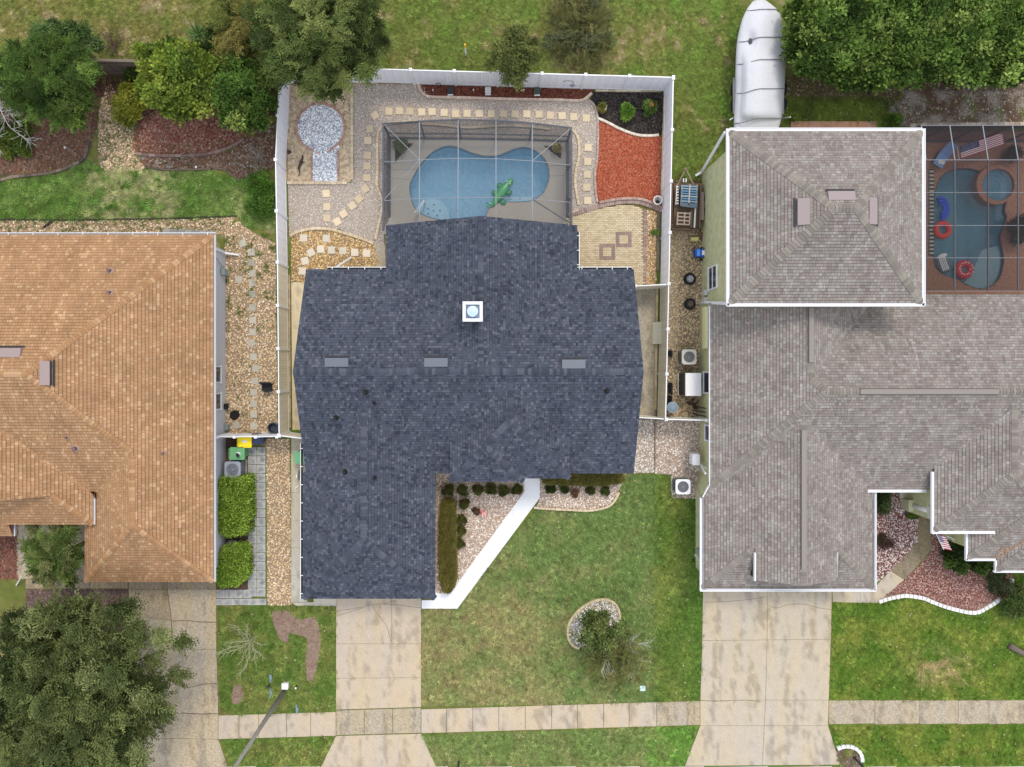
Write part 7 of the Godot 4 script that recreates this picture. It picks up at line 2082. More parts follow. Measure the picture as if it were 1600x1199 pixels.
	# shrubs of the grey house
	shrub("shrub", "dark leafy shrub under the right bay window", 1492, 868, 26, 24, 1.0, broad, Vector2(0.2, 0.34), [Color(0.05, 0.085, 0.025), Color(0.09, 0.15, 0.035), Color(0.035, 0.06, 0.02)], 290, 45, 22)
	shrub("shrub", "dark low shrub at the corner of the lower bay", 1533, 880, 24, 16, 0.8, broad, Vector2(0.18, 0.32), [Color(0.05, 0.08, 0.025), Color(0.08, 0.125, 0.035), Color(0.035, 0.055, 0.02)], 291, 45, 16)
	shrub("rose_bush", "grey green bush with a red bloom by the scalloped blocks", 1558, 912, 26, 20, 0.8, small, Vector2(0.16, 0.28), [Color(0.07, 0.085, 0.045), Color(0.1, 0.12, 0.06), Color(0.05, 0.06, 0.03), Color(0.16, 0.06, 0.05)], 292, 45, 18)
	shrub("strap_plant", "strap leaved dark plant at the right edge beside the lawn", 1592, 938, 24, 26, 0.8, frond, Vector2(0.35, 0.6), [Color(0.06, 0.095, 0.03), Color(0.1, 0.13, 0.045), Color(0.04, 0.07, 0.025)], 293, 26, 12, "", "plant")
	shrub("shrub", "shadowed green shrub in the corner by the portico", 1380, 786, 16, 20, 0.9, frond, Vector2(0.2, 0.36), [Color(0.05, 0.07, 0.03), Color(0.07, 0.095, 0.04)], 294, 40, 12)
	shrub("shrub", "purple brown small shrub in the speckled mulch", 1382, 845, 14, 15, 0.5, small, Vector2(0.13, 0.22), [Color(0.09, 0.05, 0.045), Color(0.13, 0.08, 0.06), Color(0.07, 0.06, 0.04)], 295, 30, 10)
	shrub("weed_clump", "green clump of weeds behind the terracotta strip", 1396, 190, 16, 10, 0.5, small, Vector2(0.2, 0.34), [Color(0.08, 0.16, 0.03), Color(0.12, 0.2, 0.045)], 296, 40, 10, "", "weeds")
	shrub("patio_plant", "dark potted palm inside the right screen cage", 1592, 358, 14, 26, 1.0, frond, Vector2(0.3, 0.5), [Color(0.04, 0.06, 0.02), Color(0.06, 0.08, 0.03)], 297, 26, 12, "", "plant")
	shrub("patio_plant", "dark shrub in the top corner of the right screen cage", 1580, 240, 14, 12, 0.8, small, Vector2(0.2, 0.3), [Color(0.04, 0.05, 0.025), Color(0.06, 0.07, 0.03)], 298, 26, 10, "", "plant")
	# fallen log at the right edge of the lawn
	o = thing("log", "grey fallen palm log at the right edge of the lawn", "log", at(1590, 1016, 0.1))
	var b := MB.new()
	b.cyl(Vector3(-0.45, 0.02, -0.25), Vector3(0.5, 0.02, 0.28), 0.17, 0.13, 10)
	obj("stem", b, mat("log_grey", Color(0.22, 0.17, 0.15), 0.95, {"tex": grain("bark", 0.03, grey(0.6), grey(1.0)), "scale": 1.0}), o, true)
func planter(called: String, label: String, px: float, py: float, rad: float, high: float, c: Color, pal: Array, sd: int) -> void:
	var o := thing(called, label, "plant pot", at(px, py, high))
	o.position.y = 0.0
	var b := MB.new()
	b.lathe(Vector3.ZERO, [V(0.001, 0.01), V(rad * 0.75, 0.01), V(rad, high), V(rad * 1.06, high), V(rad * 1.06, high + 0.03), V(rad * 0.92, high + 0.03), V(rad * 0.9, high - 0.05), V(0.001, high - 0.05)], 20)
	obj("pot", b, mat("pot_%d" % sd, c, 0.6), o)
	crown(o, Vector3(0, high + 0.02, 0), Vector3(rad * 0.8, 0.08, rad * 0.8), 8, 22, 0.08, [spray(sd, 10, 0.4, 0.12)], Vector2(0.12, 0.22), pal, mats["leaf"], sd, null, Vector3.ZERO, 0.6, "foliage")

# ---------------------------------------------------------------- vehicles, bins, machines
func fan_unit(label: String, px: float, py: float, w: float, d: float, h: float, body: Color, rim: Color, blades: int, turn := 0.0) -> Node3D:
	var c := at(px, py, h)
	var o := thing("air_conditioner", label, "air conditioner", Vector3(c.x, 0, c.z), turn)
	var b := MB.new()
	b.box(Vector3(0, 0.03, 0), Vector3(w + 0.16, 0.06, d + 0.16))
	obj("pad", b, mats["concrete_old"], o)
	var bm := mat("ac_%s" % body.to_html(), body, 0.5)
	b = MB.new()
	var rc := rounded(w, d, 0.12)
	b.prism(rc, 0.08, h - 0.04)
	var bo := obj("casing", b, bm, o)
	for i in 9:
		b = MB.new()
		var y := 0.16 + (h - 0.3) * i / 8.0
		b.box(Vector3(0, y, 0), Vector3(w + 0.02, 0.025, d - 0.2)); b.box(Vector3(0, y, 0), Vector3(w - 0.2, 0.025, d + 0.02))
		obj("louvre", b, mat("louvre_%s" % body.to_html(), body * 0.6, 0.6), bo)
	b = MB.new()
	var big := rounded(w + 0.04, d + 0.04, 0.14)
	var R := minf(w, d) * 0.4
	b.sides(big, h - 0.06, h)
	var ring := PackedVector2Array()
	for i in 28: ring.append(V(cos(TAU * i / 28.0) * R, sin(TAU * i / 28.0) * R))
	for pc in ring_between(big, ring): b.flat(pc, h)
	b.cyl(Vector3(0, h - 0.12, 0), Vector3(0, h, 0), R, R, 28, false)
	obj("top_panel", b, mat("ac_rim_%s" % rim.to_html(), rim, 0.45), o)
	b = MB.new()
	b.cyl(Vector3(0, h - 0.16, 0), Vector3(0, h - 0.13, 0), R * 0.99, R * 0.99, 28)
	obj("well", b, mats["black_rubber"], o)
	for i in blades:
		b = MB.new()
		var a := TAU * i / blades
		b.box(Vector3(cos(a) * R * 0.55, h - 0.1, sin(a) * R * 0.55), Vector3(R * 0.62, 0.02, R * 0.5), Basis(Vector3.UP, -a) * Basis(Vector3.RIGHT, 0.35))
		obj("blade", b, mat("fan_blade", Color(0.11, 0.12, 0.14), 0.4), o)
	b = MB.new()
	for k in 7: b.torus(Vector3(0, h + 0.008, 0), R * (0.2 + 0.13 * k), 0.006, 28, 4)
	for k in 8: b.box(Vector3(0, h + 0.006, 0), Vector3(R * 2.0, 0.008, 0.012), Basis(Vector3.UP, PI * k / 8.0))
	b.cyl(Vector3(0, h - 0.02, 0), Vector3(0, h + 0.02, 0), R * 0.2, R * 0.2, 14)
	obj("grille", b, mat("grille", Color(0.18, 0.19, 0.21), 0.5), o)
	return o
func ring_between(outer: PackedVector2Array, inner: PackedVector2Array) -> Array:   # a plate with a round hole, as two halves
	var r := []
	for s in [-1, 1]:
		var half := PackedVector2Array([V(-9, 0), V(9, 0), V(9, 9 * s), V(-9, 9 * s)])
		for p in Geometry2D.intersect_polygons(outer, half): r.append_array(Geometry2D.clip_polygons(p, inner))
	return r
func rounded(w: float, d: float, r: float) -> PackedVector2Array:
	var p := PackedVector2Array()
	for k in 4:
		var cx: float = (w / 2 - r) * (1 if k == 0 or k == 3 else -1)
		var cz: float = (d / 2 - r) * (1 if k < 2 else -1)
		for i in 5: p.append(V(cx, cz) + V(cos(k * PI / 2 + i * PI / 8), sin(k * PI / 2 + i * PI / 8)) * r)
	return p
func wheelie_bin(label: String, px: float, py: float, turn: float, c: Color, w := 0.56, d := 0.62, h := 1.0) -> Node3D:
	var p := at(px, py, h)
	var o := thing("wheeled_bin", label, "bin", Vector3(p.x, 0, p.z), turn)
	var m := mat("bin_%s" % c.to_html(), c, 0.5)
	var b := MB.new()
	var lo := rounded(w * 0.78, d * 0.75, 0.06)
	var hi := rounded(w, d, 0.06)
	var r0 := PackedVector3Array()
	var r1 := PackedVector3Array()
	for i in lo.size():
		r0.append(Vector3(lo[i].x, 0.06, -lo[i].y))
		r1.append(Vector3(hi[i].x, h - 0.06, -hi[i].y))
	b.loft([r0, r1])
	obj("body", b, m, o)
	b = MB.new()
	b.prism(rounded(w + 0.06, d + 0.06, 0.07), h - 0.07, h - 0.02)
	b.prism(rounded(w - 0.08, d - 0.1, 0.08), h - 0.02, h + 0.02)
	for k in 2: b.box(Vector3((k * 2 - 1) * w * 0.25, h + 0.025, 0), Vector3(0.04, 0.014, d * 0.7))
	obj("lid", b, m, o)
	b = MB.new()
	b.cyl(Vector3(-w * 0.42, h - 0.03, -d / 2 - 0.07), Vector3(w * 0.42, h - 0.03, -d / 2 - 0.07), 0.02, 0.02, 8)
	for s in [-1, 1]: b.bar(Vector3(s * w * 0.4, h - 0.04, -d / 2), Vector3(s * w * 0.4, h - 0.03, -d / 2 - 0.07), 0.03, 0.03)
	obj("handle", b, m, o)
	for s in [-1, 1]:
		b = MB.new()
		b.cyl(Vector3(s * w * 0.36, 0.12, -d * 0.34), Vector3(s * (w * 0.36 + 0.06), 0.12, -d * 0.34), 0.12, 0.12, 14)
		obj("wheel", b, mats["black_rubber"], o)
	return o
func tyre(label: String, px: float, py: float, R: float, rimc: Color, spokes: int) -> void:
	var o := thing("car_wheel", label, "wheel", at(px, py, 0.12))
	o.position.y = 0.0
	var b := MB.new()
	b.lathe(Vector3(0, 0.11, 0), [V(R * 0.58, -0.1), V(R * 0.9, -0.11), V(R, -0.07), V(R, 0.07), V(R * 0.9, 0.11), V(R * 0.62, 0.1), V(R * 0.56, 0.06)], 28)
	for i in 28:
		b.box(Vector3(cos(TAU * i / 28.0) * R, 0.11, sin(TAU * i / 28.0) * R), Vector3(0.02, 0.14, 0.025), Basis(Vector3.UP, -TAU * i / 28.0))
	obj("tyre", b, mats["black_rubber"], o)
	b = MB.new()
	var rm := mat("rim_%s" % rimc.to_html(), rimc, 0.35, {"metal": 0.3})
	b.lathe(Vector3(0, 0.11, 0), [V(R * 0.58, 0.07), V(R * 0.5, 0.05), V(R * 0.5, -0.02)], 24)
	for i in spokes: b.box(Vector3(cos(TAU * i / spokes) * R * 0.3, 0.14, sin(TAU * i / spokes) * R * 0.3), Vector3(R * 0.5, 0.03, R * 0.17), Basis(Vector3.UP, -TAU * i / spokes))
	b.cyl(Vector3(0, 0.1, 0), Vector3(0, 0.17, 0), R * 0.16, R * 0.13, 12)
	var rim := obj("rim", b, rm, o)
	b = MB.new()
	b.cyl(Vector3(0, 0.05, 0), Vector3(0, 0.07, 0), R * 0.55, R * 0.55, 24)
	b.cyl(Vector3(0, 0.06, 0), Vector3(0, 0.18, 0), R * 0.08, R * 0.08, 10)
	obj("hub", b, mats["dark_metal"], rim)
func build_boat() -> void:
	var o := thing("boat", "motor boat under a fitted pale grey cover", "boat", at(1189, 110, 0.0))
	var org := o.position
	var st := [[-1, 0, 2], [1, 11, 8], [7, 18, 15], [15, 24, 24], [28, 30, 30], [45, 34, 33], [62, 37, 36], [80, 38, 38], [97, 38.5, 38], [115, 38.5, 37.5], [130, 38, 37], [145, 38, 36.5], [160, 38, 36], [178, 37.5, 35.5], [190, 37, 34.5], [202, 34.5, 32], [212, 30, 28]]
	var cx := [1189, 1189.5, 1190.5, 1191, 1191, 1190.5, 1190.5, 1190, 1190, 1189.5, 1189.3, 1189, 1188, 1186.5, 1185.5, 1184, 1183]
	var rings := []
	var hull := []
	var tops := []
	var r := RandomNumberGenerator.new()
	r.seed = 12
	for i in st.size():
		var y: float = st[i][0]
		var wl: float = st[i][1]
		var wr: float = st[i][2]
		var peak := 0.22 + 0.3 * soft(0, 40, y)
		var shield: float = soft(88, 100, y) * (1.0 - soft(178, 190, y))
		var ring := PackedVector3Array()
		var base := 1.45
		for k in 17:
			var u := -1.0 + k / 8.0
			var e: float = (wl if u < 0 else wr) * absf(u) * (1.0 if u > 0 else -1.0)
			var h := base + peak * (1.0 - pow(absf(u), 1.8)) * (1.0 - soft(188, 214, y) * 0.6)
			if shield > 0.0: h += shield * 0.3 * (soft(-0.82, -0.6, u) * (1.0 - soft(0.78, 0.97, u)))
			h += 0.03 * noise.get_noise_2d(u * 40.0 + y * 3.0, y * 9.0)
			h -= 0.28 * exp(-pow((y - 64.0) / 6.0, 2) - pow((u + 0.45) / 0.16, 2))
			var p := at(cx[i] + e, y, h)
			ring.append(p - org)
			if k == 0 or k == 16:
				pass
		rings.append(ring)
	var fine := []                                          # resample along the hull for a smooth cover
	for i in rings.size() - 1:
		var steps := 5
		for s in steps:
			var q := PackedVector3Array()
			for k in 17:
				var a: Vector3 = rings[maxi(i - 1, 0)][k]
				var p: Vector3 = rings[i][k]
				var d: Vector3 = rings[i + 1][k]
				var e: Vector3 = rings[mini(i + 2, rings.size() - 1)][k]
				var v := p.cubic_interpolate(d, a, e, float(s) / steps)
				var w := absf(k - 8.0) / 8.0
				v.y += 0.007 * w * sin(v.z * 23.0 + k * 0.7) + 0.012 * noise2.get_noise_2d(v.x * 90.0, v.z * 40.0)
				q.append(v)
			fine.append(q)
	fine.append(rings[rings.size() - 1])
	var b := MB.new()
	for q in fine:                                          # cover hem hangs down the sides
		var z: PackedVector3Array = q
		var l := z[0]
		var rr := z[16]
		z.insert(0, l + Vector3(0.04, -0.3, 0))
		z.append(rr + Vector3(-0.04, -0.3, 0))
		hull.append([l, rr])
		tops.append(z)
	b.loft(tops, false, false)
	obj("cover", b, mat("cover_cloth", Color(0.54, 0.54, 0.57), 0.8, {"tex": grain("cloth", 0.03, grey(0.93), grey(1.0)), "scale": 0.5}), o, true)
	b = MB.new()
	var hr := []
	for q in hull:
		var l: Vector3 = q[0]
		var rr: Vector3 = q[1]
		var m := (l + rr) * 0.5
		hr.append(PackedVector3Array([Vector3(m.x, 0.45, m.z), Vector3(lerpf(m.x, rr.x, 0.7), 0.6, rr.z), rr - Vector3(0.06, 0.1, 0), l + Vector3(0.06, -0.1, 0), Vector3(lerpf(m.x, l.x, 0.7), 0.6, l.z)]))
	b.loft(hr)
	obj("hull", b, mat("hull_white", Color(0.6, 0.6, 0.6), 0.3), o)
	for y in [14.0, 58.0, 99.0, 144.0, 187.0]:
		var best := 0
		for i in fine.size():
			if absf(tops[i][9].z - (at(0, y, 1.9).z - org.z)) < absf(tops[best][9].z - (at(0, y, 1.9).z - org.z)): best = i
		b = MB.new()
		var z: PackedVector3Array = tops[best]
		for k in range(1, 18):
			var lag := 0.25 * soft(9, 2, k) * (1.0 if y > 20 else 0.3)
			var lag2 := 0.25 * soft(9, 2, k - 1) * (1.0 if y > 20 else 0.3)
			b.bar(z[k] + Vector3(0, 0.04, lag), z[k - 1] + Vector3(0, 0.04, lag2), 0.03, 0.02)
		obj("strap", b, mat("strap", Color(0.13, 0.13, 0.15), 0.8), o)
	b = MB.new()
	var hp := at(1173, 64, 1.72) - org
	b.lathe(hp, [V(0.13, -0.02), V(0.1, 0.035), V(0.001, 0.05)], 12, Basis().scaled(Vector3(0.8, 1, 1.25)))
	obj("cover_dark_disc", b, mat("disc_dark", Color(0.07, 0.07, 0.08), 0.9), o)  # dark disc set into the dip of the cover
	for q in [[1177, 148, 1186, 149], [1203, 147.5, 1208, 148]]:
		b = MB.new()
		b.bar(at(q[0] + 9, q[1], 2.12) - org, at(q[2] + 5, q[3], 2.12) - org, 0.06, 0.03)
		obj("cleat", b, mats["white_metal"], o)
	var t := thing("boat_trailer", "steel trailer with grey mudguard under the covered boat", "trailer", at(1168, 170))
	org = t.position
	b = MB.new()
	for px in [1172, 1206]: b.bar(at(px, 20, 0.4) - org, at(px, 200, 0.4) - org, 0.09, 0.12)
	for py in [30, 90, 150, 195]: b.bar(at(1172, py, 0.42) - org, at(1206, py, 0.42) - org, 0.08, 0.08)
	b.bar(at(1189, -24, 0.45) - org, at(1189, 30, 0.42) - org, 0.1, 0.1)
	obj("frame", b, mat("trailer_steel", Color(0.3, 0.31, 0.33), 0.4, {"metal": 0.4}), t)
	for s in [1148.5, 1222]:
		b = MB.new()
		b.bar(at(s, 126, 0.78) - org, at(s, 178, 0.78) - org, 0.22, 0.03)
		for e in [[126, 122, 0.5], [178, 182, 0.5]]: b.bar(at(s, e[0], 0.77) - org, at(s, e[1], e[2]) - org, 0.22, 0.03)
		obj("mudguard", b, mat("mudguard_grey", Color(0.34, 0.33, 0.33), 0.4), t)
		for py in [140, 164]:
			b = MB.new()
			var wc := at(s - (1.2 if s < 1200 else -1.2), py, 0.34) - org
			b.cyl(wc - Vector3(0.1, 0, 0), wc + Vector3(0.1, 0, 0), 0.34, 0.34, 20)
			obj("wheel", b, mats["black_rubber"], t)
	for q in [[1150, 182, 1141, 187], [1222, 185, 1235, 183]]:
		b = MB.new()
		b.cyl(at(q[0], q[1], 0.5) - org, at(q[2], q[3], 1.5) - org, 0.035, 0.035, 8)
		obj("guide_post", b, mats["white_metal"], t)
func build_objects() -> void:
	build_boat()
	# street lamp: concrete pole leaning nowhere, seen from above
	var base := at(443, 1081)
	var o := thing("street_lamp", "tall tapered grey street lamp pole on the left verge", "street lamp", base)
	var b := MB.new()
	b.cyl(Vector3.ZERO, Vector3(0, 7.7, 0), 0.13, 0.075, 12)
	obj("pole", b, mat("pole_concrete", Color(0.3, 0.28, 0.26), 0.85, {"tex": grain("concrete_old", 0.03, grey(0.66), grey(1.0), 5), "scale": 0.4}), o, true)
	b = MB.new()
	b.bar(Vector3(0, 7.6, 0), Vector3(-0.3, 7.9, 0.5), 0.06, 0.06)
	obj("arm", b, mats["white_metal"], o)
	b = MB.new()
	b.box(Vector3(-0.45, 7.9, 0.75), Vector3(0.25, 0.12, 0.5), Basis(Vector3.UP, -0.5))
	obj("lantern", b, mats["white_metal"], o)
	o = thing("utility_box", "small white utility box at the foot of the street lamp", "utility box", at(447, 1070))
	b = MB.new()
	b.prism(rounded(0.32, 0.3, 0.03), 0.0, 0.22)
	obj("box", b, mats["white_paint"], o)
	b = MB.new()
	b.prism(rounded(0.36, 0.34, 0.04), 0.22, 0.25)
	obj("lid", b, mats["white_metal"], o)
	o = thing("spigot", "small dark valve stake right of the white utility box", "stake", at(464, 1071))
	b = MB.new()
	b.cyl(Vector3.ZERO, Vector3(0, 0.25, 0), 0.05, 0.04, 8)
	obj("stake", b, mats["dark_metal"], o)
	b = MB.new()
	b.cyl(Vector3(0, 0.25, 0.04), Vector3(0, 0.3, 0.04), 0.05, 0.05, 8)
	obj("cap", b, mats["white_paint"], o)
	o = thing("spigot", "small dark valve stake left of the white utility box", "stake", at(421, 1070))
	b = MB.new()
	b.cyl(Vector3.ZERO, Vector3(0, 0.3, 0), 0.06, 0.05, 8); b.box(Vector3(0, 0.3, 0), Vector3(0.18, 0.04, 0.08))
	obj("stake", b, mats["dark_metal"], o)
	for q in [[422, 1058, "fleck of blue marking paint above the left valve stake"], [423, 1084, "fleck of blue marking paint below the left valve stake"], [464, 1109, "blue paint streak crossing from lawn onto the pavement"], [1004, 1076, "pale blue plastic lid in the front lawn by the island bed"]]:
		o = thing("paint_mark" if q[0] < 900 else "meter_lid", q[2], "marking" if q[0] < 900 else "lid", at(q[0], q[1], 0.036))
		b = MB.new()
		if q[0] < 900:
			var r := RandomNumberGenerator.new()
			r.seed = q[0] + q[1]
			for i in 7: b.cyl(Vector3(r.randf_range(-0.07, 0.07), -0.005, r.randf_range(-0.28, 0.28)), Vector3(r.randf_range(-0.07, 0.07), 0.008 + 0.002 * i, r.randf_range(-0.28, 0.28)), 0.045, 0.035, 8)
			obj("paint", b, mat("paint_blue", Color(0.17, 0.24, 0.3), 0.9), o)
		else:
			b.prism(rounded(0.3, 0.28, 0.04), -0.03, 0.02)
			obj("lid", b, mat("lid_blue", Color(0.45, 0.58, 0.58), 0.6), o)
	# marker post in the rough grass
	o = thing("marker_post", "white and yellow marker post in the rough grass", "marker", at(728, 86))
	b = MB.new()
	b.cyl(Vector3.ZERO, Vector3(0, 0.95, 0), 0.05, 0.05, 8)
	obj("post", b, mats["white_paint"], o)
	b = MB.new()
	b.cyl(Vector3(0, 0.95, 0), Vector3(0, 1.3, 0), 0.052, 0.052, 8)
	obj("band", b, mat("marker_yellow", Color(0.65, 0.4, 0.02), 0.6), o)
	# mailbox posts by the street
	for q in [[1334, 1183, "black mailbox post in the white edged mulch by the street"], [717, 1190, "thin black mailbox post in the middle verge"]]:
		o = thing("mailbox", q[2], "mailbox", at(q[0], q[1]))
		b = MB.new()
		b.box(Vector3(0, 0.55, 0), Vector3(0.09, 1.1, 0.09)); b.bar(Vector3(0, 0.9, -0.1), Vector3(0, 0.9, 0.45), 0.06, 0.06)
		obj("post", b, mats["dark_metal"], o)
		b = MB.new()
		b.box(Vector3(0, 1.05, 0.3), Vector3(0.18, 0.16, 0.48)); b.cyl(Vector3(0, 1.13, 0.06), Vector3(0, 1.13, 0.54), 0.09, 0.09, 12)
		obj("box", b, mats["dark_metal"], o)
	# --- bins and units left of the slate house
	o = wheelie_bin("yellow wheeled bin by the arched white gate", 382, 690, PI / 2, Color(0.78, 0.6, 0.02), 0.62, 0.66, 1.05)
	b = MB.new()
	b.prism(rounded(0.13, 0.24, 0.03), 1.075, 1.08)
	obj("label_plate", b, mats["white_metal"], o.get_node("lid"))
	wheelie_bin("dark navy wheeled bin beside the yellow bin", 401, 687, 0.0, Color(0.045, 0.055, 0.11), 0.6, 0.5, 0.9)
	o = wheelie_bin("green wheeled bin holding a black topped jar", 370, 709, PI / 2, Color(0.13, 0.33, 0.15), 0.62, 0.72, 1.05)
	b = MB.new()
	b.lathe(Vector3(0.05, 1.06, 0.12), [V(0.14, 0), V(0.16, 0.05), V(0.11, 0.12), V(0.001, 0.13)], 16)
	var jar := thing("lantern", "glass lantern with a black cap on the green bin", "lantern", at(372, 710, 1.1))
	b = MB.new()
	b.lathe(Vector3(0, -0.02, 0), [V(0.13, 0), V(0.13, 0.16), V(0.09, 0.2)], 16)
	obj("globe", b, mat("jar_glass", Color(0.6, 0.68, 0.66), 0.15), jar, true)
	b = MB.new()
	b.lathe(Vector3(0.06, 0.18, 0.05), [V(0.085, 0), V(0.085, 0.06), V(0.001, 0.08)], 14)
	obj("cap", b, mats["black_rubber"], jar)
	wheelie_bin("green wheeled bin half under the slate garage eave", 470, 715, PI / 2, Color(0.13, 0.34, 0.18), 0.6, 0.62, 0.95)
	fan_unit("grey round cornered air conditioner above the long boxwood block", 363, 734, 0.82, 0.82, 0.9, Color(0.2, 0.22, 0.26), Color(0.26, 0.28, 0.33), 5)
	o = thing("hose_reel", "grey garden hose reel by the slate garage wall", "hose reel", at(470, 741))
	b = MB.new()
	for k in 4: b.torus(Vector3(-0.02, 0.35, 0), 0.26 - 0.03 * k, 0.025, 22, 6, Basis(Vector3.FORWARD, PI / 2 + 0.15).scaled(Vector3.ONE))
	obj("hose", b, mat("hose_grey", Color(0.2, 0.2, 0.21), 0.6), o)
	b = MB.new()
	b.box(Vector3(-0.04, 0.35, 0), Vector3(0.06, 0.7, 0.16)); b.bar(Vector3(-0.1, 0.1, 0.62), Vector3(-0.3, 0.06, 0.78), 0.07, 0.05)
	obj("bracket", b, mats["white_metal"], o)
	o = thing("folding_rack", "low dark slatted frame between the two boxwood blocks", "rack", at(366, 846))
	b = MB.new()
	for k in 5: b.box(Vector3(0, 0.35, (k - 2) * 0.055), Vector3(0.5, 0.03, 0.03))
	obj("slat", b, mat("rack_grey", Color(0.2, 0.2, 0.2), 0.5), o)
	b = MB.new()
	for s in [-1, 1]:
		b.box(Vector3(s * 0.26, 0.34, 0), Vector3(0.04, 0.06, 0.32))
		for e in [-1, 1]: b.box(Vector3(s * 0.26, 0.16, e * 0.14), Vector3(0.03, 0.32, 0.03))
	obj("frame", b, mats["dark_metal"], o)
	# --- left alley odds and ends
	var blob := func(label: String, px: float, py: float, r_: float, h: float, cat: String, c: Color) -> void:
		var q := thing(cat, label, cat.replace("_", " "), at(px, py))
		var mb := MB.new()
		var n := 7
		var rg := RandomNumberGenerator.new()
		rg.seed = int(px)
		var poly := PackedVector2Array()
		for i in n: poly.append(V(cos(TAU * i / n), sin(TAU * i / n)) * r_ * rg.randf_range(0.85, 1.12))
		mb.prism(poly, 0.0, h)
		mb.flat(Geometry2D.offset_polygon(poly, -r_ * 0.2)[0], h + 0.02)
		mb.sides(Geometry2D.offset_polygon(poly, -r_ * 0.2)[0], h, h + 0.02)
		obj("sheet", mb, mat("blob_%s" % c.to_html(), c, 0.9), q)
	blob.call("black seven sided ground tarp in the tan rock side yard", 367.5, 648.5, 0.3, 0.06, "ground_tarp", Color(0.014, 0.014, 0.015))
	o = thing("utility_box", "small black box against the tan roofed house's side wall", "utility box", at(353.5, 635))
	b = MB.new()
	b.prism(rounded(0.28, 0.3, 0.05), 0, 0.3)
	b.prism(rounded(0.22, 0.24, 0.05), 0.3, 0.33)
	obj("box", b, mats["black_rubber"], o)
	o = thing("utility_box", "grey blue box beside the loose paver by the wall", "utility box", at(354.5, 667))
	b = MB.new()
	b.prism(rounded(0.32, 0.28, 0.03), 0, 0.32)
	b.prism(rounded(0.35, 0.31, 0.03), 0.32, 0.35)
	obj("box", b, mat("box_blue_grey", Color(0.17, 0.21, 0.22), 0.6), o)
	o = thing("garden_chair", "black covered chair against the left fence", "chair", at(421, 605))
	b = MB.new()
	b.prism(rounded(0.55, 0.5, 0.14), 0.38, 0.48)
	obj("seat", b, mats["black_rubber"], o)
	b = MB.new()
	b.box(Vector3(0, 0.7, -0.2), Vector3(0.55, 0.5, 0.06), Basis(Vector3.RIGHT, -0.25))
	obj("backrest", b, mats["black_rubber"], o)
	for s in [-1, 1]:
		for e in [-1, 1]:
			b = MB.new()
			b.bar(Vector3(s * 0.22, 0, e * 0.2), Vector3(s * 0.2, 0.4, e * 0.17), 0.03, 0.03)
			obj("leg", b, mats["dark_metal"], o)
	o = thing("plant_tub", "empty dark round tub in the fence corner by the gate", "tub", at(430, 668))
	b = MB.new()
	b.lathe(Vector3.ZERO, [V(0.001, 0.02), V(0.24, 0.02), V(0.29, 0.4), V(0.31, 0.4), V(0.31, 0.43), V(0.26, 0.43), V(0.24, 0.1), V(0.001, 0.1)], 20)
	obj("tub", b, mat("tub_dark", Color(0.05, 0.06, 0.08), 0.6), o)
	# --- back fence bed fittings
	for q in [[704, 143.5, "dark solar flood light left in the brown mulch", Color(0.03, 0.035, 0.04)], [762.5, 143, "pale square junction cover in the brown mulch", Color(0.5, 0.5, 0.46)], [839, 144, "dark glass solar light right in the brown mulch", Color(0.05, 0.075, 0.06)]]:
		o = thing("garden_light", q[2], "garden light", at(q[0], q[1]))
		b = MB.new()
		b.prism(rounded(0.32, 0.36, 0.03), 0.0, 0.2)
		obj("housing", b, mat("gl_%s" % (q[3] as Color).to_html(), q[3], 0.4), o)
		b = MB.new()
		b.box(Vector3(0, 0.12, 0.22), Vector3(0.3, 0.06, 0.06))
		obj("rim", b, mats["white_paint"], o)
	for q in [[677, "first"], [740, "second"], [818, "third"]]:
		o = thing("garden_stake", "%s thin white stake from the left in the brown mulch" % q[1], "stake", at(q[0], 144), 0.0, "white stakes in the brown mulch")
		b = MB.new()
		b.cyl(Vector3.ZERO, Vector3(0, 0.32, 0), 0.02, 0.02, 6); b.box(Vector3(0, 0.33, 0), Vector3(0.07, 0.03, 0.05))
		obj("stake", b, mats["white_paint"], o)
	o = thing("wall_ornament", "round grey ornament with a wire hook on the back fence", "ornament", at(893, 138.5, 0.0))
	b = MB.new()
	b.lathe(Vector3(0, 0.5, -0.03), [V(0.001, -0.12), V(0.1, -0.09), V(0.14, 0), V(0.1, 0.1), V(0.001, 0.13)], 16)
	obj("bowl", b, mat("ornament_grey", Color(0.2, 0.22, 0.26), 0.5), o, true)
	b = MB.new()
	b.cyl(Vector3(0, 0, 0), Vector3(0, 0.9, 0), 0.012, 0.012, 6)
	for i in 8: b.cyl(Vector3(-0.28 + cos(i * 0.39) * 0.28, 0.9 + sin(i * 0.39) * 0.16, 0), Vector3(-0.28 + cos(i * 0.39 + 0.39) * 0.28, 0.9 + sin(i * 0.39 + 0.39) * 0.16, 0), 0.012, 0.012, 6)
	obj("hook", b, mats["dark_metal"], o)
	o = thing("wall_hook", "dark curled bracket on the back fence above the left stake", "bracket", at(686, 137))
	b = MB.new()
	for i in 7: b.cyl(Vector3(cos(i * 0.45) * 0.12, 0.4 + sin(i * 0.45) * 0.2, 0), Vector3(cos(i * 0.45 + 0.45) * 0.12, 0.4 + sin(i * 0.45 + 0.45) * 0.2, 0), 0.025, 0.02, 6)
	b.cyl(Vector3(0.12, 0, 0), Vector3(0.12, 0.4, 0), 0.02, 0.02, 6)
	obj("bracket", b, mats["dark_metal"], o)
	o = thing("garden_pot", "empty white rimmed pot at the lower corner of the red mulch", "plant pot", at(1025, 316))
	b = MB.new()
	b.lathe(Vector3.ZERO, [V(0.001, 0.01), V(0.16, 0.01), V(0.23, 0.45), V(0.25, 0.45), V(0.25, 0.49), V(0.2, 0.49), V(0.17, 0.15), V(0.001, 0.15)], 22)
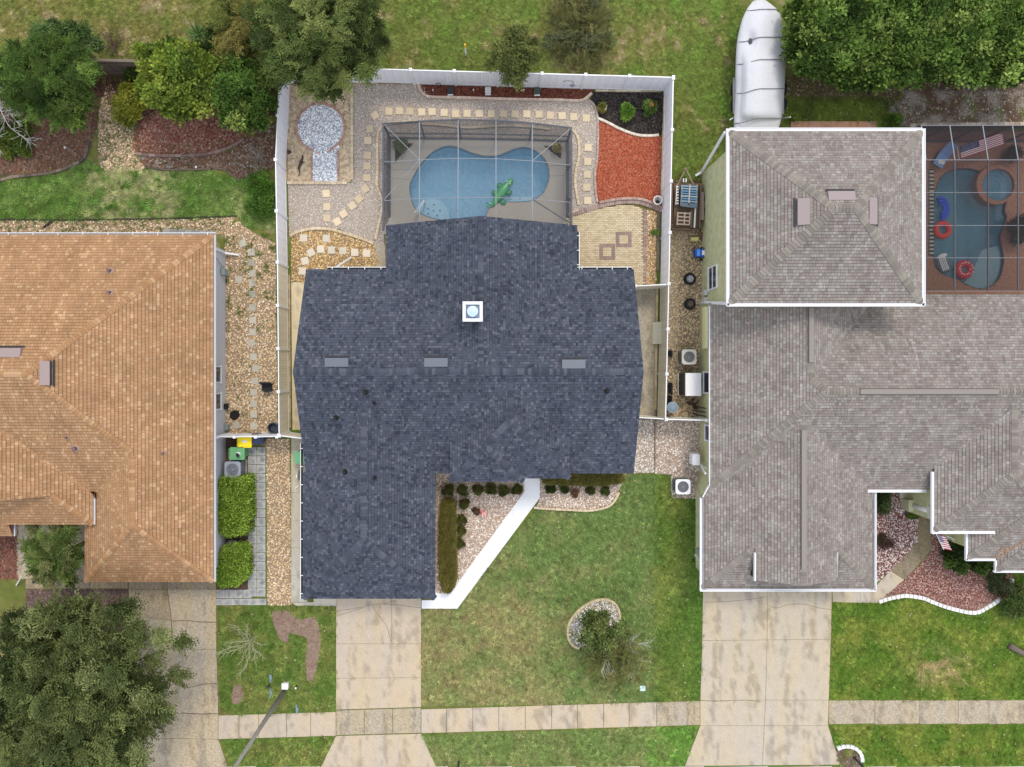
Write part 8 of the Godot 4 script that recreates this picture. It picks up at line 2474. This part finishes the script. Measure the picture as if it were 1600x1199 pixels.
	obj("pot", b, mat("pot_pale", Color(0.6, 0.58, 0.55), 0.6), o)
	b = MB.new()
	b.cyl(Vector3(0.02, 0.15, 0.05), Vector3(0.02, 0.3, 0.05), 0.1, 0.1, 14)
	obj("saucer", b, mats["black_rubber"], o)
	o = thing("side_panel", "pale panel leaning on the fence of the right side strip", "panel", at(1023, 521))
	b = MB.new()
	b.box(Vector3(0.05, 0.35, 0), Vector3(0.06, 0.7, 1.2), Basis(Vector3.FORWARD, 0.55))
	obj("board", b, mat("panel_pale", Color(0.62, 0.62, 0.5), 0.6), o)
	b = MB.new()
	b.box(Vector3(-0.1, 0.06, 0), Vector3(0.1, 0.08, 1.1))
	obj("foot", b, mats["concrete_old"], o)
	# dark twigs on the sand pad: two little lizards of driftwood
	o = thing("driftwood", "dark knotted driftwood lying on the sand pad", "driftwood", at(470, 258))
	b = MB.new()
	b.cyl(Vector3(-0.12, 0.06, 0.25), Vector3(0.02, 0.08, -0.1), 0.06, 0.09, 8); b.cyl(Vector3(0.02, 0.08, -0.1), Vector3(0.12, 0.05, -0.5), 0.09, 0.03, 8); b.cyl(Vector3(0, 0.07, -0.1), Vector3(0.25, 0.06, -0.15), 0.04, 0.02, 6); b.cyl(Vector3(-0.06, 0.05, 0.3), Vector3(-0.1, 0.04, 0.62), 0.04, 0.015, 6)
	obj("wood", b, mat("driftwood", Color(0.07, 0.055, 0.045), 0.95), o, true)
	o = thing("driftwood", "small black stump by the left fence of the sand pad", "driftwood", at(452, 238))
	b = MB.new()
	b.lathe(Vector3.ZERO, [V(0.1, 0), V(0.12, 0.06), V(0.06, 0.14), V(0.001, 0.15)], 9, Basis().scaled(Vector3(1.2, 1, 0.9)))
	obj("wood", b, mats["driftwood"], o, true)
	# flamingo ornament, a generic wading bird on a stake
	o = thing("bird_ornament", "small pink wading bird ornament in the pale pink rock bed", "ornament", at(755, 800), 0.5)
	b = MB.new()
	b.lathe(Vector3(0, 0.42, 0), [V(0.001, -0.1), V(0.08, -0.05), V(0.1, 0.0), V(0.07, 0.07), V(0.001, 0.1)], 12, Basis().scaled(Vector3(0.8, 1, 1.8)))
	for i in 7: b.cyl(Vector3(0, 0.45 + 0.28 * sin(i * 0.45), -0.16 - 0.03 * i), Vector3(0, 0.45 + 0.28 * sin(i * 0.45 + 0.45), -0.19 - 0.03 * i), 0.03, 0.028, 7)
	obj("body", b, mat("bird_pink", Color(0.75, 0.2, 0.2), 0.5), o, true)
	for s in [-1, 1]:
		b = MB.new()
		b.cyl(Vector3(s * 0.04, 0, 0.02), Vector3(s * 0.03, 0.4, 0), 0.01, 0.01, 6)
		obj("leg", b, mats["dark_metal"], o)
		b = MB.new()
		b.box(Vector3(s * 0.07, 0.46, 0.06), Vector3(0.03, 0.06, 0.22), Basis(Vector3.UP, s * 0.2))
		obj("wing", b, mat("bird_pale", Color(0.85, 0.55, 0.52), 0.5), o)
	build_alley()
	flag("small striped flag with starred blue canton on the portico wall", at(1464, 835, 2.1), at(1477, 838, 2.0), at(1475, 858, 1.6) - at(1464, 835, 2.1), 13)
	# hoop and green mat at the foot of the portico
	o = thing("plant_tub", "dark rimmed tub of green grass by the entry walk", "tub", at(1424, 803))
	b = MB.new()
	b.torus(Vector3(0, 0.12, 0), 0.36, 0.03, 26, 6, Basis().scaled(Vector3(1.05, 1, 0.72)))
	b.lathe(Vector3.ZERO, [V(0.3, 0), V(0.34, 0.12)], 24, Basis().scaled(Vector3(1.05, 1, 0.72)))
	obj("rim", b, mats["dark_metal"], o)
	crown(o, Vector3(0, 0.1, 0), Vector3(0.3, 0.04, 0.2), 14, 16, 0.08, [spray(77, 10, 0.4, 0.08)], Vector2(0.1, 0.18), [Color(0.1, 0.17, 0.03), Color(0.14, 0.22, 0.04)], mats["leaf"], 78, null, Vector3.ZERO, 0.7, "grass")
	# thin white rod leaning in the entry nook of the tan house
	o = thing("rod", "white painted rod leaning by the tan house entry walk", "rod", at(36, 906))
	b = MB.new()
	b.cyl(Vector3(-0.35, 0.05, 0.3), Vector3(0.3, 0.6, -0.35), 0.035, 0.03, 8)
	obj("rod", b, mats["white_metal"], o)
	b = MB.new()
	b.lathe(Vector3(0.62, 0, 0.1), [V(0.1, 0), V(0.09, 0.1), V(0.001, 0.13)], 12)
	obj("knob", b, mats["dark_metal"], o)
	for q in [[102.5, 231, "white ball lying on the far left mulch bed"], [307, 261.5, "small white pebble ball on the lower terrace"]]:
		o = thing("ball", q[2], "ball", at(q[0], q[1]))
		b = MB.new()
		b.lathe(Vector3(0, 0.07, 0), [V(0.001, -0.07), V(0.05, -0.05), V(0.07, 0), V(0.05, 0.05), V(0.001, 0.07)], 14)
		obj("ball", b, mats["white_paint"], o, true)
func build_alley() -> void:
	var r := RandomNumberGenerator.new()
	r.seed = 41
	# utility trailer with pallets and a blue slatted load
	var o := thing("utility_trailer", "low brown utility trailer between right fence and lime green wall", "trailer", at(1070, 315))
	var org := o.position
	var wd := mats["wood"] as Material
	var b := MB.new()
	b.prism(plan([1050,290, 1094,290, 1092,360, 1049,358]), 0.42, 0.48)
	var bedn := obj("bed", b, wd, o)
	bedn.position = -org
	for q in [[1050, 288, 1048.5, 358], [1094, 288, 1092, 358], [1048.5, 358.5, 1092, 360]]:
		b = MB.new()
		b.bar(at(q[0], q[1], 0.62) - org, at(q[2], q[3], 0.62) - org, 0.05, 0.32)
		obj("side_rail", b, wd, o)
	for q in [1046.5, 1097]:
		for py in [312, 332]:
			b = MB.new()
			var w := at(q, py, 0.3) - org
			b.cyl(w - Vector3(0.09, 0, 0), w + Vector3(0.09, 0, 0), 0.3, 0.3, 18)
			obj("wheel", b, mats["black_rubber"], o)
		b = MB.new()
		b.bar(at(q, 300, 0.66) - org, at(q, 344, 0.66) - org, 0.2, 0.03)
		obj("mudguard", b, mat("rusty_steel", Color(0.24, 0.18, 0.15), 0.7), o)
	b = MB.new()
	b.bar(at(1058, 290, 0.45) - org, at(1071.5, 264, 0.45) - org, 0.07, 0.08); b.bar(at(1084, 290, 0.45) - org, at(1071.5, 264, 0.45) - org, 0.07, 0.08)
	b.cyl(at(1071.5, 264, 0.4) - org, at(1071.5, 264, 0.62) - org, 0.08, 0.07, 10)
	obj("drawbar", b, mats["rusty_steel"], o)
	for q in [1068, 1072]:
		b = MB.new()
		b.bar(at(q, 279, 0.7) - org, at(q, 285, 0.7) - org, 0.06, 0.06)
		obj("jack", b, mats["white_metal"], o)
	var p := thing("pallet", "blue painted slatted pallet topmost on the trailer front", "pallet", at(1077, 305, 0.95))
	org = p.position
	for k in 8:
		b = MB.new()
		b.col = [Color(0.12, 0.22, 0.34), Color(0.2, 0.3, 0.38), Color(0.28, 0.36, 0.38), Color(0.1, 0.19, 0.33)][r.randi() % 4]
		b.box(Vector3(0, 0.0, (k - 3.5) * 0.135), Vector3(0.88, 0.025, 0.085), Basis(Vector3.UP, -0.06))
		obj("slat", b, mats["chip"], p)
	for s in [-0.4, 0.0, 0.4]:
		b = MB.new()
		b.col = Color(0.4, 0.38, 0.4) if s == 0.0 else Color(0.3, 0.27, 0.26)
		b.box(Vector3(s, 0.02 if s == 0.0 else -0.06, 0), Vector3(0.07, 0.05 if s == 0.0 else 0.1, 1.12), Basis(Vector3.UP, -0.06))
		obj("stringer", b, mats["chip"], p)
	b = MB.new()
	b.box(Vector3(0, -0.2, 0.02), Vector3(0.86, 0.2, 1.1), Basis(Vector3.UP, -0.06))
	obj("load_board", b, mat("load_dark", Color(0.035, 0.045, 0.06), 0.8), p)
	b = MB.new()
	b.box(Vector3(0.0, 0.03, 0.55), Vector3(0.84, 0.03, 0.22), Basis(Vector3.UP, -0.12))
	obj("tarp_flap", b, mat("tarp_slate", Color(0.11, 0.15, 0.19), 0.7), p)
	p = thing("pallet", "plain grey wood pallet behind the blue one on the trailer", "pallet", at(1068, 342, 0.8))
	for k in 4:
		b = MB.new()
		b.box(Vector3(0, 0, (k - 1.5) * 0.2), Vector3(0.68, 0.025, 0.075), Basis(Vector3.UP, -0.06))
		obj("slat", b, mat("pale_wood", Color(0.42, 0.32, 0.26), 0.9), p)
	for s in [-0.33, 0.05, 0.33]:
		b = MB.new()
		b.box(Vector3(s, 0.015, 0), Vector3(0.07, 0.06, 0.7), Basis(Vector3.UP, -0.06))
		obj("stringer", b, mats["pale_wood"], p)
	p = thing("scalloped_board", "toothed white board standing along the trailer's left side", "board", at(1057.5, 305, 0.7))
	b = MB.new()
	b.box(Vector3(-0.03, 0, 0), Vector3(0.04, 0.06, 1.05), Basis(Vector3.UP, -0.05))
	obj("spine", b, mats["white_metal"], p)
	for k in 7:
		b = MB.new()
		b.box(Vector3(0.04, 0, (k - 3) * 0.15), Vector3(0.1, 0.05, 0.075))
		obj("tooth", b, mats["white_metal"], p)
	for q in [[1086.5, 326, 1085, 356, "pale plank"], [1081, 328, 1080, 356, "brown plank"]]:
		p = thing("plank", q[4] + " lying beside the plain pallet on the trailer", "plank", at(q[0], q[1], 0.75))
		b = MB.new()
		b.bar(Vector3.ZERO, at(q[2], q[3], 0.75) - p.position, 0.08, 0.05)
		obj("plank", b, mats["white_metal"] if q[0] > 1085 else wd, p)
	# garden hose pipe, yellow block and loose board by the wall
	p = thing("foam_block", "pale lime block on the ground by the wall", "block", at(1083.5, 375))
	b = MB.new()
	b.box(Vector3(0, 0.16, 0), Vector3(0.4, 0.3, 0.2))
	obj("block", b, mat("lime_block", Color(0.55, 0.52, 0.2), 0.8), p)
	b = MB.new()
	b.box(Vector3(0, 0.32, 0), Vector3(0.34, 0.03, 0.15))
	obj("top", b, mats["lime_block"], p)
	p = thing("leaning_board", "brown stained board leaning on the lime green wall", "board", at(1097, 371))
	b = MB.new()
	b.box(Vector3(0.08, 0.35, 0), Vector3(0.05, 0.85, 0.42), Basis(Vector3.FORWARD, 0.5) * Basis(Vector3.RIGHT, 0.2))
	obj("board", b, wd, p)
	b = MB.new()
	b.bar(Vector3(-0.25, 0.04, -0.25), Vector3(0.05, 0.04, 0.25), 0.08, 0.05)
	obj("batten", b, wd, p)
	p = thing("generator", "blue portable generator with a white label plate", "generator", at(1090, 397.5))
	b = MB.new()
	b.prism(rounded(0.55, 0.42, 0.06), 0.12, 0.5)
	var g := obj("tank", b, mat("gen_blue", Color(0.03, 0.11, 0.5), 0.35), p)
	b = MB.new()
	b.box(Vector3(-0.1, 0.52, 0), Vector3(0.16, 0.05, 0.36))
	obj("panel", b, mat("gen_light_blue", Color(0.12, 0.3, 0.7), 0.3), g)
	b = MB.new()
	b.box(Vector3(0.17, 0.52, 0), Vector3(0.15, 0.03, 0.25))
	obj("label_plate", b, mats["white_paint"], g)
	b = MB.new()
	for s in [-1, 1]:
		b.cyl(Vector3(-0.32, 0.56, s * 0.25), Vector3(0.32, 0.56, s * 0.25), 0.022, 0.022, 8)
		for e in [-1, 1]: b.cyl(Vector3(e * 0.32, 0.05, s * 0.25), Vector3(e * 0.32, 0.56, s * 0.25), 0.022, 0.022, 8)
	b.cyl(Vector3(0.32, 0.56, -0.25), Vector3(0.32, 0.56, 0.25), 0.022, 0.022, 8); b.cyl(Vector3(-0.32, 0.5, -0.25), Vector3(-0.32, 0.5, 0.25), 0.022, 0.022, 8)
	obj("frame", b, mats["dark_metal"], p)
	for s in [-1, 1]:
		b = MB.new()
		b.cyl(Vector3(0.24, 0.12, s * 0.29), Vector3(0.24, 0.12, s * 0.36), 0.13, 0.13, 14)
		obj("wheel", b, mats["black_rubber"], p)
	tyre("car wheel with a bright spoked rim lying in the alley", 1078, 436, 0.32, Color(0.5, 0.52, 0.55), 7)
	tyre("car wheel with a rusty brown rim lying in the alley", 1078, 475, 0.3, Color(0.2, 0.17, 0.12), 5)
	fan_unit("tan topped air conditioner with three visible fan lobes in the alley", 1077, 558, 0.74, 0.76, 0.95, Color(0.2, 0.18, 0.14), Color(0.5, 0.48, 0.42), 3)
	fan_unit("white topped air conditioner at the end of the white rock yard", 1067.5, 761, 0.76, 0.76, 0.85, Color(0.16, 0.16, 0.17), Color(0.68, 0.7, 0.74), 4)
	p = thing("storage_bench", "white lidded storage bench by the alley window", "storage box", at(1084, 601, 1.15))
	p.position.y = 0
	b = MB.new()
	b.box(Vector3(-0.08, 0.5, 0), Vector3(0.78, 1.0, 1.15))
	obj("body", b, mat("bench_dark", Color(0.06, 0.05, 0.04), 0.7), p)
	b = MB.new()
	b.box(Vector3(0, 1.07, 0), Vector3(0.84, 0.06, 1.22))
	obj("lid", b, mats["white_paint"], p)
	b = MB.new()
	b.box(Vector3(-0.55, 0.06, 0), Vector3(0.04, 0.12, 1.2))
	obj("kick_board", b, mats["white_metal"], p)
	p = thing("trash_can", "round grey can with a lid in the alley corner", "bin", at(1051, 637, 0.7))
	p.position.y = 0
	b = MB.new()
	b.cyl(Vector3(0, 0, 0), Vector3(0, 0.7, 0), 0.25, 0.29, 22)
	obj("body", b, mat("can_dark", Color(0.07, 0.08, 0.1), 0.6), p, false)
	b = MB.new()
	b.lathe(Vector3.ZERO, [V(0.31, 0.68), V(0.31, 0.73), V(0.2, 0.76), V(0.19, 0.74), V(0.12, 0.78), V(0.001, 0.79)], 22)
	obj("lid", b, mat("can_lid", Color(0.2, 0.26, 0.33), 0.5), p)
	for q in [[1044, 548, 1044, 556, "short"], [1044.5, 598, 1044.5, 614, "middle"], [1044, 618, 1044, 633, "lowest"]]:
		p = thing("pipe_bundle", q[4] + " black pipe stack against the alley fence", "pipe", at(q[0], q[1]))
		for k in 3:
			b = MB.new()
			b.cyl(Vector3(0.05 * k, 0.1 + 0.12 * k, 0), at(q[2], q[3]) - p.position + Vector3(0.05 * k, 0.1 + 0.12 * k, 0.06 * k), 0.055, 0.055, 8)
			obj("pipe", b, mats["black_rubber"], p)
	p = thing("folding_ladder", "dark folded poles leaning on the lime green wall by the gate", "poles", at(1082, 634))
	for k in 3:
		b = MB.new()
		b.cyl(Vector3(0, 0.1, 0.04 + 0.2 * k), Vector3(0.55, 1.6, 0.1 + 0.22 * k), 0.03, 0.03, 8)
		obj("pole", b, mats["dark_metal"], p)
	b = MB.new()
	for k in 9: b.box(Vector3(r.randf_range(-0.3, 0.2), 0.06, r.randf_range(-0.45, 0.3)), Vector3(0.2, 0.1, 0.1), Basis(Vector3.UP, r.randf() * 3.0))
	obj("scrap", b, mat("scrap_brown", Color(0.1, 0.06, 0.045), 0.9), p)
	p = thing("water_softener", "white wall unit above the white rock yard", "wall unit", at(1087, 718, 1.0))
	b = MB.new()
	b.prism(rounded(0.4, 0.62, 0.07), -0.5, 0.1)
	b.prism(rounded(0.36, 0.56, 0.07), 0.1, 0.14)
	obj("casing", b, mats["white_paint"], p)
	b = MB.new()
	b.bar(Vector3(0.2, -0.1, 0.25), Vector3(0.62, 0.4, 0.52), 0.06, 0.06)
	obj("pipe", b, mats["white_metal"], p)
